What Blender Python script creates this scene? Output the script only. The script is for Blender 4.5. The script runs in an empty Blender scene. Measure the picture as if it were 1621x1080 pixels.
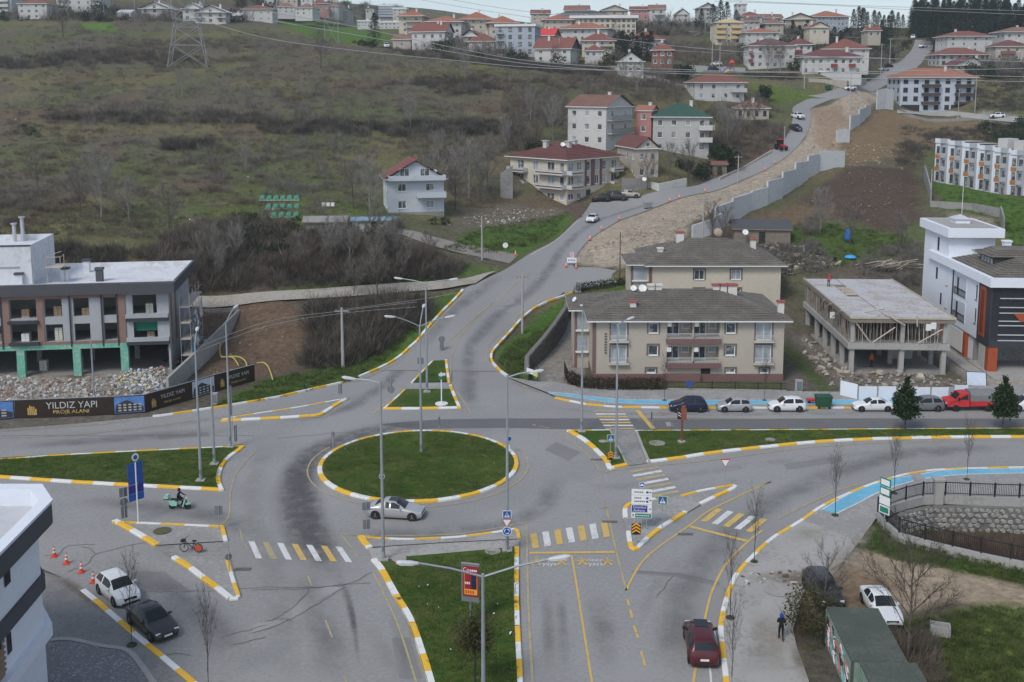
import bpy,bmesh,math,random
import numpy as np
from mathutils import Vector,Matrix
from mathutils.geometry import tessellate_polygon
R=math.radians
rnd=random.Random(7)
SC=bpy.context.scene
COL=SC.collection
# ------------------------------------------------------------------ camera
HC,F,YH,CX=35.4,1690.0,130.0,810.5
cam=bpy.data.cameras.new('camera');camo=bpy.data.objects.new('camera',cam);COL.objects.link(camo)
TILT=R(8.0);TC,TS,TT=math.cos(TILT),math.sin(TILT),math.tan(TILT)
cam.sensor_fit='HORIZONTAL';cam.sensor_width=36.0;cam.lens=36.0*F*TC/1621.0
cam.shift_y=-(540.0-YH-F*TS)/1621.0;cam.clip_end=6000.0;cam.clip_start=1.0
camo.location=(0,HC*TS,HC*TC);camo.rotation_euler=(R(90)-TILT,0,0);SC.camera=camo
# ------------------------------------------------------------------ world and sun (overcast)
world=bpy.data.worlds.new('World');SC.world=world;world.use_nodes=True
wt=world.node_tree;bgn=wt.nodes['Background']
SUN_EL,SUN_AZ=48.0,215.0
sky=wt.nodes.new('ShaderNodeTexSky');sky.sky_type='NISHITA';sky.sun_disc=False
sky.sun_elevation=R(SUN_EL);sky.sun_rotation=R(SUN_AZ);sky.air_density=1.0;sky.dust_density=1.2;sky.ozone_density=1.2
hsv=wt.nodes.new('ShaderNodeHueSaturation');hsv.inputs['Saturation'].default_value=0.5;hsv.inputs['Value'].default_value=1.0
wt.links.new(sky.outputs[0],hsv.inputs['Color']);tint=wt.nodes.new('ShaderNodeMix');tint.data_type='RGBA';tint.blend_type='MULTIPLY';tint.inputs['Factor'].default_value=1;tint.inputs['B'].default_value=(.90,.965,1.04,1)
wt.links.new(hsv.outputs[0],tint.inputs['A']);wt.links.new(tint.outputs['Result'],bgn.inputs['Color'])
bgn.inputs['Strength'].default_value=0.118
sl=bpy.data.lights.new('sun','SUN');sl.energy=1.5;sl.angle=R(18);sl.color=(1.0,0.94,0.86)
so=bpy.data.objects.new('sun',sl);COL.objects.link(so)
so.rotation_euler=(R(90-SUN_EL),0,R(-SUN_AZ+180))
SC.view_settings.view_transform='Standard';SC.view_settings.look='None'
SC.view_settings.exposure=0.40;SC.view_settings.gamma=1.0;SC.view_settings.use_curve_mapping=False
SC.cycles.max_bounces=5;SC.cycles.diffuse_bounces=2;SC.cycles.glossy_bounces=2;SC.cycles.transmission_bounces=2
SC.cycles.transparent_max_bounces=8;SC.cycles.use_adaptive_sampling=True;SC.cycles.adaptive_threshold=0.02
SC.cycles.use_denoising=True;SC.cycles.sample_clamp_indirect=4.0
# ------------------------------------------------------------------ small helpers
def lin(c):
 return tuple((v/12.92 if v<=0.04045 else((v+0.055)/1.055)**2.4)for v in c)
def hx(s):
 return lin(tuple(int(s[i:i+2],16)/255.0 for i in(0,2,4)))
MATS={}
def mat(name,col,rough=0.8,var=0.12,scale=0.6,fine=6.0,bump=0.0,metal=0.0,spec=0.3,col2=None,thr=None,emit=None):
 """principled material whose colour wanders with two scales of world noise; col2 shows where the noise passes thr"""
 if name in MATS:return MATS[name]
 m=bpy.data.materials.new(name);m.use_nodes=True;MATS[name]=m
 nt=m.node_tree;b=nt.nodes['Principled BSDF']
 b.inputs['Roughness'].default_value=rough;b.inputs['Metallic'].default_value=metal
 b.inputs['Specular IOR Level'].default_value=spec
 c=tuple(col)+(1.0,)
 if emit:b.inputs['Emission Color'].default_value=c;b.inputs['Emission Strength'].default_value=emit
 if var<=0 and col2 is None:
  b.inputs['Base Color'].default_value=c;return m
 geo=nt.nodes.new('ShaderNodeNewGeometry')
 n1=nt.nodes.new('ShaderNodeTexNoise');n1.inputs['Scale'].default_value=scale;n1.inputs['Detail'].default_value=4
 n2=nt.nodes.new('ShaderNodeTexNoise');n2.inputs['Scale'].default_value=fine;n2.inputs['Detail'].default_value=3
 for n in(n1,n2):nt.links.new(geo.outputs['Position'],n.inputs['Vector'])
 add=nt.nodes.new('ShaderNodeMath');add.operation='ADD'
 nt.links.new(n1.outputs['Fac'],add.inputs[0]);nt.links.new(n2.outputs['Fac'],add.inputs[1])
 mr=nt.nodes.new('ShaderNodeMapRange');mr.inputs['From Min'].default_value=0.55;mr.inputs['From Max'].default_value=1.45
 mr.inputs['To Min'].default_value=1-var;mr.inputs['To Max'].default_value=1+var
 nt.links.new(add.outputs[0],mr.inputs['Value'])
 mul=nt.nodes.new('ShaderNodeMix');mul.data_type='RGBA';mul.blend_type='MULTIPLY';mul.inputs['Factor'].default_value=1
 comb=nt.nodes.new('ShaderNodeCombineColor')
 for k in range(3):nt.links.new(mr.outputs[0],comb.inputs[k])
 if col2 is not None:
  mx=nt.nodes.new('ShaderNodeMix');mx.data_type='RGBA';mx.inputs['A'].default_value=c;mx.inputs['B'].default_value=tuple(col2)+(1.0,)
  m2=nt.nodes.new('ShaderNodeMapRange');t=thr if thr is not None else 1.0
  m2.inputs['From Min'].default_value=t-0.09;m2.inputs['From Max'].default_value=t+0.09
  nt.links.new(add.outputs[0],m2.inputs['Value']);nt.links.new(m2.outputs[0],mx.inputs['Factor'])
  nt.links.new(mx.outputs['Result'],mul.inputs['A'])
 else:mul.inputs['A'].default_value=c
 nt.links.new(comb.outputs[0],mul.inputs['B']);nt.links.new(mul.outputs['Result'],b.inputs['Base Color'])
 if bump:
  bp=nt.nodes.new('ShaderNodeBump');bp.inputs['Strength'].default_value=bump;bp.inputs['Distance'].default_value=0.1
  nt.links.new(n2.outputs['Fac'],bp.inputs['Height']);nt.links.new(bp.outputs[0],b.inputs['Normal'])
 return m
class MB:
 """collects shapes into one mesh"""
 def __init__(s):s.v=[];s.f=[];s.m=[]
 def add(s,vs,fs,mi=0):
  k=len(s.v);s.v+=[tuple(p)for p in vs];s.f+=[tuple(i+k for i in f)for f in fs];s.m+=[mi]*len(fs);return s
 def box(s,x0,x1,y0,y1,z0,z1,mi=0):
  return s.add([(x0,y0,z0),(x1,y0,z0),(x1,y1,z0),(x0,y1,z0),(x0,y0,z1),(x1,y0,z1),(x1,y1,z1),(x0,y1,z1)],[(0,3,2,1),(4,5,6,7),(0,1,5,4),(1,2,6,5),(2,3,7,6),(3,0,4,7)],mi)
 def quad(s,a,b,c,d,mi=0):return s.add([a,b,c,d],[(0,1,2,3)],mi)
 def prism(s,poly,z0,z1,mi=0,top=True,bottom=False):
  n=len(poly);a=sum(poly[i][0]*poly[(i+1)%n][1]-poly[(i+1)%n][0]*poly[i][1]for i in range(n))
  if a<0:poly=poly[::-1]
  vs=[(p[0],p[1],z0)for p in poly]+[(p[0],p[1],z1)for p in poly]
  fs=[(i,(i+1)%n,n+(i+1)%n,n+i)for i in range(n)]
  if top or bottom:
   t=tessellate_polygon([[Vector((p[0],p[1],0))for p in poly]])
   for tri in t:
    i,j,k=tri
    ar=(poly[j][0]-poly[i][0])*(poly[k][1]-poly[i][1])-(poly[k][0]-poly[i][0])*(poly[j][1]-poly[i][1])
    if ar<0:j,k=k,j
    if top:fs.append((n+i,n+j,n+k))
    if bottom:fs.append((i,k,j))
  return s.add(vs,fs,mi)
 def tube(s,pts,r,n=6,mi=0,r1=None,cap=True):
  pts=[Vector(p)for p in pts];L=len(pts);vs=[];fs=[]
  up=Vector((0,0,1))
  for i,p in enumerate(pts):
   d=(pts[min(i+1,L-1)]-pts[max(i-1,0)]).normalized()
   u=d.cross(up);u=Vector((1,0,0))if u.length<1e-3 else u.normalized()
   w=d.cross(u);rr=r if r1 is None else r+(r1-r)*i/max(L-1,1)
   for k in range(n):
    a=2*math.pi*k/n;vs.append(p+u*math.cos(a)*rr+w*math.sin(a)*rr)
  for i in range(L-1):
   for k in range(n):fs.append((i*n+k,i*n+(k+1)%n,(i+1)*n+(k+1)%n,(i+1)*n+k))
  if cap:fs.append(tuple(range(n))[::-1]);fs.append(tuple((L-1)*n+k for k in range(n)))
  return s.add(vs,fs,mi)
 def lathe(s,prof,n=12,mi=0,c=(0,0,0),axis='z'):
  vs=[];fs=[];L=len(prof)
  for r,z in prof:
   for k in range(n):
    a=2*math.pi*k/n;p=(r*math.cos(a),r*math.sin(a),z)
    if axis=='y':p=(p[0],p[2],p[1])
    vs.append((c[0]+p[0],c[1]+p[1],c[2]+p[2]))
  for i in range(L-1):
   for k in range(n):
    q=(i*n+k,i*n+(k+1)%n,(i+1)*n+(k+1)%n,(i+1)*n+k);fs.append(q if axis=='z' else q[::-1])
  e0,e1=tuple(range(n))[::-1],tuple((L-1)*n+k for k in range(n))
  fs+=[e0,e1]if axis=='z' else[e0[::-1],e1[::-1]]
  return s.add(vs,fs,mi)
 def mesh(s,name,mats,smooth=False):
  me=bpy.data.meshes.new(name);me.from_pydata(s.v,[],s.f)
  for m in(mats if isinstance(mats,(list,tuple))else[mats]):me.materials.append(m)
  if any(s.m):me.polygons.foreach_set('material_index',s.m)
  if smooth:me.polygons.foreach_set('use_smooth',[True]*len(s.f))
  me.update();return me
 def build(s,name,mats,parent=None,loc=(0,0,0),rz=0,smooth=False,kind=None):
  return link(name,s.mesh(name,mats,smooth),parent,loc,rz,kind)
def link(name,me,parent=None,loc=(0,0,0),rz=0,kind=None,scale=None):
 o=bpy.data.objects.new(name,me);COL.objects.link(o);o.parent=parent
 o.location=loc;o.rotation_euler=(0,0,rz)
 if scale:o.scale=scale
 if kind:o['kind']=kind
 return o
def tag(o,label,cat,group=None):
 o['label']=label;o['category']=cat
 if group:o['group']=group
 return o
def root(name,loc,rz,label,cat,group=None,scale=None):
 o=link(name,None,None,loc,rz,None,scale);o.empty_display_size=0.3
 return tag(o,label,cat,group)
def struct(name,loc=(0,0,0),label=None):
 o=link(name,None,None,loc);o['kind']='structure'
 if label:o['label']=label
 return o
def copy_tree(o,loc,rz,label=None,group=None,scale=None):
 c=o.copy();COL.objects.link(c);c.location=loc;c.rotation_euler=(0,0,rz)
 if label:c['label']=label
 if group:c['group']=group
 if scale:c.scale=scale
 for ch in o.children:
  d=ch.copy();COL.objects.link(d);d.parent=c
  for g in ch.children:
   e=g.copy();COL.objects.link(e);e.parent=d
 return c
def W(px,py,z=0.0):
 """point of the level z that the photo shows at a pixel"""
 q=py-YH;D=(F*(HC-z/TC)+q*z*TT)/q;return((px-CX)*(D-z*TT)/F,D)
def at(px,py,D):
 q=py-YH;z=(F*HC-q*D)/(F/TC-q*TT);return((px-CX)*(D-z*TT)/F,D,z)
def zat(py,D):return at(CX,py,D)[2]
def smooth(pts,n=5,closed=False):
 out=[];L=len(pts)
 for i in range(L if closed else L-1):
  g=(lambda k:pts[k%L])if closed else(lambda k:pts[min(max(k,0),L-1)])
  p0,p1,p2,p3=g(i-1),g(i),g(i+1),g(i+2)
  for k in range(n):
   t=k/n
   out.append(tuple(0.5*((2*p1[j])+(-p0[j]+p2[j])*t+(2*p0[j]-5*p1[j]+4*p2[j]-p3[j])*t*t+(-p0[j]+3*p1[j]-3*p2[j]+p3[j])*t**3)for j in range(len(p1))))
 if not closed:out.append(tuple(pts[-1]))
 return out
def resample(pts,step,closed=False):
 P=list(pts)+([pts[0]]if closed else[]);out=[P[0]];acc=0.0;need=step
 for a,b in zip(P,P[1:]):
  L=math.dist(a,b);pos=0.0
  while acc+(L-pos)>=need-1e-9 and L>1e-9:
   pos+=need-acc;acc=0.0;t=pos/L
   out.append(tuple(a[j]+(b[j]-a[j])*t for j in range(len(a))))
  acc+=L-pos
 if not closed and math.dist(out[-1],P[-1])>0.05:out.append(tuple(P[-1]))
 return out
def inside(x,y,poly):
 c=False;n=len(poly);j=n-1
 for i in range(n):
  if(poly[i][1]>y)!=(poly[j][1]>y)and x<(poly[j][0]-poly[i][0])*(y-poly[i][1])/(poly[j][1]-poly[i][1]+1e-12)+poly[i][0]:c=not c
  j=i
 return c
 # ------------------------------------------------------------------ terrain: heights spread between surveyed points (photo pixel + distance)
CP=[(300,485,150),(150,500,148),(600,455,158),(700,450,160),(780,440,164),(740,500,150),(790,470,160),(830,425,171),(900,385,186),(940,347,203),(1020,325,213),(1110,300,226),(1190,272,240),(1236,240,255),(1265,215,270),(1268,180,295),(1310,152,325),(1400,125,372),(1430,98,420),(1460,66,500),(650,340,188),(440,315,200),(100,340,185),(250,390,170),(0,400,170),(400,420,163),(550,425,163),(-150,330,190),(300,250,230),(600,200,250),(0,250,230),(800,250,232),(-200,200,270),(100,180,270),(450,150,285),(700,150,285),(850,180,265),(300,105,330),(100,100,335),(600,90,350),(800,98,335),(900,112,325),(0,60,380),(150,35,420),(400,35,440),(300,35,430),(-200,60,420),(560,62,420),(450,42,480),(690,78,375),(830,90,352),(900,99,345),(960,108,335),(1050,103,350),(1130,117,340),(1000,62,430),(900,62,440),(1080,52,450),(1150,70,420),(1230,108,345),(1300,120,332),(1140,165,305),(1190,188,290),(1100,242,252),(960,228,247),(900,235,243),(950,320,217),(830,322,215),(1040,268,230),(1480,178,345),(1578,187,325),(1450,232,270),(1350,205,283),(1345,266,229),(1250,316,205),(1180,352,191),(1100,382,180),(1000,392,181),(950,402,181),(1400,300,212),(1450,350,190),(1300,372,182),(1380,400,176),(1380,432,166),(1240,420,168),(1478,288,233),(1621,318,200),(1600,345,188),(1600,385,176),(1560,330,196),(1720,330,200),(1500,108,382),(1600,112,365),(1500,62,480),(1621,42,520),(1560,150,345),(1750,100,400),(1750,60,520),(0,0,520),(300,-15,600),(550,22,750),(620,14,850),(500,45,560),(620,48,620),(700,40,560),(850,40,520),(1000,38,500),(1200,38,480),(1350,52,470),(-300,-10,560),(700,47,720),(900,45,720),(1100,45,720),(1300,50,720),(1600,50,760),(500,10,1000),(650,12,1000),(900,45,1000),(1300,50,1000),(100,-40,900),(-200,-40,900)]
ZP=[(x,y,0.0)for x in(-75,-50,-25,-8)for y in(90,110,122,131)]+[(x,y,0.0)for x in(2,20,40,60,80)for y in(90,120,140,148)]+[(45,154,.8),(62,154,1.5),(85,150,1.5),(100,150,3),(-30,135,.3),(-20,138,1),(-85,140,1),(20,158,1.5),(30,162,2.5),(-45,140,0),(-44,147,.2),(-60,146,0),(-78,146,0),(-33,136,1.3),(-34,146,2.6),(-30,128,.2)]+[(x,60,0.0)for x in(-60,-20,20,60)]
pts=[at(*c)for c in CP]+ZP
P=np.array(pts);S0=100.0
def _k(r2):return 0.5*r2*np.log(r2+1e-9)
A=P[:,:2]/S0;n=len(A)
d2=((A[:,None,:]-A[None,:,:])**2).sum(-1)
K=np.zeros((n+3,n+3));K[:n,:n]=_k(d2)+np.eye(n)*0.0006;K[:n,n]=1;K[:n,n+1:]=A;K[n,:n]=1;K[n+1:,:n]=A.T
SOL=np.linalg.solve(K,np.concatenate([P[:,2],np.zeros(3)]))
GX0,GX1,GY0,GY1,GS=-560.0,560.0,30.0,1100.0,2.0
gx=np.arange(GX0,GX1+GS,GS);gy=np.arange(GY0,GY1+GS,GS)
TG=np.zeros((len(gy),len(gx)))
for j,yy in enumerate(gy):
 q=np.stack([gx/S0,np.full_like(gx,yy/S0)],1)
 r2=((q[:,None,:]-A[None,:,:])**2).sum(-1)
 TG[j]=_k(r2)@SOL[:n]+SOL[n]+q@SOL[n+1:]
def sst(a,b,x):t=np.clip((x-a)/(b-a),0,1);return t*t*(3-2*t)
YY,XX=np.meshgrid(gy,gx,indexing='ij')
TG=np.clip(TG,0,None)*sst(131,145,YY)
TG=np.minimum(TG,110.0)
DITCH=[W(*p)for p in((1404,822),(1440,806),(1480,797),(1560,798),(1700,800),(1900,800),(1900,925),(1700,905),(1621,893),(1500,872),(1428,850))]
def T(x,y):
 """ground height"""
 fx=np.clip((np.asarray(x,float)-GX0)/GS,0,len(gx)-1.001);fy=np.clip((np.asarray(y,float)-GY0)/GS,0,len(gy)-1.001)
 i=fx.astype(int);j=fy.astype(int);u=fx-i;v=fy-j
 return(TG[j,i]*(1-u)*(1-v)+TG[j,i+1]*u*(1-v)+TG[j+1,i]*(1-u)*v+TG[j+1,i+1]*u*v)
def Tz(x,y):return float(T(x,y))
def hit(px,py,lo=45.0,hi=1050.0):
 """where the sight line of a pixel meets the ground"""
 D=np.concatenate([np.arange(lo,400,0.25),np.arange(400,hi,1.0)])
 q=py-YH;z=(F*HC-q*D)/(F/TC-q*TT);x=(px-CX)*(D-z*TT)/F;b=z<=T(x,D)
 k=int(np.argmax(b))if b.any()else len(D)-1
 return(x[k],D[k],Tz(x[k],D[k]))
def hits(l):return[hit(*p)for p in l]
GRASS=hx('5a6140');DRY=hx('6f694b');SCRUB=hx('605a4e');EARTH=hx('6b5a4b');DARKEARTH=hx('4f443b');GRAVEL=hx('a49888');FRESH=hx('4f6a2f')
ZONES=[([(286,492),(400,476),(470,484),(505,505),(500,545),(450,590),(400,602),(330,606),(290,560)],EARTH,1,2.0),([(-40,560),(120,600),(262,575),(300,600),(262,648),(0,664),(-200,680),(-200,600)],hx('9a938a'),1,1.5),([(-40,650),(240,640),(330,648),(240,664),(0,684),(-200,690)],hx('6b6660'),.9,.6),([(330,640),(420,600),(500,585),(560,570),(640,510),(700,470),(728,458),(735,470),(690,510),(640,562),(560,604),(420,636),(340,652)],FRESH,.95,1.5),([(470,500),(560,478),(660,478),(690,490),(640,520),(560,580),(480,585),(490,540)],hx('4b463c'),.9,1.5),([(240,478),(440,462),(560,458),(700,450),(760,430),(640,400),(500,390),(380,380),(280,420),(200,440)],hx('4a4339'),.8,4.0),([(700,395),(760,360),(900,335),(912,352),(870,385),(812,408)],FRESH,.9,2.0),([(740,415),(800,425),(770,440),(640,452),(560,458),(480,466),(420,470),(420,462),(600,450)],FRESH,.7,1.5),([(720,330),(800,322),(900,330),(880,345),(720,368)],hx('726b5e'),.8,2.0),([(320,340),(420,300),(560,320),(620,350),(500,365),(330,350)],hx('55662f'),.7,5.0),([(903,415),(926,380),(956,360),(985,345),(1050,322),(1111,305),(1158,290),(1200,272),(1240,250),(1274,218),(1283,172),(1330,156),(1400,140),(1402,160),(1372,172),(1330,226),(1330,240),(1240,275),(1150,325),(1092,352),(1085,388),(985,425)],GRAVEL,1,1.2),([(1285,225),(1288,172),(1330,165),(1345,190),(1320,240)],hx('97806a'),.8,2.0),([(1330,228),(1372,178),(1440,178),(1560,192),(1610,200),(1560,225),(1470,232),(1452,262),(1400,250),(1340,262)],hx('7c6b52'),1,3.0),([(1335,265),(1450,262),(1460,345),(1420,372),(1330,345),(1200,352),(1260,318)],hx('574a40'),1,2.5),([(1180,352),(1260,320),(1330,330),(1300,352),(1200,368)],hx('74634d'),.8,2.5),([(1180,368),(1290,352),(1440,372),(1440,395),(1340,420),(1240,430),(1200,400)],hx('4f6430'),.9,2.0),([(1200,382),(1290,385),(1300,425),(1240,435),(1190,405)],hx('5f574d'),.9,1.5),([(1465,290),(1500,285),(1621,318),(1800,330),(1800,420),(1600,400),(1580,345),(1500,330)],FRESH,1,1.0),([(1500,335),(1575,345),(1585,375),(1500,360)],hx('8d8578'),.8,1.0),([(1430,178),(1560,176),(1621,186),(1621,194),(1540,190),(1440,186)],hx('8f8c86'),.9,1.0),([(1190,135),(1310,150),(1280,160),(1240,165),(1180,150)],hx('5a6b34'),.95,2.0),([(440,40),(560,48),(640,55),(600,72),(500,62)],hx('526f2c'),.95,6.0),([(430,32),(640,50),(560,40)],hx('526f2c'),.95,6.0),([(120,36),(180,38),(185,48),(125,46)],hx('587a2c'),.9,2.0),([(1240,480),(1330,600),(1330,625),(1240,620)],hx('66605a'),1,1.0),([(1245,535),(1330,625),(1300,625),(1240,560)],hx('4d5c30'),.8,.8),([(1270,520),(1345,585),(1500,600),(1560,605),(1500,615),(1330,610),(1262,540)],hx('7a7268'),1,1.0),([(1455,500),(1500,540),(1590,620),(1540,612),(1490,570)],hx('8a857e'),1,.8),([(1540,540),(1700,560),(1700,622),(1560,610)],hx('a39a8e'),1,.6),([(785,560),(800,540),(850,500),(905,466),(990,452),(985,470),(900,510),(830,565),(850,605),(800,590)],FRESH,1,.5),([(840,575),(905,500),(940,520),(920,610),(850,605)],hx('8f8a83'),1,.4),([(1270,930),(1350,870),(1450,885),(1560,915),(1700,950),(1700,985),(1500,955),(1430,975),(1360,960),(1290,975)],hx('a0907c'),1,1.0),([(1275,925),(1340,895),(1420,925),(1400,965),(1300,960)],hx('7f6a55'),.8,1.5),([(1355,860),(1388,822),(1430,855),(1500,872),(1640,902),(1640,925),(1500,900),(1420,885)],FRESH,.9,.8),([(1420,985),(1560,958),(1700,970),(1700,1150),(1480,1150),(1430,1050)],hx('66743a'),.95,2.0),([(1400,1000),(1470,1010),(1500,1080),(1450,1120),(1400,1060)],hx('6f5d50'),.8,2.0),([(1285,1000),(1420,990),(1440,1150),(1270,1150)],hx('5c584f'),.9,1.0),([(60,905),(125,935),(150,955),(300,1085),(340,1150),(60,1150)],hx('7f7b76'),1,.6),]
ZONES.append(([(1404,824),(1440,808),(1480,799),(1700,802),(1700,903),(1621,892),(1500,871),(1428,849)],hx('3f352d'),1,.8))
ZW=[]
for pl,c,w,fe in ZONES:
 wp=[hit(px,py)[:2]for px,py in pl];a=np.array(wp)
 ZW.append((a,c,w,fe))
def zone_mask(a,fe,x,y):
 """1 inside the outline, falling to 0 over the feather"""
 n=len(a);ins=np.zeros(x.shape,bool);dist=np.full(x.shape,1e9)
 for i in range(n):
  p,q=a[i],a[(i+1)%n]
  c=((p[1]>y)!=(q[1]>y))&(x<(q[0]-p[0])*(y-p[1])/(q[1]-p[1]+1e-12)+p[0]);ins^=c
  e=q-p;L=(e**2).sum()+1e-9;t=np.clip(((x-p[0])*e[0]+(y-p[1])*e[1])/L,0,1)
  dist=np.minimum(dist,np.hypot(x-p[0]-t*e[0],y-p[1]-t*e[1]))
 return np.where(ins,0.5+0.5*np.clip(dist/fe,0,1),0.5-0.5*np.clip(dist/fe,0,1))
def vnoise(x,y,s,seed=0):
 r=np.random.RandomState(seed);g=r.rand(257,257);g[256]=g[0];g[:,256]=g[:,0]
 fx=(x/s)%256;fy=(y/s)%256;i=fx.astype(int);j=fy.astype(int);u=fx-i;v=fy-j
 u=u*u*(3-2*u);v=v*v*(3-2*v)
 return g[j,i]*(1-u)*(1-v)+g[j,i+1]*u*(1-v)+g[j+1,i]*(1-u)*v+g[j+1,i+1]*u*v
def fnoise(x,y,s,seed=0):
 return(vnoise(x,y,s,seed)+.5*vnoise(x,y,s/2.1,seed+1)+.25*vnoise(x,y,s/4.3,seed+2))/1.75
NR,NC=520,330
tt=np.linspace(0,1,NR);rows=45+1000*(0.19*tt+0.81*tt**2.6)
uu=np.linspace(-1,1,NC)
YR=np.repeat(rows[:,None],NC,1);XR=uu[None,:]*(0.53*YR+22)
ZR=T(XR,YR)
far=sst(150,180,YR)
keep=np.ones_like(ZR)
ROADPX=[((598,587),(790,589)),((622,572),(776,575)),((645,553),(777,560)),((668,530),(789,545)),((690,503),(820,511)),((706,487),(850,487)),((731,460),(890,466)),((775,440),(904,440)),((800,427),(909,418)),((843,400),(914,403)),((886,376),(932,381)),((918,346),(960,362)),((952,332),(988,347)),((1007,314),(1050,324)),((1085,297),(1111,307)),((1132,283),(1158,293)),((1184,260),(1200,275)),((1220,240),(1240,252)),((1247,213),(1272,220)),((1255,187),(1284,190)),((1256,170),(1284,172)),((1278,158),(1310,160)),((1317,145),(1350,147)),((1366,132),(1397,138)),((1395,118),(1425,128)),((1408,104),(1448,112)),((1430,94),(1462,95)),((1444,78),(1475,80)),((1449,63),(1478,66))]
RL=smooth([hit(*a)for a,b in ROADPX],8);RR=smooth([hit(*b)for a,b in ROADPX],8)
mid=np.array([((a[0]+b[0])/2,(a[1]+b[1])/2,math.hypot(a[0]-b[0],a[1]-b[1])/2)for a,b in zip(RL,RR)])
for m_ in mid[::3]:
 keep*=np.clip((np.hypot(XR-m_[0],YR-m_[1])-m_[2]-1.0)/4.0,0,1)
bumps=(fnoise(XR,YR,9,3)-.5)*1.2+(fnoise(XR,YR,3.1,9)-.5)*.5
rm_=zone_mask(ZW[1][0],3.0,XR,YR);ZR=ZR+rm_*(fnoise(XR,YR,3.5,23)-.3)*.55
ZR=ZR+bumps*keep*sst(140,165,YR)*np.where(YR>450,.5,1)
small=(fnoise(XR,YR,1.7,19)-.5)*.10
ZR=ZR-0.06-np.clip(small,0,None)*.3
dm=zone_mask(np.array(DITCH),0.9,XR,YR);ZR-=dm*3.3
colr=np.empty(ZR.shape+(3,))
n1=fnoise(XR,YR,38,31);n2=fnoise(XR,YR,11,37);n3=fnoise(XR,YR*1.0,4.2,41)
g=np.clip((n1*.5+n2*.35+n3*.35-.50)*5.0,0,1)[...,None];r_=np.clip((fnoise(XR,YR,21,51)-.56)*6,0,1)[...,None];d_=np.clip((fnoise(XR,YR,15,61)-.5)*5,0,1)[...,None]
colr[:]=np.array(SCRUB);colr=colr*(1-g)+np.array(GRASS)*g;colr=colr*(1-.75*d_)+np.array(DRY)*.75*d_
colr=colr*(1-.55*r_)+np.array(hx('63504a'))*.55*r_
for a,c,w,fe in ZW:
 mk=(zone_mask(a,fe,XR,YR)+(n3-.5)*.5);mk=np.clip((mk-.3)*2.2,0,1)[...,None]*w
 colr=colr*(1-mk)+np.array(c)*mk
colr*=(0.84+.32*fnoise(XR,YR,1.3,71))[...,None]
me=bpy.data.meshes.new('ground')
vv=np.stack([XR,YR,ZR],-1).reshape(-1,3)
idx=np.arange(NR*NC).reshape(NR,NC)
ff=np.stack([idx[:-1,:-1],idx[:-1,1:],idx[1:,1:],idx[1:,:-1]],-1).reshape(-1,4)
me.from_pydata(vv.tolist(),[],ff.tolist());me.polygons.foreach_set('use_smooth',[True]*len(ff))
ca=me.color_attributes.new('cover','FLOAT_COLOR','POINT')
ca.data.foreach_set('color',np.concatenate([colr.reshape(-1,3),np.ones((NR*NC,1))],1).astype(np.float32).ravel())
gm=bpy.data.materials.new('ground cover');gm.use_nodes=True;nt=gm.node_tree;b=nt.nodes['Principled BSDF']
b.inputs['Roughness'].default_value=.95;b.inputs['Specular IOR Level'].default_value=.1
at_=nt.nodes.new('ShaderNodeAttribute');at_.attribute_name='cover'
geo=nt.nodes.new('ShaderNodeNewGeometry')
nz=nt.nodes.new('ShaderNodeTexNoise');nz.inputs['Scale'].default_value=1.4;nz.inputs['Detail'].default_value=8;nz.inputs['Roughness'].default_value=.72
nt.links.new(geo.outputs['Position'],nz.inputs['Vector'])
mr=nt.nodes.new('ShaderNodeMapRange');mr.inputs['From Min'].default_value=.3;mr.inputs['From Max'].default_value=.7;mr.inputs['To Min'].default_value=.55;mr.inputs['To Max'].default_value=1.4
nt.links.new(nz.outputs['Fac'],mr.inputs['Value'])
cc=nt.nodes.new('ShaderNodeCombineColor')
for k in range(3):nt.links.new(mr.outputs[0],cc.inputs[k])
mx=nt.nodes.new('ShaderNodeMix');mx.data_type='RGBA';mx.blend_type='MULTIPLY';mx.inputs['Factor'].default_value=1
nt.links.new(at_.outputs['Color'],mx.inputs['A']);nt.links.new(cc.outputs[0],mx.inputs['B']);nt.links.new(mx.outputs['Result'],b.inputs['Base Color'])
bp=nt.nodes.new('ShaderNodeBump');bp.inputs['Strength'].default_value=.8;bp.inputs['Distance'].default_value=.35
nt.links.new(nz.outputs['Fac'],bp.inputs['Height']);nt.links.new(bp.outputs[0],b.inputs['Normal'])
me.materials.append(gm)
ground=link('ground',me,kind='structure')
# ------------------------------------------------------------------ materials of the streets
M_ASPH=mat('worn asphalt',(.262,.259,.256),.85,.07,.09,3.5,.05,spec=.25,col2=(.288,.285,.28),thr=1.02)
M_ASPH2=mat('hill road asphalt',(.268,.267,.267),.85,.07,.08,2.5,.05,spec=.25)
M_DARK=mat('fresh dark asphalt',(.14,.14,.145),.8,.12,.3,3,.2)
M_PAVE=mat('grey pavement',(.28,.275,.27),.85,.12,.3,3,.15,col2=(.32,.315,.305),thr=1.05)
M_CONC=mat('pale concrete',(.37,.36,.34),.85,.14,.3,3,.15,col2=(.28,.27,.255),thr=1.08)
M_CONCD=mat('weathered concrete',(.29,.285,.275),.88,.2,.4,3,.2,col2=(.2,.195,.185),thr=1.06)
M_KW=mat('white kerb paint',(.74,.74,.72),.6,.1,1.3,9,.1,col2=(.5,.49,.46),thr=1.22)
M_KY=mat('yellow kerb paint',(.78,.46,.04),.6,.1,1.3,9,.1,col2=(.5,.36,.14),thr=1.22)
M_PW=mat('white road paint',(.66,.66,.65),.7,.12,1.5,10,0,col2=(.38,.38,.37),thr=1.12)
M_PY=mat('yellow road paint',(.62,.42,.12),.7,.12,1.5,10,0,col2=(.40,.31,.16),thr=1.1)
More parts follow.
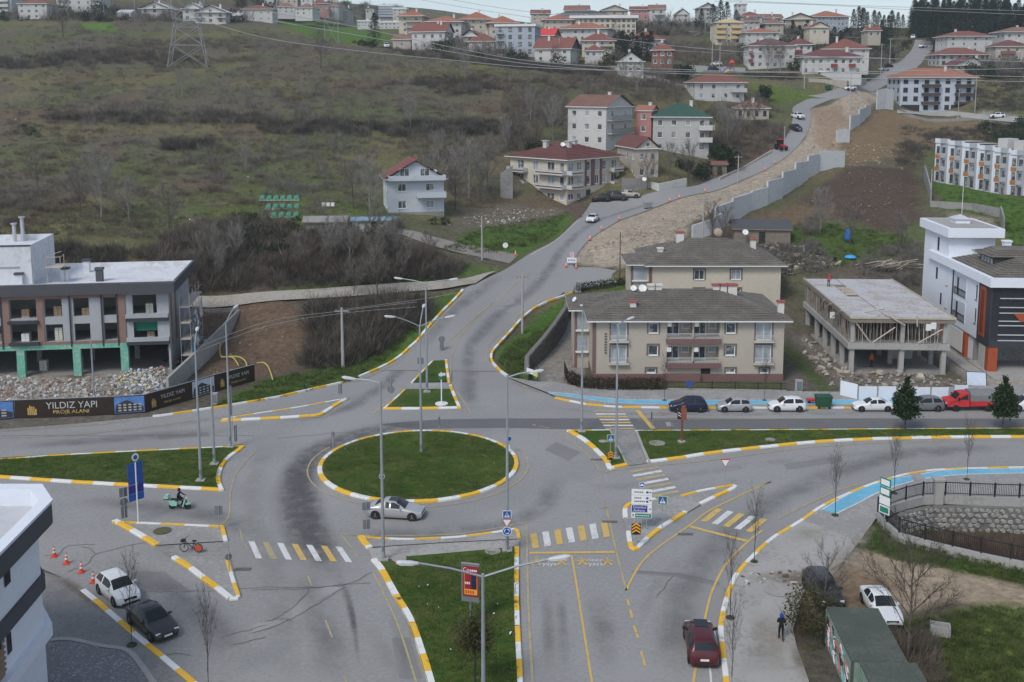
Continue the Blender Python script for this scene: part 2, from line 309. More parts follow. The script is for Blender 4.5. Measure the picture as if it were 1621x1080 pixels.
M_PYF=mat('faded yellow line',(.46,.38,.2),.75,.15,1.1,8,0,col2=(.3,.27,.21),thr=1.02)
M_LAWN=mat('lawn',(.05,.098,.017),.95,.38,.35,9,1.0,spec=.1,col2=(.085,.10,.03),thr=1.08)
M_BLUE=mat('blue cycle lane',(.15,.44,.61),.7,.14,.8,6,.05,col2=(.24,.46,.57),thr=1.12)
M_KERBC=mat('bare concrete kerb',(.36,.35,.33),.85,.15,1,6,.1)
def sheet(name,poly,z,m,parent=None,thick=0.0,kind=None):
 b=MB()
 b.prism(poly,z-thick if thick else z-.002,z,top=True)
 return b.build(name,m,parent,kind=kind)
def ribbon_xy(pts,w,z,m,name,parent,drape=False,off=.03):
 b=MB();L=len(pts);vs=[];fs=[]
 for i,p in enumerate(pts):
  a,c=pts[max(i-1,0)],pts[min(i+1,L-1)];dx,dy=c[0]-a[0],c[1]-a[1];q=math.hypot(dx,dy)or 1
  nx,ny=-dy/q*w/2,dx/q*w/2
  for s in(1,-1):
   x,y=p[0]+s*nx,p[1]+s*ny;vs.append((x,y,(Tz(x,y)+off)if drape else z))
 for i in range(L-1):fs.append((2*i,2*i+1,2*i+3,2*i+2))
 b.add(vs,fs);return b.build(name,m,parent)
def fade_ribbon(pts,widths,z,m,name,parent):
 """road wear: a strip whose strength fades to nothing at its edges and ends"""
 cols=(-1,-.72,-.4,0,.4,.72,1);b=MB();vs=[];fs=[];al=[];L=len(pts)
 for i,p in enumerate(pts):
  a,c=pts[max(i-1,0)],pts[min(i+1,L-1)];dx,dy=c[0]-a[0],c[1]-a[1];q=math.hypot(dx,dy)or 1
  w=widths[0]+(widths[1]-widths[0])*i/(L-1);e=min(1,i/9,(L-1-i)/9);e=e*e*(3-2*e)
  for k in cols:
   vs.append((p[0]-dy/q*w/2*k,p[1]+dx/q*w/2*k,z));al.append((.5+.5*math.cos(math.pi*k))*e)
 for i in range(L-1):
  for k in range(6):fs.append((i*7+k,i*7+k+7,i*7+k+8,i*7+k+1))
 b.add(vs,fs);o=b.build(name,m,parent)
 ca=o.data.color_attributes.new('strength','FLOAT_COLOR','POINT')
 ca.data.foreach_set('color',[v for a in al for v in(a,a,a,1)])
 return o
def wear_mat(name,col,lo=.35,hi=.6,sc=.7):
 m=bpy.data.materials.new(name);m.use_nodes=True;nt=m.node_tree;b=nt.nodes['Principled BSDF']
 b.inputs['Base Color'].default_value=tuple(col)+(1,);b.inputs['Roughness'].default_value=.85
 a=nt.nodes.new('ShaderNodeAttribute');a.attribute_name='strength'
 g=nt.nodes.new('ShaderNodeNewGeometry');n=nt.nodes.new('ShaderNodeTexNoise');n.inputs['Scale'].default_value=sc;n.inputs['Detail'].default_value=6;n.inputs['Roughness'].default_value=.65
 nt.links.new(g.outputs['Position'],n.inputs['Vector'])
 r=nt.nodes.new('ShaderNodeMapRange');r.inputs['From Min'].default_value=lo;r.inputs['From Max'].default_value=hi
 nt.links.new(n.outputs['Fac'],r.inputs['Value'])
 mu=nt.nodes.new('ShaderNodeMath');mu.operation='MULTIPLY';nt.links.new(a.outputs['Fac'],mu.inputs[0]);nt.links.new(r.outputs[0],mu.inputs[1])
 nt.links.new(mu.outputs[0],b.inputs['Alpha']);return m
 # ------------------------------------------------------------------ carriageways
road=struct('junction_road',label='worn grey asphalt of the roundabout junction')
ASPH=[(-260,702),(0,680),(120,671),(245,659),(420,632),(541,605),(553,601),(567,598),(600,584),(628,568),(640,559),(660,555),(770,559),(776,573),(799,596),(822,606),(845,615),(868,624),(878,629),(908,636),(940,641),(1010,645),(1200,645.5),(1400,645),(1589,642),(1900,641),(1900,738),(1621,740),(1501,743),(1449,748),(1405,758),(1361,773),(1304,798.5),(1263,826),(1220,852),(1189,880),(1163,909),(1154,927),(1145,953),(1137,992),(1139.6,1033),(1145,1080),(1155,1170),(390,1170),(296,1080),(218,1015),(158,963),(127,937),(100,915),(70,902),(40,890),(-200,880),(-330,800)]
sheet('asphalt',[W(*p)for p in ASPH],0.0,M_ASPH,road)
def drape_strip(L,Rr,m,name,parent,off,ac=6):
 b=MB();vs=[];fs=[]
 for p,q in zip(L,Rr):
  for k in range(ac+1):
   t=k/ac;x,y=p[0]+(q[0]-p[0])*t,p[1]+(q[1]-p[1])*t;vs.append((x,y,Tz(x,y)+off))
 for i in range(len(L)-1):
  for k in range(ac):fs.append((i*(ac+1)+k,i*(ac+1)+k+1,(i+1)*(ac+1)+k+1,(i+1)*(ac+1)+k))
 b.add(vs,fs);return b.build(name,m,parent,smooth=True)
hill=struct('hill_road',label='grey asphalt road climbing the hill')
drape_strip(RL,RR,M_ASPH2,'asphalt',hill,.05)
def pair_strip(px,m,name,off,n=6,kind='structure',label=None):
 L=smooth([hit(*a)for a,b in px],n);Q=smooth([hit(*b)for a,b in px],n)
 o=drape_strip(L,Q,m,name,None,off,5);o['kind']=kind
 if label:o['label']=label
 return o
M_DIRT=mat('pale dirt road',(.36,.34,.30),.95,.2,.4,3,.4,col2=(.26,.235,.2),thr=1.05)
pair_strip([((892,424),(893,466)),((940,424),(930,457)),((985,430),(985,446)),((1030,428),(1030,446))],M_ASPH2,'side_road',.055)
pair_strip([((785,432),(752,452)),((740,444),(735,455)),((690,449),(690,462)),((600,454),(600,469)),((500,461),(500,476)),((400,467),(400,484)),((300,473),(300,492)),((200,476),(200,498)),((60,478),(60,502)),((-120,480),(-120,508))],M_DIRT,'dirt_road',.3)
pair_strip([((822,404),(806,418)),((780,396),(770,410)),((730,386),(722,400)),((690,376),(680,388)),((655,366),(640,374)),((628,362),(622,370))],mat('grey track',(.24,.22,.2),.95,.2,.5,3,.3),'farm_track',.03)
pair_strip([((935,322),(920,343)),((965,316),(950,334)),((1000,310),(1005,316))],M_ASPH2,'parking_yard',.04)
pair_strip([((965,104),(962,109)),((1000,112),(1000,117)),((1060,128),(1056,132)),((1090,136),(1086,141))],M_CONC,'footpath',.06)
pair_strip([((1080,103),(1080,113)),((1150,106),(1150,114)),((1180,108),(1180,116))],M_ASPH2,'lane',.05)
pair_strip([((1262,150),(1300,156)),((1280,152),(1320,150)),((1330,140),(1345,146))],M_ASPH2,'lane',.045)
pair_strip([((1060,40),(1100,58)),((1085,32),(1118,50))],M_CONC,'lane',.1)
pair_strip([((1420,172),(1420,180)),((1480,176),(1480,184)),((1560,182),(1560,190)),((1640,188),(1640,198))],M_CONC,'lane',.05)
# ------------------------------------------------------------------ kerbs, islands, pavements
def kerb(parent,pts,z=0.0,closed=False,start=0,seg=2.0,w=.34,h=.17,flip=False,plain=None,gaps=()):
 """painted kerb stones one after the other; the given line is the road-side foot of the kerb"""
 P2=resample(pts,.5,closed);n=len(P2)
 def off(i,s):
  a,c=(P2[(i-1)%n],P2[(i+1)%n])if closed else(P2[max(i-1,0)],P2[min(i+1,n-1)])
  dx,dy=c[0]-a[0],c[1]-a[1];q=math.hypot(dx,dy)or 1
  return(P2[i][0]+s*(-dy/q),P2[i][1]+s*(dx/q))
 sg=-1 if flip else 1;per=max(1,int(seg/.5));i=0;k=start;end=n if closed else n-1
 while i<end:
  j=min(i+per,end)
  b=MB();vs=[];fs=[]
  for t in range(i,j+1):
   u=t%n;g=.02 if t in(i,j)else 0
   o0=off(u,0);o1=off(u,sg*w);o2=off(u,sg*.05)
   if t==i:o0,o1,o2=[tuple(p[c]+(off((u+1)%n if closed else min(u+1,n-1),0)[c]-off(u,0)[c])*.035 for c in(0,1))for p in(o0,o1,o2)]
   dz=rj(u)
   vs+=[(o0[0],o0[1],z-.05),(o0[0],o0[1],z+h-.04+dz),(o2[0],o2[1],z+h+dz),(o1[0],o1[1],z+h+dz),(o1[0],o1[1],z-.05)]
  L=j-i
  for t in range(L):
   for c in range(4):
    q=(5*t+c,5*t+5+c,5*t+6+c,5*t+1+c);fs.append(q if not flip else q[::-1])
  fs.append((0,1,2,3,4)if not flip else(4,3,2,1,0));e=tuple(5*L+c for c in(4,3,2,1,0));fs.append(e if not flip else e[::-1])
  b.add(vs,fs)
  if not any(g0<=k<=g1 for g0,g1 in gaps):
   b.build('kerb_stone',plain or(M_KW if k%2 else M_KY),parent)
  i=j;k+=1
def rj(u):return((u*7919)%13-6)*.0015
def ipoly(parent,px,m,z,name='lawn',n=0,closed=True):
 p=[W(*q)for q in px]
 if n:p=smooth(p,n,True)
 return sheet(name,p,z,m,parent)
def KP(px,n=4,closed=False):return smooth([W(*q)for q in px],n,closed)
isl=struct('roundabout_island',label='round grassed island of the roundabout')
RC=(-8.62,98.9);RRAD=9.25
circ=[(RC[0]+RRAD*math.cos(a),RC[1]+RRAD*math.sin(a))for a in np.linspace(0,2*math.pi,120,endpoint=False)]
kerb(isl,circ,closed=True,start=0,seg=2.0,w=.42,h=.2)
b=MB();NG=14
vs=[(RC[0],RC[1],.42)];fs=[]
for i in range(1,NG+1):
 r=(RRAD-.35)*i/NG
 for k in range(72):
  a=2*math.pi*k/72;x,y=RC[0]+r*math.cos(a),RC[1]+r*math.sin(a)
  vs.append((x,y,.17+.25*(1-(i/NG)**2)+(float(fnoise(np.array(x+200.),np.array(y),1.5,5))-.5)*.08*(i<NG)))
for k in range(72):fs.append((0,1+k,1+(k+1)%72))
for i in range(NG-1):
 for k in range(72):fs.append((1+i*72+k,1+(i+1)*72+k,1+(i+1)*72+(k+1)%72,1+i*72+(k+1)%72))
b.add(vs,fs);b.build('lawn',M_LAWN,isl,smooth=True)
isl=struct('traffic_island',label='long grass island between the western lanes')
kerb(isl,KP([(-220,744),(0,728.5),(124,720),(384,707)],3),start=0,flip=True)
kerb(isl,KP([(388,707.5),(378,716),(362,728),(352,744),(349,760),(355,777.5)],4),start=0,flip=True,w=.4)
kerb(isl,KP([(353,778),(275,774),(124,766),(0,757.5),(-220,742)],3),start=0,flip=True,w=.4)
ipoly(isl,[(-220,743.6),(0,727.5),(384,706),(379,712),(361,728),(350,746),(347,760),(352,776),(275,772.6),(124,764.6),(0,756)],M_LAWN,.155)
isl=struct('traffic_island',label='small paved triangle island with a parked bicycle')
kerb(isl,KP([(180,827),(355,834.5)],3),start=0,flip=True,w=.3)
kerb(isl,KP([(355,834),(358,846),(361,858)],3),start=0,flip=True)
kerb(isl,KP([(363,888),(368,905),(374,925),(381,946),(374,951),(363,951)],4),start=0,flip=True,w=.3)
kerb(isl,KP([(360,950),(340,934),(318,918),(296,901),(271,885)],3),start=1,flip=True,w=.4)
kerb(isl,KP([(245,866),(220,851),(198,838),(177,827)],3),start=0,flip=True,w=.45)
ipoly(isl,[(180,827),(355,834.5),(361,858),(245,865)],M_PAVE,.1,'paving')
ipoly(isl,[(271,884),(363,882),(381,945),(366,950)],M_PAVE,.1,'paving')
ipoly(isl,[(246,865.5),(360,858.3),(363,882),(271,884)],M_CONCD,.045,'footpath')
isl=struct('traffic_island',label='thin paved splitter island on the northern lane')
kerb(isl,KP([(350,668),(400,665.5),(455,662.5),(490,660)],3),start=0,w=.42)
kerb(isl,KP([(490,660),(509,658),(530,645),(551,632.5)],3),start=0,w=.45)
kerb(isl,KP([(540,633),(470,646),(400,656.5),(352,665)],3),start=1,w=.28)
ipoly(isl,[(352,667),(490,659),(508,657),(548,633.5),(540,634),(400,657.5)],M_ASPH,.12,'paving')
isl=struct('traffic_island',label='grass triangle island below the hill road')
kerb(isl,KP([(606,648.5),(660,648.5),(730,647)],4),start=0,w=.4)
kerb(isl,KP([(730,646),(722,628),(716,611)],3),start=1,w=.4)
kerb(isl,KP([(713,607),(710,585),(706,561),(695,560)],4),start=0,w=.35)
kerb(isl,KP([(694,561),(672,584),(650,607)],3),start=1,w=.28)
kerb(isl,KP([(639,618),(622,634),(606,648)],3),start=0,w=.28)
ipoly(isl,[(652,606.5),(694,563),(704,561),(711,606)],M_LAWN,.15)
ipoly(isl,[(609,647),(640,618),(714.5,617.5),(728,646)],M_LAWN,.15)
ipoly(isl,[(650,607),(712,606.2),(715,617.4),(640,618)],M_PAVE,.06,'footpath')
isl=struct('traffic_island',label='small curved grass island west of the median footpath')
kerb(isl,KP([(897,683),(922,698),(941,714.5),(955.6,730),(963,743.5),(975,742),(994,737.5)],5),start=0,w=.45)
kerb(isl,KP([(967,682),(930,682.5),(897,682.5)],3),start=1,w=.3)
kerb(isl,KP([(994,737.5),(981,710),(967,682)],3),plain=M_KERBC,w=.2,seg=4)
ipoly(isl,[(899,682.6),(967,682),(993,737),(964,742),(956,728.5),(941,713),(922,697)],M_LAWN,.155)
isl=struct('median_strip',label='long grass median of the eastern road')
kerb(isl,KP([(1025.6,733.5),(1075,727.5),(1130,719),(1200,711),(1291,702),(1379,697),(1501,694),(1621,693.5),(1900,694)],4),start=1,w=.42)
kerb(isl,KP([(1900,680),(1621,679.5),(1400,680.5),(1200,682),(1005,683)],3),start=1,w=.26)
kerb(isl,KP([(1005,683),(1014,707),(1025.6,733.5)],3),plain=M_KERBC,w=.25,seg=4)
ipoly(isl,[(1006,682.5),(1200,681.5),(1400,680),(1621,679),(1900,679.5),(1900,693.5),(1621,692.5),(1501,693),(1379,696),(1291,701),(1200,709.8),(1130,718),(1075,726),(1026.5,732)],M_LAWN,.155)
isl=struct('footpath',label='concrete footpath across the median');ipoly(isl,[(969,683),(1004,683),(1024,734),(995,738.5)],M_CONCD,.06,'paving')
isl=struct('traffic_island',label='paved triangle island with direction signs')
kerb(isl,KP([(1111,800),(1138,787),(1166,773.5),(1159,769),(1128,774),(1100,779.5),(1077,786)],4),start=1,w=.35)
kerb(isl,KP([(1036,790),(1008,795),(994,798),(986,806),(986,821)],4),start=1,w=.4,gaps=((4,4),))
kerb(isl,KP([(991,843),(993,857),(997,870),(1010,871.5),(1022,860),(1046,840),(1066,827),(1088,813)],4),start=1,w=.35)
ipoly(isl,[(987,820),(987,806),(995,799),(1036,791),(1077,786.5),(1128,774.5),(1163,772),(1111,799),(1088,813),(1046,839),(1022,859),(1009,870),(998,869),(991,843)],M_PAVE,.1,'paving')
isl=struct('median_strip',label='large grass median of the southern road')
kerb(isl,KP([(587,888),(600,904),(620,941),(644,982),(662,1033),(676,1080),(690,1140)],4),start=1,w=.42)
kerb(isl,KP([(830,1140),(828.5,1080),(824.6,1012),(822,940),(822,868)],4),start=0,w=.36)
kerb(isl,KP([(825,854),(822,842),(815,838.5),(797,841.5),(735,850),(690,853),(636,854.5),(577,851)],4),start=0,w=.3)
kerb(isl,KP([(566,851),(572,860),(581,870)],3),start=0,w=.45)
ipoly(isl,[(592,893),(640,884),(700,879),(821,868),(822,940),(824,1012),(828,1080),(830,1140),(690,1140),(676,1080),(662,1032),(645,981),(621,941),(601,904)],M_LAWN,.15)
ipoly(isl,[(583,869),(582,858),(570,852),(577,851.5),(636,855),(690,853.6),(735,850.6),(797,842),(814,839.2),(820,842),(823,855),(700,861),(620,866)],M_PAVE,.12,'paving')
ipoly(isl,[(583,870),(620,866.2),(700,861.2),(823,855.2),(821,867.5),(700,878.5),(640,883.5),(592,892)],M_CONC,.07,'footpath')
isl=struct('verge',label='grass verge kerb along the northern lane')
kerb(isl,KP([(242,659),(277,655),(420,632),(480,619),(541,605.5)],4),start=1,w=.34,flip=True)
def KH(px,n=4):return[tuple(p[:2])for p in smooth(hits(px),n)]
def hkerb(parent,pts,start=0,flip=False,w=.34):
 P2=resample(pts,.5);k=start;sg=-1 if flip else 1
 for i in range(0,len(P2)-1,4):
  j=min(i+4,len(P2)-1);vs=[];fs=[]
  for t in range(i,j+1):
   a,c=P2[max(t-1,0)],P2[min(t+1,len(P2)-1)];dx,dy=c[0]-a[0],c[1]-a[1];q=math.hypot(dx,dy)or 1
   for s,dz in((0,-.1),(0,.2),(w,.2),(w,-.1)):
    x,y=P2[t][0]-dy/q*s*sg,P2[t][1]+dx/q*s*sg;vs.append((x,y,Tz(P2[t][0],P2[t][1])+dz+.03))
  for t in range(j-i):
   for c in range(3):
    q4=(4*t+c,4*t+4+c,4*t+5+c,4*t+1+c);fs.append(q4 if not flip else q4[::-1])
  L=j-i;fs+=[(0,1,2,3),(4*L+3,4*L+2,4*L+1,4*L)]
  MB().add(vs,fs).build('kerb_stone',M_KW if k%2 else M_KY,parent);k+=1
hkerb(isl,KH([(567,598),(600,584),(628,568),(645,553),(662,537),(690,503),(706,487),(731,460)]),1,True)
isl=struct('verge',label='grass verge beside the stone retaining wall')
hkerb(isl,KH([(801,597),(790,589),(777,574),(777,560),(789,545),(820,511),(850,487),(905,464)]),1,True,.3)
pav=struct('north_pavement',label='grey pavement with blue cycle lane before the apartments')
ipoly(pav,[(801,598),(822,606),(845,615),(868,624),(878,629),(908,636),(940,641),(1010,645),(1200,645.5),(1400,645),(1589,642),(1900,641),(1900,604),(1560,612),(1330,622),(1240,621),(1050,619),(905,612),(880,606),(850,606)],M_PAVE,.14,'paving')
kerb(pav,KP([(880,629.8),(908,636),(940,641),(1010,645),(1200,645.7),(1400,645.2),(1589,642.2),(1900,641.2)],4),start=0,w=.3,h=.16,flip=True)
LN=[(868,624.5),(895,629),(922,633),(950,637),(982,640),(1059,642),(1200,642),(1400,641.5),(1589,639),(1900,638)];UN=[(868,622.5),(895,625),(922,628.5),(950,631.5),(982,634),(1059,635.5),(1200,635.5),(1400,635),(1589,632.5),(1900,631.5)]
ipoly(pav,LN+UN[::-1],M_BLUE,.152,'cycle_lane')
ribbon_xy(smooth([W(*p)for p in LN],3),.12,.158,M_PW,'lane_line',pav);ribbon_xy(smooth([W(*p)for p in UN],3),.12,.158,M_PW,'lane_line',pav)
pav=struct('south_pavement',label='grey pavement with blue cycle lane beside the stream')
KSE=[(1900,738),(1621,740.5),(1501,743.5),(1449,748.5),(1405,758.5),(1361,773.5),(1304,799),(1263,826.5),(1220,852.5),(1189,880.5),(1163,909.5),(1154,927.5),(1145,953),(1137,992),(1139.6,1033),(1145,1080),(1152,1150)]
ipoly(pav,KSE+[(1290,1150),(1280,1080),(1262,1030),(1255,1000),(1268,955),(1275,932),(1300,915),(1340,885),(1360,860),(1386,824),(1392,818),(1431,800.5),(1475,791.5),(1621,796),(1900,797)],M_CONC,.13,'paving')
ipoly(pav,KSE[:8]+[(1290,832),(1352,858),(1386,824),(1392,818),(1431,800.5),(1475,791.5),(1621,796),(1900,797)],M_PAVE,.136,'paving')
kerb(pav,KP(KSE,4),start=1,w=.34,h=.16,flip=False)
c1=[(1300,810),(1345,784),(1400,762),(1442,755.8)];c2=[(1446,763.5),(1397,779),(1360,798),(1324.5,815.4)]
ipoly(pav,c1+c2,M_BLUE,.144,'cycle_lane');ribbon_xy(smooth([W(*p)for p in c1],4),.14,.15,M_PW,'lane_line',pav);ribbon_xy(smooth([W(*p)for p in c2],4),.14,.15,M_PW,'lane_line',pav)
c1=[(1457,753),(1511,745.5),(1621,744.4),(1900,742)];c2=[(1900,749),(1621,751.5),(1521,754),(1464,760)]
ipoly(pav,c1+c2,M_BLUE,.144,'cycle_lane');ribbon_xy(smooth([W(*p)for p in c1],4),.14,.15,M_PW,'lane_line',pav);ribbon_xy(smooth([W(*p)for p in c2],4),.14,.15,M_PW,'lane_line',pav)
pav=struct('west_pavement',label='dark gravelled pavement beside the parked cars')
ipoly(pav,[(127,938),(158,964),(218,1016),(296,1081),(380,1160),(60,1160),(60,905),(100,917)],mat('gravelled pavement',(.25,.245,.238),.95,.22,.5,5,.3,col2=(.18,.177,.172),thr=1.05),.1,'paving')
kerb(pav,KP([(127,937.5),(158,963.5),(200,1000),(218,1015.5),(296,1080.5),(372,1150)],4),start=1,w=.36,h=.16)
Z9=.11
ipoly(pav,[(80,1018),(112,1016),(160,1027),(200,1034),(222,1058),(244,1090),(280,1140),(60,1140),(60,1018)],mat('speckled paving',(.18,.18,.185),.8,.25,6,22,.1,col2=(.5,.51,.53),thr=1.22),Z9,'paving')
ribbon_xy(smooth([W(*p)for p in((80,1016),(112,1014.5),(160,1025),(201,1032),(224,1056),(246,1088),(290,1150))],4),.35,Z9+.03,M_KERBC,'edging',pav)
# ------------------------------------------------------------------ wear and dark overlays on the asphalt
WD=wear_mat('dark tyre wear',(.115,.115,.12),.2,.8,.9);WL=wear_mat('pale worn lane',(.335,.332,.325),.38,.85,.35);WT=wear_mat('tyre polish',(.20,.199,.20),.3,.85,.3)
ipoly(road,[(600,672),(640,668),(700,664),(800,662.5),(1000,662.5),(1400,663),(1900,663),(1900,679.2),(1400,679.5),(1000,680.5),(905,680),(800,677.5),(700,678.5),(660,680)],M_DARK,.006,'asphalt_patch')
def wr(px,w,m,z):fade_ribbon(resample(smooth([W(*p)for p in px],6),.8),w,z,m,'road_wear',road)
wr([(700,671),(640,675),(585,684),(540,697),(500,715),(478,740),(476,770),(484,800),(492,830),(505,870),(525,920)],(5.0,3.4),WD,.010)
wr([(500,716),(474,745),(468,780),(472,820),(482,850),(498,890)],(3.6,5.5),WD,.014)
wr([(530,900),(548,940),(560,990),(568,1060)],(1.0,.35),WD,.018)
wr([(430,700),(410,735),(400,780),(410,840),(430,900),(445,980),(455,1080)],(2.2,2.6),WL,.011)
wr([(560,960),(590,1000),(615,1050),(630,1100)],(1.6,1.8),WL,.011)
wr([(470,900),(500,960),(520,1020),(530,1090)],(2.8,3.0),WT,.015)
wr([(610,960),(635,1020),(650,1090)],(.9,1.0),WT,.019)
wr([(520,835),(600,845),(700,842),(800,830),(860,800),(880,750)],(3.0,3.0),WT,.012)
wr([(870,1080),(868,980),(864,920)],(1.3,1.3),WT,.012)
wr([(895,1080),(890,980),(884,920)],(1.0,1.0),WT,.016)
wr([(965,1080),(950,980),(940,920)],(2.4,2.4),WT,.012)
wr([(1070,1080),(1068,1000),(1080,940),(1110,890),(1160,840),(1230,790),(1320,750),(1420,722),(1600,708)],(3.4,3.4),WT,.012)
wr([(1010,1000),(1030,940),(1060,900),(1100,870)],(1.2,1.2),WL,.016)
wr([(900,745),(950,770),(1020,765),(1100,750),(1250,730),(1450,712),(1621,708)],(2.0,2.0),WL,.020)
wr([(0,707),(120,700),(250,690),(380,680)],(3.4,3.4),WT,.012)
wr([(0,695),(120,688),(250,676),(420,652)],(1.6,1.6),WL,.016)
wr([(100,790),(200,798),(300,810),(380,830),(400,870)],(3.5,3.5),WT,.012)
wr([(150,880),(260,930),(330,980),(380,1060)],(3.0,3.4),WT,.016)
wr([(430,670),(540,650),(600,615),(650,570)],(2.6,2.6),WT,.012)
wr([(860,640),(900,648),(1000,655),(1200,656),(1500,653)],(1.4,1.4),WL,.012)
wr([(745,655),(742,620),(745,590),(760,570)],(2.8,2.6),WT,.014)
def wh(px,w,m,off):
 p2=resample([q[:2]for q in smooth(hits(px),6)],1.0);o=fade_ribbon(p2,w,0,m,'road_wear',hill)
 for v in o.data.vertices:v.co.z=Tz(v.co.x,v.co.y)+off
wh([(745,600),(742,560),(765,525),(800,490),(840,462),(868,430),(885,402),(905,380),(938,355),(975,340),(1040,319)],(2.6,2.0),WT,.07)
wh([(650,565),(690,525),(720,492),(760,462),(805,435)],(2.6,2.4),WT,.075)
TP=mat('trench patch',(.31,.307,.30),.85,.1,.3,4,.05);TP2=mat('older asphalt patch',(.21,.208,.206),.85,.1,.3,4,.05)
for k_,(pl,m_)in enumerate((([(447,978),(462,984),(512,945),(545,930),(520,928),(489,940)],TP),([(400,990),(445,975),(455,984),(400,1003)],TP),([(1010,903),(1075,907),(1140,922),(1138,929),(1070,914),(1008,909)],TP2),([(250,690),(330,684),(332,690),(252,697)],TP2),([(180,905),(240,935),(300,935),(260,905)],TP2),([(880,700),(920,716),(900,730),(862,712)],TP2),([(1240,735),(1330,722),(1336,730),(1246,744)],TP2),([(620,1010),(650,1010),(668,1075),(632,1075)],TP2))):
 sheet('asphalt_patch',[W(*p)for p in pl],.008+k_*.0005,m_,road)
M_CRACK=mat('crack filler',(.11,.108,.105),.9,.1,3)
def crack(px,w=.12):
 p=resample(smooth([W(*q)for q in px],4),.6);r=random.Random(int(px[0][0]))
 p=[(x+r.uniform(-.08,.08),y+r.uniform(-.12,.12))for x,y in p]
 ribbon_xy(p,w,.022,M_CRACK,'crack',road)
for c in([(72,880),(95,876),(105,865),(150,862)],[(106,907),(140,892),(151,878),(200,865),(245,855)],[(130,866),(145,870),(151,877)],[(225,938),(300,936),(370,934),(420,930),(540,928),(590,905)],[(400,934),(480,933),(540,925),(585,924)],[(420,985),(445,975),(470,955),(487,940),(490,930)],[(400,1002),(440,990),(480,970),(520,945),(545,930)],[(425,983),(450,980),(463,985)],[(0,690),(400,690)],[(350,1010),(420,990)],[(370,1022),(420,1010)],[(1000,905),(1080,910),(1140,925)],[(1040,945),(1065,912)],[(440,694),(520,687),(560,684)],[(245,1045),(275,1035),(300,1040)]):
 crack(c,.055)
 # ------------------------------------------------------------------ painted markings
mk=struct('road_markings',label='painted lines and crossings on the asphalt')
ZM=.030
def line(px,w=.14,m=None,name='painted_line',n=4):
 ribbon_xy(smooth([W(*p)for p in px],n),w,ZM,m or M_PYF,name,mk)
def dash(a,b,w=.14,m=None):line([a,b],w,m,'painted_dash',1)
def lerp(a,b,t):return tuple(a[j]+(b[j]-a[j])*t for j in range(len(a)))
def stripes(A0,A1,B0,B1,nst,fill,cols,name):
 A0,A1,B0,B1=[W(*p)for p in(A0,A1,B0,B1)];per=1.0/(nst-1+fill)
 par=struct(name)
 for i in range(nst):
  t0=i*per;t1=t0+fill*per
  q=[lerp(A0,A1,t0),lerp(A0,A1,t1),lerp(B0,B1,t1),lerp(B0,B1,t0)]
  sheet('stripe',q,ZM,{'Y':M_PY,'W':M_PW,'F':M_PYF}[cols[i]],par)
stripes((393,857),(541,866.5),(405,884.5),(557.6,890.7),7,.43,'WFWYWYW','zebra_crossing')
stripes((839,846),(961,826),(843,869),(966,850),7,.55,'YWYWYWY','zebra_crossing')
stripes((1134.5,805),(1215,823),(1109,825),(1190,843.5),5,.55,'YWYWY','zebra_crossing')
stripes((995,746.5),(1035,788),(1041,738.5),(1076,780),7,.5,'FWFWFWF','zebra_crossing')
stripes((940,650.5),(959,680),(987,650.5),(1006,680),7,.5,'FWYWYWF','zebra_crossing')
line([(1009,650),(1034,679)],.5,M_PY);line([(837.6,876),(975,874.6)],.34,M_PY);line([(1091.7,834),(1182,857)],.4,M_PY)
line([(833.7,830),(834.5,876),(836,940),(839,1007),(843,1080),(846,1130)],.17,M_PYF);line([(905,880),(911.5,919),(924,997),(937,1080),(944,1130)],.15,M_PY)
line([(958.7,800),(966,831),(976,875),(991,935)],.16,M_PYF);line([(991,935),(1007,904),(1023,883),(1049,862),(1093,831),(1116,813),(1140,800),(1180,781),(1220,763)],.16,M_PY)
for a,c in(((993,949),(996,959.5)),((997.6,966),(1001,979)),((1003.5,990.6),(1007,1002)),((1007.4,1003.5),(1010.5,1010.5)),((1014.7,1032),(1021.7,1055.4))):dash(a,c,.16,M_PY)
line([(1207,840),(1184,858),(1150,893),(1129,932),(1119,966),(1114,992),(1102,1054),(1098,1080),(1093,1130)],.17,M_PY)
line([(1231,822),(1275,800),(1325,778),(1358,767)],.16,M_PYF);line([(1200,770),(1221,763)],.14);line([(1115,985),(1124,1060),(1127,1100)],.12,M_PW)
line([(878,682),(911,704),(937,728),(950,747)],.14);line([(952,749),(994,741.5),(1111,730.5),(1220,716),(1300,707),(1400,701),(1500,697.5),(1621,696.5)],.14)
line([(700,550),(737,518.5)],.1)if False else None
line([(723,620),(735,637),(745,653)],.14);line([(714,562),(712,580),(716,602)],.14);line([(590,655),(608,640)],.14,M_PY);line([(505,664),(535,648)],.12)
line([(0,724.5),(124,717),(380,704.5)],.12);line([(0,694),(124,688),(272,671),(420,650)],.12,M_PYF)
line([(541,846),(600,849),(690,847.5),(740,844),(790,836),(833,828)],.14);line([(541,848),(560,872),(565,882)],.12,M_PYF)
line([(345,834),(362,818),(365,780),(374,750),(392,728),(405,714)],.13);line([(380,838),(384,858)],.12,M_PYF);line([(388,862),(391,868)],.12)
line([(590,905),(610,945),(628,985),(645,1035),(660,1085)],.13);dash((487,912),(494,928));dash((515,982),(526,1010));dash((545,1070),(556,1110))
for k in range(5):dash((850+k*26-2,826-k*5.2),(856+k*26,824.5-k*5.2),.13,M_PYF)
for k in range(4):dash((950-k*2.6,757+k*7),(949-k*2.6,760+k*7),.12,M_PYF)
line([(843,672),(848,674)],.2,M_PYF);line([(853,675),(870,678)],.12,M_PYF)
line([(1010,665.5),(1200,663.5),(1621,661)],.1,M_PYF)
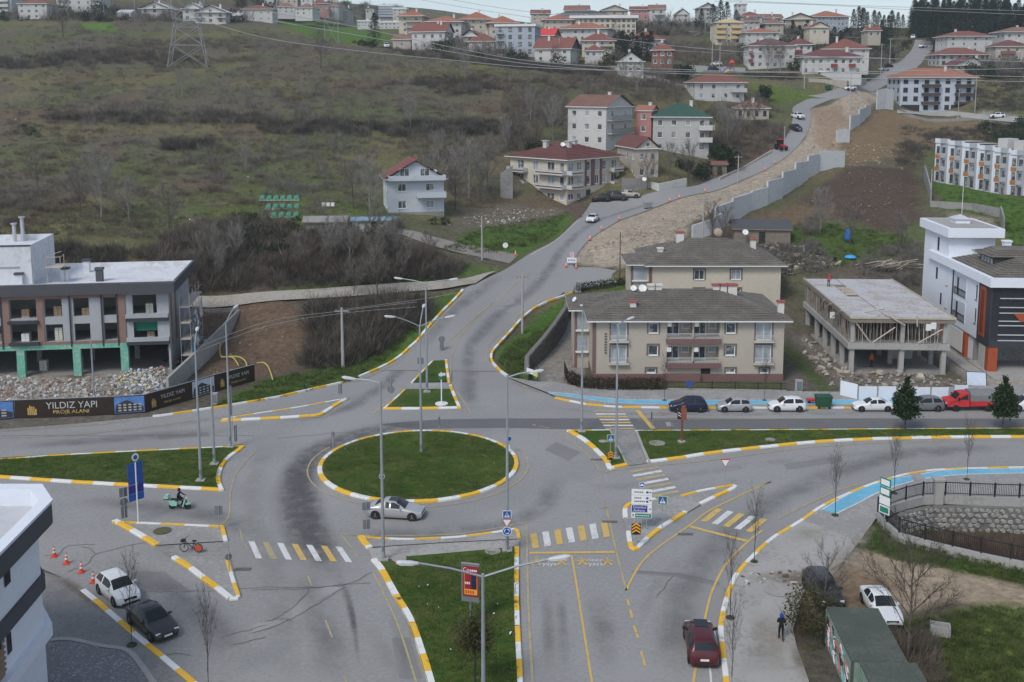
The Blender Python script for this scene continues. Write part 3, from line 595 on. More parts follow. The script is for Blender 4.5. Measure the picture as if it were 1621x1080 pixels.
pts_=[(RC[0]+(RRAD+1.0)*math.cos(a),RC[1]+(RRAD+1.0)*math.sin(a))for a in np.linspace(-.2*math.pi,1.05*math.pi,60)]
ribbon_xy([(RC[0]+(RRAD+.9)*math.cos(a),RC[1]+(RRAD+.9)*math.sin(a))for a in np.linspace(math.pi*.85,2.15*math.pi,70)],.14,ZM,M_PYF,'painted_line',mk)
def hline(px,w,m,off=.09):
 p2=resample([q[:2]for q in smooth(hits(px),5)],1.0);ribbon_xy(p2,w,0,m,'painted_line',hill,True,off)
hline([(560,606),(600,590),(640,566),(668,536),(700,503),(738,464)],.12,M_PYF)
hline([(769,573),(771,556),(784,535),(820,499),(860,473)],.12,M_PYF)
hline([(706,545),(737,518),(778,482),(812,455),(850,424)],.12,M_PYF);hline([(716,602),(713,575),(722,546),(742,518),(778,482)],.11,M_PYF)
hline([(840,405),(884,378),(917,349)],.10,M_PW)
def text_mesh(s,size,name='lettering'):
 cu=bpy.data.curves.new(name,'FONT');cu.body=s;cu.size=size;cu.align_x='CENTER';cu.align_y='CENTER'
 o=bpy.data.objects.new(name,cu);COL.objects.link(o);dg=bpy.context.evaluated_depsgraph_get()
 me=bpy.data.meshes.new_from_object(o.evaluated_get(dg));bpy.data.objects.remove(o);bpy.data.curves.remove(cu);return me
TXT={}
def text(s,size,m,parent,loc,rot=(0,0,0),scale=(1,1,1),name='lettering'):
 k=(s,size,m.name)
 if k not in TXT:
  TXT[k]=text_mesh(s,size);TXT[k].materials.clear();TXT[k].materials.append(m)
 o=link(name,TXT[k],parent,loc);o.rotation_euler=rot;o.scale=scale;return o
def walker(parent,loc,rot,s,m,name='walker_mark'):
 b=MB()
 b.add([(math.cos(a)*.11,.62+math.sin(a)*.11,0)for a in np.linspace(0,6.28,9)[:-1]],[tuple(range(8))])
 b.add([(-.08,.48,0),(-.16,.05,0),(.1,.05,0),(.12,.48,0)],[(0,1,2,3)])
 b.add([(-.16,.08,0),(-.38,-.5,0),(-.22,-.52,0),(.0,.05,0)],[(0,1,2,3)]);b.add([(-.02,.08,0),(.2,-.5,0),(.36,-.48,0),(.12,.08,0)],[(0,1,2,3)])
 b.add([(-.06,.46,0),(-.42,.14,0),(-.34,.06,0),(-.06,.3,0)],[(0,1,2,3)]);b.add([(.1,.46,0),(.42,.24,0),(.36,.12,0),(.1,.3,0)],[(0,1,2,3)])
 o=b.build(name,m,parent,loc);o.rotation_euler=rot;o.scale=(s,s,s);return o
for cx_ in(869,942):
 x,y=W(cx_,887);text('önce',.62,M_PW,mk,(x,y,ZM),scale=(1,1.3,1));x,y=W(cx_+1,893.6);text('yaya',.62,M_PW,mk,(x,y,ZM),scale=(1,1.3,1))
 for s in(-20,20):
  x,y=W(cx_+s,890.5);walker(mk,(x,y,ZM),(0,0,0),1.05,M_PY)
x,y=W(1057,672);text('yaya',.8,M_PW,mk,(x,y,ZM),(0,0,R(90)),(1,1.4,1))
x,y=W(1047,655);text('önce',.8,M_PYF,mk,(x,y,ZM),(0,0,R(90)),(1,1.4,1))
M_SBK=mat('grate bar',(.17,.165,.16),.7,.1);M_IRON=mat('cast iron',(.12,.115,.11),.7,.2,4);M_COVER=mat('concrete cover',(.33,.31,.29),.9,.2,3)
def cover(px,py,r,label,z=.0,m=None,sx=1):
 x,y=W(px,py);b=MB().lathe([(r,0),(r,.03),(r*.8,.035),(r*.78,.02),(.01,.02)],20)
 o=b.build('manhole_cover',m or M_COVER,None,(x,y,z+.02));o.scale=(sx,1,1);tag(o,label,'manhole cover');return o
cover(757,729,.9,'round concrete manhole cover in the roundabout lawn',.24);cover(1040,704.5,.8,'pale manhole cover in the median lawn beside the red pillar sign',.16)
cover(954,701.5,.4,'small drain cover in the curved grass island',.16);cover(780,876.5,.6,'square drain cover on the southern lawn by the yellow kerb corner',.16)
cover(632,888.5,.55,'pale drain cover on the southern lawn near the lamp base',.16);cover(1219,699,.5,'small cover at the northern edge of the eastern median',.16)
cover(1605,921,.8,'round manhole cover on the broken pavement strip',.14)if False else None
cover(1231,938,.95,'oval manhole cover where the concrete pavement is broken',.14);cover(257,843,.7,'mossy round cover on the small triangle island',.11,mat('mossy cover',(.1,.1,.05),.9,.3,2))
for px,py,lab in((352,896.5,'dark drain grate beside the island with the bicycle'),(945,728,'drain grate at the kerb of the curved grass island'),(965,826.5,'drain grate at the end of the southern crossing'),(1085,849 if False else 846,'drain grate beside the paved island kerb'),(384,901.5,'long drain grate left of the western crossing')):
 x,y=W(px,py);b=MB().box(-.6,.6,-.2,.2,0,.01)
 o=b.build('drain_grate',M_IRON,None,(x,y,.035));tag(o,lab,'drain grate')
 for k in range(6):MB().box(-.55+k*.2,-.48+k*.2,-.17,.17,.01,.018).build('bar',M_SBK,o)
 # ------------------------------------------------------------------ buildings
M_GLASS=mat('window glass',(.075,.09,.10),.12,.5,.5,1.5,spec=.6,col2=(.26,.27,.27),thr=1.08)
M_CURT=mat('curtained window glass',(.33,.37,.40),.2,.35,.3,1.4,spec=.5)
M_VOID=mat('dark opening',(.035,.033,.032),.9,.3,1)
M_WF=mat('white window frame',(.72,.72,.71),.5,.05);M_DF=mat('dark window frame',(.05,.05,.055),.5,.05);M_BF=mat('brown surround',(.16,.125,.115),.7,.1)
M_WHITE=mat('white render',(.52,.515,.50),.85,.13,.25,1.6,.05,col2=(.43,.425,.41),thr=1.12);M_WHITEB=mat('bright white render',(.70,.735,.80),.8,.05,.2,2,.04)
M_CREAM=mat('cream render',(.54,.49,.40),.85,.1,.3,2,.05);M_GREYR=mat('grey render',(.43,.43,.415),.9,.12,.3,2,.08,col2=(.42,.41,.39),thr=1.1)
M_BLUEG=mat('blue grey render',(.36,.40,.45),.85,.06,.3,2,.04);M_TAN=mat('beige render',(.43,.385,.325),.88,.07,.3,2,.06);M_PINK=mat('pink render',(.42,.2,.19),.85,.1,.4,2)
M_YEL=mat('ochre render',(.55,.42,.22),.85,.08,.4,2);M_STONE=mat('stone facing',(.40,.355,.31),.9,.3,1.2,5,.5);M_PLINTH=mat('maroon plinth',(.18,.105,.10),.8,.12,.5,4)
M_BRICKW=mat('red brick wall',(.24,.115,.085),.9,.25,.6,5,.2)
M_RED=mat('red roof tiles',(.215,.082,.065),.85,.25,.3,3.5,.4,col2=(.17,.085,.07),thr=1.05);M_ORA=mat('orange roof tiles',(.31,.135,.09),.85,.22,.3,3.5,.4)
M_MAR=mat('maroon roof sheets',(.145,.06,.055),.75,.2,.3,3,.3);M_BRN=mat('old brown tiles',(.26,.15,.115),.9,.3,.4,4,.5,col2=(.18,.1,.08),thr=1.0)
M_GRN=mat('green roof sheets',(.035,.085,.065),.7,.15,.3,3,.2);M_GRY=mat('grey brown roof tiles',(.135,.12,.105),.85,.18,.5,5,.4,col2=(.17,.155,.13),thr=1.08)
M_DRK=mat('dark grey roof',(.075,.078,.085),.8,.15,.4,3,.2);M_BRT=mat('bright red roof',(.55,.06,.06),.6,.1,.4);M_LGT=mat('pale metal roof',(.5,.51,.53),.5,.08,.3)
M_FASC=mat('white fascia',(.68,.68,.67),.6,.05);M_CHIM=mat('chimney render',(.6,.58,.55),.85,.1,1);M_RAIL=mat('pale metal rail',(.62,.63,.64),.4,.05,metal=.3);M_BRAIL=mat('black metal',(.022,.022,.024),.5,.1,2)
FACE={'f':(lambda w,d,u,z,e:(-w/2+u,e,z),0.0),'r':(lambda w,d,u,z,e:(w/2-e,u,z),R(90)),'l':(lambda w,d,u,z,e:(-w/2+e,d-u,z),R(-90)),'b':(lambda w,d,u,z,e:(w/2-u,d-e,z),R(180))}
def flen(fc,w,d):return w if fc in 'fb' else d
def wall_face(b,fc,w,d,z0,z1,holes,dep=.14,mi=0,u0=0.0,u1=None):
 fn=FACE[fc][0];L=flen(fc,w,d)if u1 is None else u1
 us=sorted({u0,L}|{min(max(h[0],u0),L)for h in holes}|{min(max(h[1],u0),L)for h in holes});zs=sorted({z0,z1}|{h[2]for h in holes}|{h[3]for h in holes})
 for i in range(len(us)-1):
  for j in range(len(zs)-1):
   a,c,e,g=us[i],us[i+1],zs[j],zs[j+1]
   if c-a<1e-6 or g-e<1e-6:continue
   mu,mz=(a+c)/2,(e+g)/2
   if any(h[0]<mu<h[1]and h[2]<mz<h[3]for h in holes):continue
   b.quad(fn(w,d,a,e,0),fn(w,d,c,e,0),fn(w,d,c,g,0),fn(w,d,a,g,0),mi)
 for h in holes:
  a,c,e,g=h[:4]
  for p,q in(((a,e),(a,g)),((a,g),(c,g)),((c,g),(c,e)),((c,e),(a,e))):
   b.quad(fn(w,d,p[0],p[1],0),fn(w,d,q[0],q[1],0),fn(w,d,q[0],q[1],dep),fn(w,d,p[0],p[1],dep),mi)
WC={}
def window(parent,fc,w,d,u,z,ww,wh,st='w',dep=.1,name='window'):
 """window frame with its pane, set back in the opening; u, z: centre and sill"""
 st0=st;sur=st.endswith('s');st=st.rstrip('s');key=(round(ww,2),round(wh,2),st0)
 if key not in WC:
  fm={'w':M_WF,'d':M_DF,'c':M_WF,'v':M_DF,'b':M_BF}[st];t=.09 if ww>1 else.07
  b=MB();b.box(-ww/2,-ww/2+t,-.04,.05,0,wh);b.box(ww/2-t,ww/2,-.04,.05,0,wh);b.box(-ww/2+t,ww/2-t,-.04,.05,0,t);b.box(-ww/2+t,ww/2-t,-.04,.05,wh-t,wh)
  for k in range(1,max(1,round(ww/.85))):x=-ww/2+ww*k/max(1,round(ww/.85));b.box(x-t*.4,x+t*.4,-.035,.05,t,wh-t)
  b.box(-ww/2-.06,ww/2+.06,-.2,.0,-.06,-.002,0)
  if sur:
   s=.2
   for q in((-ww/2-s,-ww/2,0,wh+s),(ww/2,ww/2+s,0,wh+s),(-ww/2,ww/2,wh,wh+s)):b.box(q[0],q[1],-.16,-.1,q[2],q[3],1)
  pm=MB();pm.quad((-ww/2+.02,.02,.02),(ww/2-.02,.02,.02),(ww/2-.02,.02,wh-.02),(-ww/2+.02,.02,wh-.02))
  WC[key]=(b.mesh(name,[fm,M_BF]),pm.mesh('pane',{'w':M_GLASS,'d':M_GLASS,'c':M_CURT,'v':M_VOID,'b':M_GLASS}[st]))
 fn,rz=FACE[fc];o=link(name,WC[key][0],parent,fn(w,d,u,z,dep),rz);link('pane',WC[key][1],o);return o
def slope(b,A,B,C,D,n,mi=0,lift=.08):
 """one roof plane from eave A-B up to ridge D-C, in n overlapping courses"""
 A,B,C,D=map(Vector,(A,B,C,D));nr=(B-A).cross(D-A).normalized()
 if n<=1:b.quad(A,B,C,D,mi)if(C-D).length>1e-4 else b.add([A,B,C],[(0,1,2)],mi);return
 for i in range(n):
  t0,t1=i/n,(i+1)/n;p,q,r,s=A.lerp(D,t0)+nr*lift,B.lerp(C,t0)+nr*lift,B.lerp(C,t1),A.lerp(D,t1)
  b.quad(p,q,r,s,mi);b.quad(A.lerp(D,t0),B.lerp(C,t0),q,p,mi)
def roof_mesh(kind,w,d,h,rise,ov,n=0):
 """0 tiles, 1 fascia and soffit"""
 b=MB();x0,x1,y0,y1=-w/2-ov,w/2+ov,-ov,d+ov
 b.box(x0,x1,y0,y1,h-.02,h+.16,1)if kind!='flat' else None
 z=h+.165
 if kind=='hip':
  W_,D_=x1-x0,y1-y0;m=min(W_,D_)/2
  if W_>=D_:r0,r1=(x0+m,(y0+y1)/2,z+rise),(x1-m,(y0+y1)/2,z+rise)
  else:r0,r1=((x0+x1)/2,y0+m,z+rise),((x0+x1)/2,y1-m,z+rise)
  c=[(x0,y0,z),(x1,y0,z),(x1,y1,z),(x0,y1,z)]
  if W_>=D_:
   slope(b,c[0],c[1],r1,r0,n);slope(b,c[1],c[2],r1,r1,n);slope(b,c[2],c[3],r0,r1,n);slope(b,c[3],c[0],r0,r0,n)
  else:
   slope(b,c[0],c[1],r0,r0,n);slope(b,c[1],c[2],r1,r0,n);slope(b,c[2],c[3],r1,r1,n);slope(b,c[3],c[0],r0,r1,n)
 elif kind=='gx':
  ym=(y0+y1)/2;a,c=(x0,ym,z+rise),(x1,ym,z+rise)
  slope(b,(x0,y0,z),(x1,y0,z),c,a,n);slope(b,(x1,y1,z),(x0,y1,z),a,c,n)
  for x,s in((-w/2,1),(w/2,-1)):b.add([(x,0,z),(x,ym,z+rise*.93),(x,d,z)],[(0,1,2)[::s]],2)
 elif kind=='gy':
  xm=0;a,c=(xm,y0,z+rise),(xm,y1,z+rise)
  slope(b,(x1,y0,z),(x1,y1,z),c,a,n);slope(b,(x0,y1,z),(x0,y0,z),a,c,n)
  for y,s in((0,1),(d,-1)):b.add([(-w/2,y,z),(w/2,y,z),(0,y,z+rise*.93)],[(0,1,2)[::s]],2)
 else:
  b.box(x0,x1,y0,y1,h,h+.25,1);b.box(x0,x1,y0,y0+.2,h+.25,h+.25+rise,1);b.box(x0,x1,y1-.2,y1,h+.25,h+.25+rise,1);b.box(x0,x0+.2,y0+.2,y1-.2,h+.25,h+.25+rise,1);b.box(x1-.2,x1,y0+.2,y1-.2,h+.25,h+.25+rise,1)
  b.quad((x0+.2,y0+.2,h+.27),(x1-.2,y0+.2,h+.27),(x1-.2,y1-.2,h+.27),(x0+.2,y1-.2,h+.27),0)
 return b
def rail_mesh(L,h=1.0,step=.45,r=.02):
 b=MB();b.box(0,L,-.03,.03,h-.06,h);b.box(0,L,-.02,.02,.08,.12)
 n=max(2,int(L/step))
 for i in range(n+1):x=min(max(L*i/n,r),L-r);b.box(x-r,x+r,-.02,.02,0,h-.06)
 return b
def balcony(parent,fc,w,d,u0,u1,z,dep=1.2,wm=None,rail=None,solid=.95,cap=None):
 """slab with a parapet (or a rail) on three sides, standing out of a face"""
 fn,rz=FACE[fc];L=u1-u0;b=MB();b.box(0,L,-dep,0.02,-.16,0)
 if solid:
  b.box(0,L,-dep-.1,-dep,-.2,solid,1);b.box(0,.1,-dep,.0,.0,solid,1);b.box(L-.1,L,-dep,.0,.0,solid,1)
 o=b.build('balcony',[M_CONCD if not wm else wm,wm or M_WHITE],parent,fn(w,d,u0,z,0),rz)
 if rail:
  r=rail_mesh(L,(1.0-solid)if solid else 1.0).build('railing',rail,o,(0,-dep-.05 if solid else-dep+.05,solid))
 return o
def house(name,label,x0,x1,yb,ye,yaw=0,d=10.,wm=None,roof=('hip',2.2,.6,None),fl=2,win=None,st='w',ww=1.2,wh=1.35,balc=(),chim=1,D=None,n=0,gm=None,cat='house',group=None,cols=None,scols=None,sink=3.0,door=None,sw=None,gw=False,base=None):
 """x0..x1: columns of the front face in the photo, yb: row of its foot, ye: row of its eaves"""
 px=(x0+x1)/2
 P0=hit(px,yb)if D is None else at(px,yb,D)
 Dd=P0[1];w=(x1-x0)*Dd/F/max(.35,math.cos(R(yaw)));h=max(2.2,zat(ye,Dd)-P0[2]);wm=wm or M_WHITE
 ox=0
 rt=root(name,(P0[0],P0[1],P0[2]),R(yaw),label,cat,group)
 fh=h/fl;holes={k:[]for k in 'flrb'};wl=[]
 cols=cols if cols is not None else max(1,round(w/3.3));scols=scols if scols is not None else max(1,round(d/4.2))
 whh=min(wh,fh*.55);wd=ww
 for fc,nc in(('f',cols),('l',scols),('r',scols)):
  L=flen(fc,w,d)
  for k in range(nc):
   u=L*(k+.5)/nc
   for q in range(fl):
    if door is not None and fc=='f' and q==0 and k==door:continue
    z=q*fh+fh*.30;wx=min(wd,L/nc*.6)
    holes[fc].append((u-wx/2,u+wx/2,z,z+whh));wl.append((fc,u,z,wx,whh))
 b=MB()
 for fc in 'flrb':wall_face(b,fc,w,d,-sink,h,holes[fc])
 b.build('wall',wm,rt)
 if base:MB().box(-w/2-.04,w/2+.04,-.04,d+.04,-sink,.9).build('plinth',base,rt)
 for k,(fc,u,z,wx,hz)in enumerate(wl):
  window(rt,fc,w,d,u,z,wx,hz,st if(k*7+int(x0))%5 else('c' if st=='w' else st))
 if door is not None:
  u=w*(door+.5)/cols;b=MB();b.box(-.55,.55,-.06,.0,0,2.1);o=b.build('door',M_BF,rt,(-w/2+u,0,0));MB().box(.38,.44,-.12,-.06,.95,1.1).build('handle',M_RAIL,o)
 kind,rise,ov,rm=roof;rm=rm or M_RED
 ro=roof_mesh(kind,w,d,h,rise,ov,n).build('roof',[rm,M_FASC,gm or wm],rt)
 r2=random.Random(int(x0*13+yb))
 for k in range(chim):
  cx,cy=r2.uniform(-w*.3,w*.3),d*r2.uniform(.3,.6);zb=h+.1+(rise*.45 if kind!='flat' else.1)
  b=MB();b.box(cx-.35,cx+.35,cy-.3,cy+.3,zb,h+.2+(rise if kind!='flat' else.9)+.5);b.box(cx-.45,cx+.45,cy-.4,cy+.4,h+.2+(rise if kind!='flat' else.9)+.5,h+.2+(rise if kind!='flat' else.9)+.62)
  b.build('chimney',M_CHIM,ro)
 for q in balc:
  fc,a,c,fq=q[:4];L=flen(fc,w,d);o_=q[4]if len(q)>4 else{}
  balcony(rt,fc,w,d,L*a,L*c,fq*fh+.05,**o_)
 if gw and kind=='gy':window(rt,'f',w,d,w/2,h+.45,1.0,.9,st,dep=-.02)
 return rt,w,h,d
 # ------------- mid-distance houses along the hill road
M_PBLUE=mat('pale blue white render',(.49,.53,.57),.85,.1,.25,1.6,.05,col2=(.42,.45,.48),thr=1.12);RB=dict(wm=M_WHITE,solid=.6,rail=M_RAIL);WB=dict(wm=M_WHITE);DB=dict(wm=M_GREYR,solid=0,rail=M_BRAIL)
rt,w,h,d=house('gabled_house','pale blue gabled house with red roof and two balconies on the green slope',616,702,338,284,12,9,M_PBLUE,('gy',3.2,.7,M_RED),2,cols=2,ww=1.5,chim=0,gw=False,gm=M_PBLUE,balc=(('f',.5,1.02,1,dict(wm=M_PBLUE,dep=1.6,solid=.8)),('f',.0,1.02,2,dict(wm=M_PBLUE,dep=1.2,solid=.7))),n=10)
for u in(w*.3,w*.66):window(rt,'f',w,d,u,h+.55,1.7,1.4,'w',dep=-.03)
MB().box(.2,.8,4,4.6,h+2.3,h+4.0).build('chimney',M_BRN,[c for c in rt.children if c.name.startswith('roof')][0])
MB().box(-w/2-.02,w/2+.02,-.05,.01,-2,.25).build('plinth',M_CONCD,rt)
CA=at(897,321,216);yaw=-45
rt=root('apartment_house',(CA[0],CA[1],CA[2]),0,'three-storey cream building with maroon hipped roof and banded corner balconies','apartment house')
rt.location=(CA[0]-math.cos(R(yaw))*8.0,CA[1]-math.sin(R(yaw))*8.0,CA[2]);rt.rotation_euler=(0,0,R(yaw));w,d,h=16.,16.5,8.5;fh=h/3
b=MB();hl={'f':[],'r':[],'l':[],'b':[]};wl=[]
for q in range(3):
 for u,ww_ in((3.0,1.9),(7.3,1.5),(11.6,2.0),(14.6,1.2)):wl.append(('f',u,q*fh+.35,ww_,1.95 if q else 1.3))
 for u,ww_ in((1.3,1.7),(3.8,1.3),(6.6,1.2),(9.3,1.3),(11.6,1.3),(14.8,1.8)):wl.append(('r',u,q*fh+.4,ww_,1.9 if q else 1.3))
for fc,u,z,a,c in wl:hl[fc].append((u-a/2,u+a/2,z,z+c))
for fc in 'frlb':wall_face(b,fc,w,d,-2.5,h,hl[fc])
b.build('wall',M_CREAM,rt)
for k,(fc,u,z,a,c)in enumerate(wl):window(rt,fc,w,d,u,z,a,c,'c' if k%3==0 else 'w')
ro=roof_mesh('hip',w,d,h,3.0,.9,12).build('roof',[M_MAR,M_FASC,M_CREAM],rt)
for cx,cy in((-2,4.5),(3.0,6),(1.5,9.5)):
 MB().box(cx-.5,cx+.5,cy-.4,cy+.4,h+1.0,h+3.3).box(cx-.7,cx+.7,cy-.6,cy+.6,h+3.3,h+3.45).build('chimney',M_WHITE,ro)
for q in(1,2):
 for fc,a,c in(('f',.2,5.2),('f',8.6,16.0),('r',0,3.4),('r',13.2,16.4)):
  o=balcony(rt,fc,w,d,a,c,q*fh,1.3,M_WHITE,M_RAIL,.7);L=c-a
  MB().box(.02,L-.02,-1.43,-1.40,.12,.34).build('band',M_MAR,o)
for u0,u1 in((5.4,6.0),(7.3,8.5),(10.1,10.8)):MB().box(w/2+.01,w/2+.06,u0,u1,fh+.1,h-.2).build('cladding_panel',M_PLINTH,rt)
MB().box(w/2-.02,w/2+.05,5.9,7.2,0,2.2).build('door',M_DF,rt)
house('hill_house','white three-storey house with old brown tiled roof and iron balcony rails',900,957,232,170,-35,12,M_WHITE,('gx',2.6,.5,M_BRN),3,cols=3,scols=2,wh=1.3,balc=(('r',.05,.95,1,DB),('r',.05,.95,2,DB)),chim=1,gm=M_WHITE,n=10)
house('annexe_house','small red annexe squeezed between the white and the green-roofed house',1006,1030,214,176,-20,7,M_PINK,('gx',1.2,.3,M_ORA),2,cols=1,scols=1,D=252)
house('apartment_house','grey four-storey house with dark green hipped roof',1034,1120,243,186,-8,11,M_GREYR,('hip',3.0,.7,M_GRN),3,cols=4,scols=2,balc=(('f',.82,1.06,1,WB),('f',.82,1.06,2,WB),('r',.0,.6,2,WB)),n=0)
house('stone_house','stone-faced house with brown gabled roof and dark timber attic',1007,1042,285,236,14,12,M_STONE,('gy',2.4,.5,M_MAR),2,cols=2,scols=3,ww=1.0,gw=True,gm=M_STONE,chim=0,D=226)
house('roadside_house','long white two-storey house with dull red roof under the playground',1100,1178,160,131,6,9,M_WHITE,('hip',2.4,.8,M_RED),2,cols=4,balc=(('f',.72,1.03,1,WB),),n=0,chim=0)
house('old_stone_house','low old stone house with sagging brown tiles beside the hill road',1166,1216,189,172,-6,8,M_STONE,('hip',2.0,.5,M_BRN),1,cols=4,st='v',ww=.9)
rt,w,h,d=house('apartment_block','pale blue four-storey block with orange roof and brown balconies on the bare plot',1424,1539,178,123,0,12,mat('pale blue block render',(.46,.50,.57),.85,.06,.3,2),('hip',2.9,1.1,M_ORA),4,cols=7,scols=3,st='v',ww=1.5,wh=1.5,chim=1,D=345,balc=tuple(('f',a,c,q,dict(wm=mat('dark brown balcony',(.075,.055,.052),.8,.1),dep=1.4,solid=.6))for a,c in((.29,.53),(.74,.99))for q in(1,2,3)))
for a,c in((.02,.27),(.70,.97)):MB().box(-w/2+w*a,-w/2+w*c,-.03,.02,0,2.4).build('shop_front',M_VOID,rt)
# ------------- the terraces and villas further up
H=house
H('villa','white villa with red hipped roof at the meadow edge above the pylon',30,75,31,6,0,10,M_WHITE,('hip',2.0,.6,M_RED),3,cols=4)
H('terrace_house','white balconied block at the very corner of the hillside terrace',-14,19,28,-6,0,10,M_WHITE,('flat',.6,.3,M_LGT),4,cols=3,balc=tuple(('f',.1,.9,q,WB)for q in(1,2,3)))
H('terrace_house','wide white block with blue stair window between two balcony stacks',91,161,26,-8,0,10,M_WHITE,('flat',.6,.3,M_LGT),4,cols=5,balc=tuple(('f',a,c,q,WB)for a,c in((.02,.25),(.75,.98))for q in(1,2,3)))
H('shed','pale metal-roofed shed beside the white hillside blocks',186,208,31,20,0,8,M_LGT,('gx',1.2,.2,M_LGT),1,cols=0,scols=0,chim=0)
H('gabled_villa','white gabled villa with black garden wall beside the pylon top',224,266,30,14,0,10,M_WHITE,('gy',2.8,.9,M_LGT),2,cols=3,st='d',gw=True,balc=(('f',.0,.3,1,DB),('f',.7,1.0,1,DB)))
H('gabled_villa','partly hidden white gabled villa just right of the pylon',290,318,34,14,0,10,M_WHITE,('gy',2.4,.8,M_LGT),2,cols=2,st='d')
H('gabled_villa','white gabled villa with tall middle window below the far village',310,357,37,20,0,10,M_WHITE,('gy',2.8,.9,M_LGT),2,cols=3,st='d',gw=True,balc=(('f',.0,.3,1,DB),('f',.7,1.0,1,DB)))
H('villa','big white villa with pale red roof and small paired windows',384,431,34,15,0,12,M_WHITE,('hip',2.4,.8,M_RED),2,cols=4,ww=.9,wh=.9)
H('cottage','low white annexe against the big white villa',360,383,34,26,0,7,M_WHITE,('gx',1.2,.3,M_LGT),1,cols=3,ww=.7)
for k,(a,c,yb,ye,rm,wm,f,lab)in enumerate(((467,495,24,13,M_BRN,M_WHITE,2,'white far village house with two dark window bays'),(440,466,21,11,M_BRN,M_WHITE,2,'far village house beside the conifer below the ridge'),(496,520,19,6,M_RED,M_PINK,3,'reddish far village house above the white one'),(521,536,24,10,M_BRN,M_GREYR,3,'narrow grey far village house behind the thin masts'),(540,550,33,17,M_DRK,M_GREYR,4,'slim grey tower house at the end of the far village'),(418,438,8,-4,M_RED,M_WHITE,2,'far village house high above the big white villa'),(445,470,6,-6,M_BRN,M_CREAM,2,'cream far village house at the picture top near the masts'),(375,398,6,-5,M_RED,M_WHITE,2,'pale far village house behind the villa conifers'),(476,500,6,-8,M_RED,M_WHITE,2,'highest white far village house below the ridge'),(320,350,9,-3,M_ORA,M_WHITE,2,'orange-roofed far house above the gabled villas'))):
 H('village_house',lab,a,c,yb,ye,(-12,8,15,-6)[k%4],10,wm,('hip',2.6,.5,rm),f,cols=3,D=560+k*12,group='far village houses')
H('apartment_block','blue and white stepped apartment block below the bare ridge',600,622,31,10,0,12,M_WHITE,('flat',.8,.4,M_DRK),5,cols=3,balc=tuple(('f',.0,1.,q,dict(wm=M_BLUEG))for q in(1,2,3,4)),D=620)
H('apartment_block','white lower wing of the stepped apartment block',622,643,33,15,0,12,M_WHITE,('flat',.8,.4,M_LGT),4,cols=3,D=618)
H('row_house','long low white row above the dark evergreen',566,601,43,34,-6,8,M_WHITE,('flat',.4,.3,M_LGT),2,cols=7,scols=2,D=540)
H('row_house','white low row behind the dark evergreen',602,640,47,36,-6,8,M_WHITE,('flat',.4,.3,M_LGT),2,cols=6,scols=2,D=525)
H('row_house','small grey house between the village and the blue block',579,592,23,15,0,8,M_GREYR,('hip',1.2,.3,M_DRK),1,cols=2,D=600)
H('hill_house','white house with red gabled roof at the upper meadow edge',652,704,79,51,-14,10,M_WHITE,('gx',3.2,.6,M_RED),2,cols=4,balc=(('r',0,1,1,WB),('f',.55,1.02,1,WB)),gm=M_WHITE,chim=2)
H('barn','brown low barn left of the red-gabled house',622,650,77,63,-8,9,M_STONE,('gx',2.0,.5,M_BRN),1,cols=1)
H('apartment_block','cream apartment block with orange roof and big dark balconies',632,668,62,26,-6,14,M_CREAM,('hip',2.6,1.4,M_ORA),4,cols=2,balc=(('f',.3,.95,1,DB),('f',.3,.95,2,DB),('f',.3,.95,3,DB)),D=432)
H('apartment_block','orange-roofed block stepping down behind the red-gabled house',676,730,74,35,-6,14,M_WHITE,('hip',2.6,1.2,M_ORA),4,cols=4,D=410)
H('apartment_block','cream block with orange roof and tall stair window',732,779,66,31,4,14,M_CREAM,('hip',3.2,1.2,M_ORA),4,cols=4,D=425)
H('apartment_block','orange-roofed cream block partly behind the blue-grey block',775,818,66,37,4,14,M_CREAM,('hip',3.0,1.2,M_ORA),3,cols=3,D=418)
H('garden_house','white house with dark gabled roof and two balconies',733,756,87,58,-10,9,M_WHITE,('gy',2.2,.8,M_BRN),3,cols=1,balc=(('f',.05,1,1,DB),('f',.05,1,2,DB)),D=372)
H('garden_house','white house with red hipped roof and painted street wall',743,782,88,66,-8,10,M_WHITE,('hip',2.8,.6,M_RED),2,cols=2,D=362)
H('apartment_block','blue-grey block with dark roof and narrow windows',785,846,88,42,-10,13,M_BLUEG,('flat',.5,.4,M_DRK),4,cols=4,st='d',ww=1.1,balc=tuple(('f',.02,.22,q,DB)for q in(1,2,3)),D=354)
H('garden_house','white house with red gabled roof and pale attic dormer',847,902,99,78,-18,11,M_WHITE,('gx',3.6,.6,M_RED),2,cols=3,gm=M_DRK,D=340)
H('garden_house','small house with a bright red roof behind the dormer house',850,876,76,57,-18,8,M_TAN,('gx',2.6,.5,M_BRT),2,cols=2,gm=M_BRN,D=375)
H('apartment_block','long white block with orange roof above the dormer house',884,960,66,46,-14,14,M_WHITE,('hip',2.4,1.2,M_ORA),2,cols=7,D=395)
H('apartment_block','orange-roofed long block below the skyline houses',862,905,48,32,0,14,M_CREAM,('hip',2.4,1.2,M_ORA),2,cols=4,D=445)
H('apartment_block','cream apartment row with ochre roof edge',906,974,54,29,-8,12,M_CREAM,('flat',.9,1.0,M_YEL),3,cols=8,st='d',D=450)
H('apartment_block','end of the cream row with ochre roof edge beside a small conifer',976,1006,54,29,-4,12,M_CREAM,('flat',.9,1.0,M_YEL),3,cols=4,st='d',D=440)
H('garden_house','cream house with red hipped roof and dark shaded terrace',922,972,82,65,-6,11,M_CREAM,('hip',3.2,.8,M_RED),2,cols=4,balc=(('f',.55,.95,1,DB),),D=362)
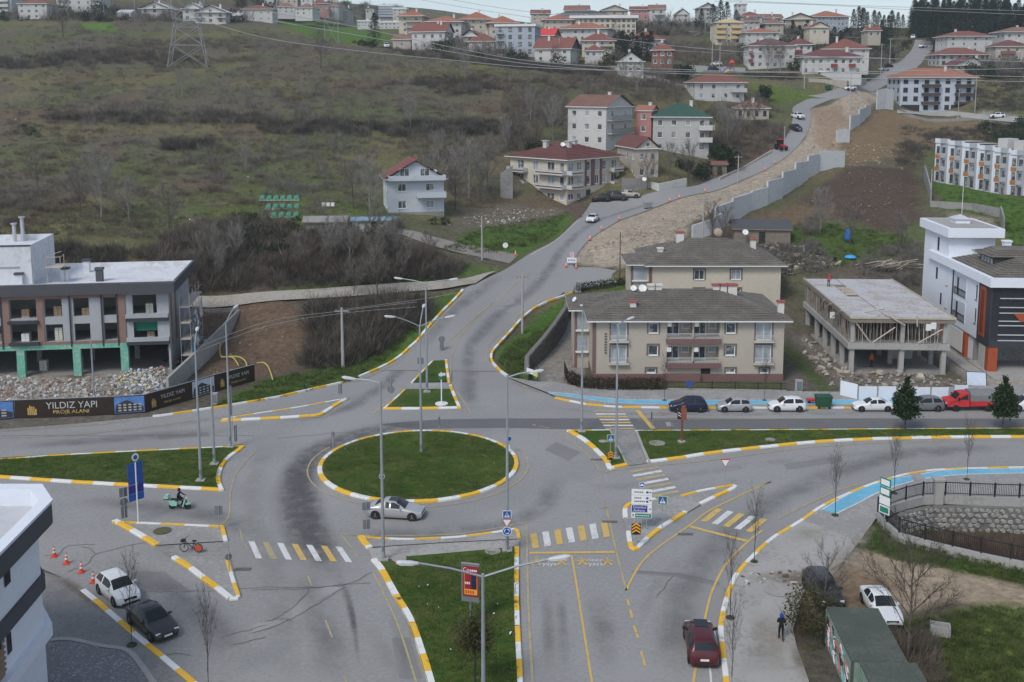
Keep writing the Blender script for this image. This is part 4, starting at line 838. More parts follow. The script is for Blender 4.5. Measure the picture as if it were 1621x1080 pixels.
H('garden_house','low red-roofed wing below the cream house',926,954,92,84,-6,8,M_WHITE,('hip',2.0,.5,M_RED),1,cols=3,D=345)
H('garden_house','pale gabled house with dark green roof above the footpath',978,1018,114,98,-6,9,M_GREYR,('gy',3.0,.6,M_GRN),2,cols=3,gm=M_WHITE,gw=True,D=326)
H('garden_house','brown brick house with red roof right of the dark hedge',1032,1064,104,80,-10,9,M_BRICKW,('hip',2.6,.7,M_RED),2,cols=3,D=342)
H('garden_house','red-roofed house half hidden behind the dark conifers',1002,1048,78,63,6,10,M_WHITE,('hip',3.2,.7,M_RED),1,cols=3,D=372)
H('skyline_house','small pinkish skyline house with red roof',842,870,34,22,0,9,M_TAN,('gx',2.0,.6,M_RED),2,cols=3,D=505)
H('skyline_house','dark-roofed skyline house with wide gable',894,930,32,17,-8,10,M_TAN,('gx',2.6,.6,M_BRN),2,cols=3,D=500)
H('skyline_house','long dark-roofed skyline block above the ochre row',886,962,34,23,0,12,M_GREYR,('hip',2.0,.8,M_DRK),2,cols=8,D=488)
H('skyline_house','red-roofed skyline house with curved gable',952,993,36,17,0,10,M_TAN,('gy',2.4,.7,M_RED),2,cols=3,D=492)
H('skyline_house','pink-walled skyline house with dark red roof',998,1026,42,16,-6,10,M_PINK,('gx',1.8,.6,M_RED),3,cols=3,D=478)
H('skyline_house','white skyline house beside the pink one with stacked balconies',1028,1052,42,15,-6,10,M_WHITE,('gx',2.2,.6,M_BRN),3,cols=2,balc=(('f',.3,1,1,DB),('f',.3,1,2,DB)),D=474)
H('skyline_house','white gabled skyline house above the concrete lane',1071,1090,42,23,0,9,M_WHITE,('gy',2.4,.5,M_BRN),3,cols=2,D=480)
H('skyline_house','dark-gabled skyline house among conifers',1106,1134,34,13,0,10,M_GREYR,('gy',2.2,.8,M_BRN),3,cols=3,D=490)
H('skyline_house','flat white skyline house above the ochre block',1166,1181,34,7,-4,9,M_WHITE,('flat',.3,.4,M_LGT),4,cols=2,D=492)
H('skyline_house','red-roofed skyline house left of the beige gable',1173,1206,42,26,0,10,M_GREYR,('hip',2.2,.7,M_RED),2,cols=3,D=470)
H('skyline_house','brown-roofed low skyline house between two taller ones',1208,1238,42,29,0,10,M_GREYR,('gx',2.0,.6,M_BRN),2,cols=3,D=478)
H('skyline_house','beige gabled skyline house with two round-headed windows',1244,1288,48,31,-10,11,M_YEL if False else M_TAN,('gy',2.6,.9,M_BRN),2,cols=2,st='v',D=455)
H('skyline_house','pale blue skyline school block with orange-red roof',1288,1343,50,27,4,14,M_BLUEG,('hip',2.8,.8,M_ORA),3,cols=9,ww=.9,D=462)
H('skyline_house','cream house with small orange gable below the school block',1282,1312,58,44,0,9,M_CREAM,('gy',2.2,.6,M_ORA),1,cols=2,D=430)
H('hillside_block','ochre and cream four-storey block with dark balconies',1133,1174,70,36,0,12,M_CREAM,('hip',1.6,.6,M_YEL),4,cols=3,balc=tuple(('f',a,c,q,dict(wm=M_YEL))for a,c in((.02,.36),(.58,.95))for q in(1,2,3)),D=418)
H('hillside_block','white house with pale red roof right of the ochre block',1180,1232,70,52,0,11,M_WHITE,('hip',1.8,.8,M_ORA),2,cols=4,D=405)
H('hillside_block','greyish house with red roof behind the ochre block',1176,1202,56,34,0,10,M_GREYR,('hip',1.8,.7,M_RED),3,cols=3,D=440)
H('hillside_block','small reddish house below the beige skyline gable',1212,1240,54,38,4,9,M_TAN,('hip',2.2,.7,M_BRN),2,cols=2,D=440)
AW=dict(wm=mat('red awning',(.27,.05,.05),.7,.1),dep=1.0,solid=.7)
H('hillside_block','white three-storey block with dark red roof behind bare white trees',1186,1256,109,73,-4,12,M_WHITE,('hip',2.4,.7,M_MAR),3,cols=6,balc=(('f',.6,.72,2,AW),('f',.0,.08,1,AW),('f',.0,.08,2,AW)),D=345)
H('hillside_block','white block with red awnings between the two dark-roofed blocks',1252,1284,106,71,-4,12,M_WHITE,('hip',2.2,.7,M_MAR),3,cols=3,balc=(('f',.1,.5,1,AW),('f',.1,.5,2,AW)),D=360)
H('hillside_block','white two-storey block with dark red roof and red awnings above the retaining wall',1271,1362,119,91,-4,12,M_WHITE,('hip',2.4,.8,M_MAR),2,cols=8,balc=(('f',.48,.58,1,AW),('f',.78,.88,1,AW)),D=333)
H('hillside_block','large red-roofed block with blue-grey gable side above the road bend',1305,1372,104,78,-12,14,M_WHITE,('hip',3.6,.8,M_RED),3,cols=4,scols=3,D=365)
H('forest_house','small house with red roof among the roadside conifers',1374,1394,60,49,0,8,M_TAN,('gx',2.0,.5,M_RED),1,cols=2,D=430)
H('forest_edge_house','broad white block with red hipped roof below the pine wood',1500,1569,84,58,0,12,M_WHITE,('hip',2.2,1.0,M_RED),3,cols=4,ww=1.0,D=410)
H('forest_edge_house','red-brown roofed house with shaded verandas',1488,1560,104,87,0,11,M_GREYR,('hip',2.6,1.0,M_RED),2,cols=6,st='d',D=388)
H('forest_edge_house','stone house with brown gable facing the road',1511,1563,122,104,0,10,M_TAN,('gy',2.8,.8,M_MAR),2,cols=4,gm=M_WHITE,gw=True,D=372)
H('forest_edge_house','cream house with brown roof and red balcony bands',1576,1628,108,74,-6,11,M_TAN,('hip',2.4,.7,M_MAR),3,cols=4,balc=tuple(('f',.15,.55,q,dict(wm=M_BRICKW))for q in(1,2)),D=380)
H('forest_edge_house','white house with flat eaves at the picture edge below the pines',1590,1650,76,51,0,11,M_WHITE,('hip',2.0,1.0,M_BRN),2,cols=4,D=410)
# ------------- terraced houses with orange panels
def terrace():
 A_,B_=at(1478,287,235),at(1650,322,208);dx,dy=B_[0]-A_[0],B_[1]-A_[1];L=math.hypot(dx,dy);yaw=math.atan2(dy,dx)
 M_PANEL=mat('orange timber panel',(.42,.18,.05),.7,.2,2,8,.1);M_GP=mat('grey bay render',(.40,.41,.44),.85,.06)
 n=7;mw=L/n;h=8.4
 for k in range(n):
  x,y=A_[0]+dx*k/n,A_[1]+dy*k/n;z=A_[2]+(B_[2]-A_[2])*k/n
  pos=['first','second','third','fourth','fifth','sixth','last'][k]
  rt=root('terraced_house',(x+dx/n/2,y+dy/n/2,z),yaw,f'{pos} terraced house from the uphill end, white with orange panels and grey balcony bay','terraced house','terraced houses on the lawn')
  w,d=mw-.02,10.;b=MB();hl=[(.35,1.35,3.4,4.9),(.35,1.35,6.2,7.7),(.4,1.5,.4,2.2)];
  wall_face(b,'f',w,d,-3,h,hl)
  for fc in 'lrb':wall_face(b,fc,w,d,-3,h,[])
  b.build('wall',M_WHITEB,rt)
  for u,zz,a,c in((.85,3.4,1.0,1.5),(.85,6.2,1.0,1.5),(.95,.4,1.1,1.8)):window(rt,'f',w,d,u,zz,a,c,'d')
  for zz in(3.4,6.2):
   for q in((.15,.33),(1.37,1.55)):MB().box(-w/2+q[0],-w/2+q[1],-.08,0,zz-.2,zz+1.7).build('window_surround',M_WF,rt)
  for zz in(2.55,5.2):MB().box(-w/2+.1,-w/2+1.6,-.06,.0,zz-.15,zz+.72).build('cladding_panel',M_PANEL,rt)
  bx0=-w/2+1.9;bx1=bx0+1.7
  by=MB();by.box(bx0,bx0+.12,-.5,0,-2,h+.02);by.box(bx1-.12,bx1,-.5,0,-2,h+.02);by.box(bx0,bx1,-.52,0,h,h+1.0)
  for zz in(2.5,5.3):by.box(bx0+.12,bx1-.12,-.5,0,zz,zz+.2);by.box(bx0+.12,bx1-.12,-.52,-.42,zz+.2,zz+1.0)
  by.build('balcony_bay',M_GP,rt)
  for zz in(.1,2.8,5.6):MB().box(bx0+.2,bx1-.2,-.05,.0,zz,zz+2.0).build('balcony_door',M_GLASS,rt)
  MB().box(-w/2,w/2,-.2,.0,h+.0,h+.95).build('parapet',M_WHITEB,rt)
  MB().quad((-w/2,0,h+.3),(w/2,0,h+.3),(w/2,d,h+.3),(-w/2,d,h+.3)).build('roof',M_CONC,rt)
  if k in(3,4,5):MB().box(-1.2,1.2,4,7,h+.3,h+2.3).build('stair_tower',M_WHITE,rt)
terrace()
# ------------------------------------------------------------------ the two beige apartment houses
def letters_column(rt,x,z0,m):
 for k in range(8):MB().box(x-.16,x+.16,-.05,-.01,z0-k*.33,z0-k*.33+.2).build('facade_letter',m,rt)
def beige_block(loc,w,d,h,label,wm,rise,rows,recess,front_w,wing,lett=False):
 rt=root('apartment_house',loc,0,label,'apartment house');hl=[];wl=[]
 for u,z,a,c,st in front_w:wl.append((u,z,a,c,st));hl.append((u-a/2,u+a/2,z,z+c))
 b=MB()
 rec=[(r[0],r[1],r[2],r[3])for r in recess]
 wall_face(b,'f',w,d,-1.5,h,hl+rec)
 for r in rec:
  x0,x1,z0,z1=-w/2+r[0],-w/2+r[1],r[2],r[3]
  b.quad((x0,1.5,z0),(x1,1.5,z0),(x1,1.5,z1),(x0,1.5,z1));b.quad((x0,.14,z0),(x1,.14,z0),(x1,1.5,z0),(x0,1.5,z0));b.quad((x0,.14,z1),(x0,1.5,z1),(x1,1.5,z1),(x1,.14,z1))
  b.quad((x0,.14,z0),(x0,1.5,z0),(x0,1.5,z1),(x0,.14,z1));b.quad((x1,.14,z0),(x1,.14,z1),(x1,1.5,z1),(x1,1.5,z0))
 sh=[(2.0,3.0,2.2,3.9),(2.0,3.0,4.9,6.6),(6,7,2.2,3.9),(6,7,4.9,6.6)]
 wall_face(b,'l',w,d,-1.5,h,sh);wall_face(b,'r',w,d,-1.5,h,sh);wall_face(b,'b',w,d,-1.5,h,[])
 b.build('wall',wm,rt)
 for fc in 'lr':
  for q in sh:window(rt,fc,w,d,(q[0]+q[1])/2,q[2],1.0,1.7,'ws')
 for u,z,a,c,st in wl:
  window(rt,'f',w,d,u,z,a,c,st+'s')
  if c>1.8:
   bl=MB();bl.box(-a/2-.25,a/2+.25,-.55,0,-.18,-.05);o=bl.build('balconet',M_CREAM,rt,(-w/2+u,0,z));rail_mesh(a+.3,.75,.12,.012).build('railing',M_RAIL,o,(-a/2-.15,-.5,-.05))
 for r in rec:
  x0,x1,z0,z1=-w/2+r[0],-w/2+r[1],r[2],r[3]
  window(rt,'f',w,d,(r[0]+r[1])/2-.6,z0+.05,1.5,2.0,'w',dep=1.44,name='balcony_door');window(rt,'f',w,d,(r[0]+r[1])/2+.9,z0+.9,.9,1.1,'c',dep=1.44)
  bl=MB();bl.box(x0-.1,x1+.1,-.6,.1,z0-.55,z0+.02);o=bl.build('balcony',M_PLINTH,rt);rail_mesh(x1-x0,.7,.16,.015).build('railing',M_RAIL,o,(x0,-.5,z0+.02))
  MB().box(x0,x0+.5,-.3,.2,z1-.55,z1-.05).build('awning',M_WF,o)
 MB().box(-w/2-.06,w/2+.06,-.06,d,-1.5,.85).build('plinth',M_PLINTH,rt)
 if lett:letters_column(rt,-w/2+1.5,5.6,M_BF)
 MB().box(-w/2-.05,-w/2+.35,-.06,.3,.9,h-.02).build('corner_strip',M_PLINTH,rt)
 if wing:
  y0,y1,dx=wing;wb=MB();wb.box(-w/2-dx,-w/2-.01,y0,y1,-1.5,h);wo=wb.build('side_wing',wm,rt)
  for z in(2.2,4.9):
   pm=MB();pm.box(-w/2-dx+.3,-w/2-.3,y0-.05,y0,z,z+1.7);pm.build('pane',M_CURT,wo);MB().box(-w/2-dx+.1,-w/2-.1,y0-.5,y0,z-.25,z-.1).build('sill',M_FASC,wo)
  MB().box(-w/2-dx-.02,-w/2-dx+.3,y0-.06,y0+.2,0,h-.02).build('corner_strip',M_PLINTH,wo)
 ro=roof_mesh('hip',w,d,h,rise,.8,rows).build('roof',[M_GRY,M_FASC,wm],rt)
 if wing:
  rb=MB();x0,x1=-w/2-dx-.8,-w/2+3;ym=(y0+y1)/2;z=h+.16
  rb.box(x0,-w/2-.85,y0-.8,y1+.8,h-.02,h+.15,1);slope(rb,(x0,y1+.8,z),(x0,y0-.8,z),(x1,ym,z+rise*.55),(x1,ym,z+rise*.55),6);slope(rb,(x0,y0-.8,z),(x1,y0-.8,z),(x1,ym,z+rise*.55),(x1,ym,z+rise*.55),6);slope(rb,(x1,y1+.8,z),(x0,y1+.8,z),(x1,ym,z+rise*.55),(x1,ym,z+rise*.55),6)
  rb.build('wing_roof',[M_GRY,M_FASC],rt)
 return rt,ro
def stack(ro,x,y,z,w=.45,hh=1.1,red=True):
 o=MB().box(x-w,x+w,y-w*.8,y+w*.8,z-1.2,z+hh-.2).build('chimney',M_CHIM,ro)
 MB().box(x-w-.12,x+w+.12,y-w*.8-.12,y+w*.8+.12,z+hh-.2,z+hh).build('chimney_cap',mat('red chimney cap',(.33,.09,.085),.8,.2,2)if red else M_CHIM,ro)
def dish(parent_pos,r,label,rz=0,tilt=35):
 b=MB();prof=[(.02,.0),(r*.5,r*.06),(r*.85,r*.18),(r,r*.26),(r,r*.27),(r*.85,r*.2),(.02,.02)]
 o=root('satellite_dish',parent_pos,rz,label,'satellite dish')
 b.lathe(prof,16);q=b.build('reflector',M_WF,o,(0,0,.75));q.rotation_euler=(R(90-tilt),0,0)
 MB().tube([(0,0,0),(0,0,.75)],.03,5).build('mast',M_RAIL,o);MB().tube([(0,0,.75),(0,-.55*r/.5,.85)],.02,4).build('feed_arm',M_RAIL,o)
 return o
w=22.5;D0=126.5;zz=lambda y:zat(y,D0);k=.07485
fw=[]
for z0,c in((zz(539),2.1),(zz(574),2.1)):
 fw+=[(3.05,z0,1.85,c,'c'),(20.1,z0,1.85,c,'c'),(7.1,z0+.85,1.15,1.25,'w'),(16.2,z0+.85,1.15,1.25,'w')]
fw+=[(6.9,.95,1.1,.55,'w'),(16.3,.95,1.1,.55,'w'),(20.3,.95,1.0,.55,'w')]
rec=[(8.7,11.7,zz(536),zz(509)),(11.9,14.9,zz(536),zz(509)),(8.7,11.7,zz(574),zz(549)),(11.9,14.9,zz(574),zz(549)),(12.8,13.9,.0,2.0)]
rt,ro=beige_block((20.8,D0,0),w,14,zz(508),'beige apartment house with brown balconies and hedge beside the crossing',M_TAN,2.3,14,rec[:4],fw,(6,13.5,1.8),True)
MB().box(-w/2+12.8,-w/2+13.9,-.05,.02,0,2.0).build('door',M_VOID,rt);MB().box(-w/2+8.5,-w/2+12.7,-.5,0,.0,.9).build('porch_wall',M_PLINTH,rt)
zr=zz(508)+1.5
for x,y in((-3.6,6.8),(-2.7,6.8),(4.4,6.8),(5.3,6.8),(6.4,6.9)):stack(ro,x,y,zr+.6,.38 if x<6 else.55,1.0,x>3)
for x,y in((-6.3,2.6),(11.4,2.6)):stack(ro,x,y,zr-.6,.35,1.0)
dish((20.8-4.7,D0+6.6,zr+.3),.5,'larger satellite dish on the ridge of the front beige apartment roof');dish((20.8-5.8,D0+6.8,zr+.3),.38,'smaller satellite dish beside the larger one on the front beige roof')
dish((20.8-12.9,D0+9,7.2),.35,'small satellite dish on the western wing eaves of the front beige house',R(-60))
for k_,(u,v)in enumerate(((-8,1.2),(-1,1.0),(5,1.0),(-6,3.2),(-1.5,3.4),(1,5.2),(-5.5,5.3))):
 MB().box(u-.14,u+.14,v-.1,v+.15,zz(508)+.2+v*.3,zz(508)+.45+v*.3).build('roof_vent',M_DRK,ro)
D1=158.0;z1=lambda y:zat(y,D1);gz=1.2
fw=[(7.3-.0,z1(443)-gz,1.5,1.5,'w'),(12.7,z1(443)-gz,1.5,1.5,'c'),(7.3,z1(443)-gz-2.8,1.5,1.5,'w'),(12.7,z1(443)-gz-2.8,1.5,1.5,'w')]
rt,ro=beige_block((29.9,D1,gz),19.3,14,z1(421)-gz,'cream apartment house with grey tiled roof behind the front one',M_CREAM,3.0,14,[],fw,(1.0,8.5,2.6))
zr=z1(421)-gz+2.4
stack(ro,-4.2,7,zr+.5,.55,1.2);stack(ro,7.0,7,zr-.3,.4,.9);stack(ro,-7.6,4,zr-1.2,.4,.9,False)
MB().lathe([(.3,-.55),(.62,-.4),(.62,.4),(.3,.55)],14,0,(1.6,6.9,zr+1.6),'y').build('roof_tank',mat('rusty tank',(.4,.31,.24),.8,.3,2),ro)
for q,(u,v)in enumerate(((-3,2),(2,2.2),(6,2.4),(-4,4),(0.5,4.2),(5,4.2))):MB().box(u-.14,u+.14,v-.1,v+.15,z1(421)-gz+.2+v*.36,z1(421)-gz+.42+v*.36).build('roof_vent',M_DRK,ro)
# ------------------------------------------------------------------ concrete frame under construction
M_FORM=mat('formwork boards',(.50,.50,.52),.7,.25,.5,3,.1,col2=(.33,.30,.265),thr=1.06);M_TIMB=mat('grey timber',(.22,.185,.15),.9,.3,1.5,8,.3);M_TIMBL=mat('pale timber',(.45,.40,.33),.9,.25,1.5,8,.2)
fr=root('unfinished_building',(41.0,130.0,0),R(-3),'unfinished concrete frame with timber props and flat formwork deck','building site')
FW_,FD=11.6,24.5
for y in(0.2,4.6,9.0,13.4,18.0,23.6):
 for x in(.25,6.2,FW_-.4):
  MB().box(x-.25,x+.3,y-.25,y+.3,-.3,3.0).build('column',M_CONC,fr)
  MB().box(x-.2,x+.25,y-.2,y+.25,3.8,6.2).build('column',M_CONC,fr)
MB().box(-.3,FW_+.2,-.3,FD,3.0,3.75).box(-.32,6.0,-.34,-.3,3.1,3.8).build('floor_slab',M_CONC,fr)
MB().box(-.2,FW_,-.1,FD-.2,-.5,.02).build('ground_slab',M_CONCD,fr)
MB().box(.6,FW_-.5,FD-.6,FD-.3,0,3.0).build('back_wall',M_CONCD,fr)
MB().box(7.2,9.8,7,7.25,.02,3.0).build('block_wall',M_WHITE,fr)
dk=MB().box(-.2,FW_+.6,-.5,FD+.6,6.35,6.9).build('deck_edge',M_TIMB,fr)
for i,(x0,x1)in enumerate(((-.1,4.2),(4.35,FW_+.5))):
 ny=6 if i==0 else 5
 for j in range(ny):
  y0=-.4+j*(FD+.9)/ny;y1=y0+(FD+.9)/ny-.14
  if i==0 and j in(3,4):x1_=x1-1.4
  else:x1_=x1
  MB().box(x0,x1_,y0,y1,6.91,6.99+((j*3+i)%3)*.015).build('formwork_panel',M_FORM,fr)
for q in((-.25,-.15,-.5,FD+.5),(FW_+.55,FW_+.65,-.5,FD+.5)):MB().box(*q,6.9,7.12).build('edge_board',M_TIMBL,fr)
MB().box(-.25,FW_+.65,-.6,-.52,6.85,7.1).build('edge_board',M_TIMBL,fr)
for q in range(3):MB().box(2.6,4.2,13.0+q*1.9,13.3+q*1.9,7.0,7.3).build('beam_form',M_TIMBL,fr)
r2=random.Random(3)
MB().box(.8,FW_-.8,7.5,7.7,3.76,6.3).build('shade_sheet',M_VOID,fr)  # dark sheet added behind the props, its colour stands in for interior shade
for y in np.arange(.6,FD,.7):
 x=-.05+r2.uniform(-.05,.1);MB().tube([(x,y,3.78),(x+r2.uniform(-.15,.15),y+r2.uniform(-.2,.2),6.35)],.06,4).build('prop',M_TIMB,fr)
 MB().tube([(1.4,y,3.78),(1.4+r2.uniform(-.15,.15),y,6.35)],.05,4).build('prop',M_TIMB,fr)
for x in np.arange(.6,FW_,.45):
 for yy in(.15,2.2,4.6):MB().tube([(x+r2.uniform(-.1,.1),yy,3.78),(x+r2.uniform(-.15,.15),yy+r2.uniform(-.1,.1),6.35)],.055,4).build('prop',M_TIMB if r2.random()<.7 else M_TIMBL,fr)
for a,c in(((.3,-.35,6.6),(2.3,-.35,3.9)),((2.6,-.35,3.9),(5.2,-.3,5.8)),((8.0,-.35,3.9),(10.8,-.3,5.6)),((4.2,-.7,7.3),(6.2,-.75,6.1)),((2.2,2.5,7.0),(4.0,.4,7.9)),((3.4,.5,7.9),(2.9,-.3,7.0)),((7.6,-.65,7.3),(7.7,-.65,6.0)),((-.4,3,7.1),(-.7,6,5.6)),((-.5,8,6.9),(-.8,10,5.9)),((-.4,12,6.6),(-.6,14.5,4.2))):
 MB().tube([a,c],.09,4).build('plank',M_TIMBL,fr)
for q,(x,y,z)in enumerate(((9.0,-.62,5.9),(9.6,-.62,6.1),(-.5,7,5.6))):MB().box(x-.3,x+.3,y-.03,y+.03,z-.4,z+.4).build('torn_sheet',M_WF,fr)
# ------------------------------------------------------------------ white corner building with stair tower
M_ORG=mat('rust orange panel',(.34,.075,.03),.6,.12,.6,4);M_ANT=mat('anthracite cladding',(.045,.047,.055),.6,.1,.5,4);M_ANTG=mat('dark curtain wall',(.03,.033,.04),.12,.3,.4,2,spec=.7)
wb_=root('corner_building',(58.0,130.2,0),R(-3.0),'white and anthracite corner building with stair tower and rust orange columns','building')
BW,BD=30.,22.
b=MB();hl=[(4.6,5.2,8.0,9.9),(4.6,5.2,5.0,6.9),(15.0,15.5,7.8,9.6),(15.0,15.5,4.7,6.4),(15.4,15.9,12.0,13.6),(18.2,18.5,13.2,13.9)]
hl=[(22-h_[1],22-h_[0],h_[2],h_[3])for h_ in hl]
def lf(u0,u1,z0,z1,dep,mi=0,bb=None):
 (bb or b).box(-dep,.02,u0,u1,z0,z1,mi)
wall_face(b,'l',0.0,22.,3.2,10.6,[q for q in hl if q[3]<10.6],.3)
b.quad((0,BD,3.2),(0,BD,10.6),(BW,BD,10.6),(BW,BD,3.2));b.box(.3,BW,5.5,BD,-.2,3.2);b.build('wall',M_WHITEB,wb_)
for u,z,a,c in((4.9,8.0,.6,1.9),(4.9,5.0,.6,1.9),(15.25,7.8,.5,1.8),(15.25,4.7,.5,1.7)):window(wb_,'l',0.,22.,22-u,z,a,c,'d')
MB().box(-.06,.01,12.8,13.2,3.2,10.5).build('drain_groove',M_ANT,wb_)
for z in(7.4,4.2):
 o=MB().box(-.02,.6,8.2,12.6,z-.12,z+.02).box(-.05,0,8.2,8.3,z,z+2.6).build('loggia',M_WHITEB,wb_)
 MB().box(-.03,.02,8.4,12.5,z,z+2.5).build('loggia_wall',mat('pale grey render',(.5,.53,.58),.85,.05),o);MB().box(-.05,.0,10.9,11.5,z,z+2.3).build('loggia_door',M_ANT,o)
 ra=rail_mesh(4.0,.95,.35,.02).build('railing',M_BRAIL,o,(-.1,12.4,z));ra.rotation_euler=(0,0,R(-90))
MB().box(-.12,.02,.0,3.9,3.1,10.6).build('dark_panel',M_ANT,wb_)
so_=MB().box(-.2,-.12,1.5,3.2,4.0,10.2).build('orange_frame',M_ORG,wb_);MB().box(-.25,-.2,1.9,2.8,4.4,9.8).build('slot_window',mat('deep rust',(.16,.035,.018),.7,.1),so_)
b=MB();b.box(-.5,BW,-.5,22.,10.6,11.7);b.build('parapet',M_WHITEB,wb_)
fr_=MB().box(0,BW,0,.4,3.1,10.6).build('glass_front',M_ANTG,wb_)
for z in(9.2,8.1,7.4,6.4,5.85,4.7,4.0):MB().box(.9,BW,-.14,0,z-.05,z+.05).build('metal_ledge',M_RAIL,fr_)
for x in np.arange(1.0,14,1.5):MB().box(x-.03,x+.03,-.04,0,4.0,10.5).build('mullion',M_BRAIL,fr_)
MB().box(-.1,BW,-.12,.0,3.1,3.95).build('fascia',M_ANT,wb_);MB().add([(3.4,-.2,6.4),(9,-.2,6.4),(9,-.2,7.4),(2.5,-.2,7.4)],[(0,1,2,3)]).build('orange_panel',M_ORG,wb_)
for x,y in((-.1,-.1),(12,0),(24,0),(-.1,7.4),(-.1,16)):
 MB().box(x,x+1.1,y,y+.9,-.2,3.1).build('column',M_ORG,wb_)
MB().box(-.05,.1,8.6,13,.2,3.0).build('shutter',M_WF,wb_);MB().box(-.02,.1,1.4,3.2,.1,3.0).build('roller_shutter',M_GREYR,wb_)
MB().box(-.5,BW,-3,5.4,-.3,.12).build('forecourt',M_CONC,wb_);MB().box(.2,BW,5.3,5.5,0,3.1).build('recess_wall',M_CONCD,wb_)
rb=MB();slope(rb,(-.2,-.2,11.55),(BW,-.2,11.55),(BW-8,8,14.6),(7.5,8,14.6),16);slope(rb,(-.2,15,11.55),(-.2,-.2,11.55),(7.5,8,14.6),(7.5,8,14.6),16);slope(rb,(BW,20,11.55),(-.2,20,11.55),(7.5,8,14.6),(BW-8,8,14.6),1)
ro=rb.build('roof',M_GRY,wb_)
db=MB();db.box(2.0,7.5,5.2,9.6,11.6,13.4);dm_=db.build('dormer',M_ANT,ro);rb=MB();slope(rb,(1.4,10,13.4),(1.4,4.8,13.4),(3.2,6.2,14.3),(3.2,8.8,14.3),4);slope(rb,(1.4,4.8,13.4),(9,4.8,13.4),(8,6.2,14.3),(3.2,6.2,14.3),4);rb.quad((3.2,6.2,14.3),(8,6.2,14.3),(8,8.8,14.3),(3.2,8.8,14.3));rb.build('dormer_roof',M_GRY,ro)
for k_ in range(4):MB().box(1.94,2.0,5.6+k_*.95,6.2+k_*.95,12.0,13.1).build('dormer_window',M_CURT,ro)
for x,y in((8.5,2.2),(9.6,9.0),(6.0,11.5)):MB().box(x-.45,x+.45,y-.4,y+.4,12.0,14.4).box(x-.55,x+.55,y-.5,y+.5,14.4,14.6).build('chimney',M_WHITEB,ro)
tb=MB();tb.box(0.01,6.0,15.2,25,-.2,14.5);tw=tb.build('stair_tower',M_WHITEB,wb_)
MB().box(-.6,6.8,14.2,25.7,14.5,15.7).box(-.55,6.75,14.25,25.65,15.7,15.72).build('tower_parapet',M_WHITEB,tw);MB().quad((0,14.8,15.74),(6.2,14.8,15.74),(6.2,25.1,15.74),(0,25.1,15.74)).build('tower_roof',M_CONC,tw)
MB().box(2.2,4.2,19.5,21.8,15.74,16.3).build('skylight_base',M_WHITEB,tw);MB().add([(2.0,19.3,16.3),(4.4,19.3,16.3),(4.4,22,16.3),(2.0,22,16.3),(3.2,20.6,16.9)],[(0,1,4),(1,2,4),(2,3,4),(3,0,4)]).build('skylight',M_LGT,tw)
MB().box(-.04,.02,19.0,19.6,12.0,13.8).box(-.04,.02,19.0,19.6,8.0,9.6).box(-.04,.02,17.0,17.5,4.8,6.4).build('slit_window',M_VOID,tw)
MB().tube([(4.8,24.5,15.7),(4.8,24.5,21)],.05,5).build('antenna',M_RAIL,tw)
MB().box(-2.4,-.6,-1,20,-.3,.08).build('side_path',M_CONC,wb_)
# ------------------------------------------------------------------ unfinished building with white roof
M_BRO=mat('brown facade panel',(.245,.155,.13),.75,.1,.5,4);M_LGP=mat('grey facade panel',(.36,.375,.40),.75,.1,.4,4);M_GRNP=mat('green site boarding',(.15,.42,.32),.75,.2,.8,4,col2=(.30,.42,.36),thr=1.1)
M_BAND=mat('anthracite roof band',(.075,.075,.088),.7,.08,.4);M_ROOFW=mat('white roof membrane',(.64,.66,.70),.7,.08,.25,1.5,0,col2=(.52,.52,.53),thr=1.1);M_INT=mat('raw interior',(.26,.25,.24),.9,.2,.6)
ub=root('shell_building',(-41.5,130.2,0),R(8),'unfinished three-storey building with white flat roof and dark roof band','building site')
b=MB();xs0,xs1=-34.,0.
Hs=[(-18.2,-15.2,4.3,6.6),(-18.2,-15.2,7.2,9.5),(-14.3,-12.3,4.3,6.4),(-14.3,-12.3,7.3,9.5),(-11.0,-9.2,4.3,6.4),(-11.0,-9.2,7.3,9.5),(-7.6,-6.0,4.3,6.4),(-7.6,-6.0,7.3,9.5),(-4.2,-1.4,4.4,6.4),(-4.2,-1.4,7.4,9.7),(-21.3,-19.2,4.3,6.4),(-21.3,-19.2,7.3,9.5),(-25,-23,4.3,6.4),(-25,-23,7.3,9.5)]
holes=[(h_[0]+34,h_[1]+34,h_[2],h_[3])for h_ in Hs]
fb=MB();us=sorted({0.,34.}|{q for h_ in holes for q in h_[:2]});zs=sorted({3.9,10.}|{q for h_ in holes for q in h_[2:]})
for i in range(len(us)-1):
 for j in range(len(zs)-1):
  mu,mz=(us[i]+us[i+1])/2,(zs[j]+zs[j+1])/2
  if any(h_[0]<mu<h_[1]and h_[2]<mz<h_[3]for h_ in holes):continue
  fb.quad((us[i]-34,0,zs[j]),(us[i+1]-34,0,zs[j]),(us[i+1]-34,0,zs[j+1]),(us[i]-34,0,zs[j+1]))
for h_ in holes:
 for p,q in(((h_[0],h_[2]),(h_[0],h_[3])),((h_[0],h_[3]),(h_[1],h_[3])),((h_[1],h_[3]),(h_[1],h_[2])),((h_[1],h_[2]),(h_[0],h_[2]))):
  fb.quad((p[0]-34,0,p[1]),(q[0]-34,0,q[1]),(q[0]-34,.4,q[1]),(p[0]-34,.4,p[1]))
fb.box(-.25,0,.1,15,-.2,10.);fb.build('wall',M_LGP,ub)
MB().box(-34,-.3,.4,15,3.9,4.25).box(-34,-.3,.4,15,6.7,7.15).box(-34,-.3,14.7,15,0,10).box(-34,-.3,6,6.2,4.25,10).box(-34,-.3,.2,15,-.3,.05).build('concrete_shell',M_INT,ub)
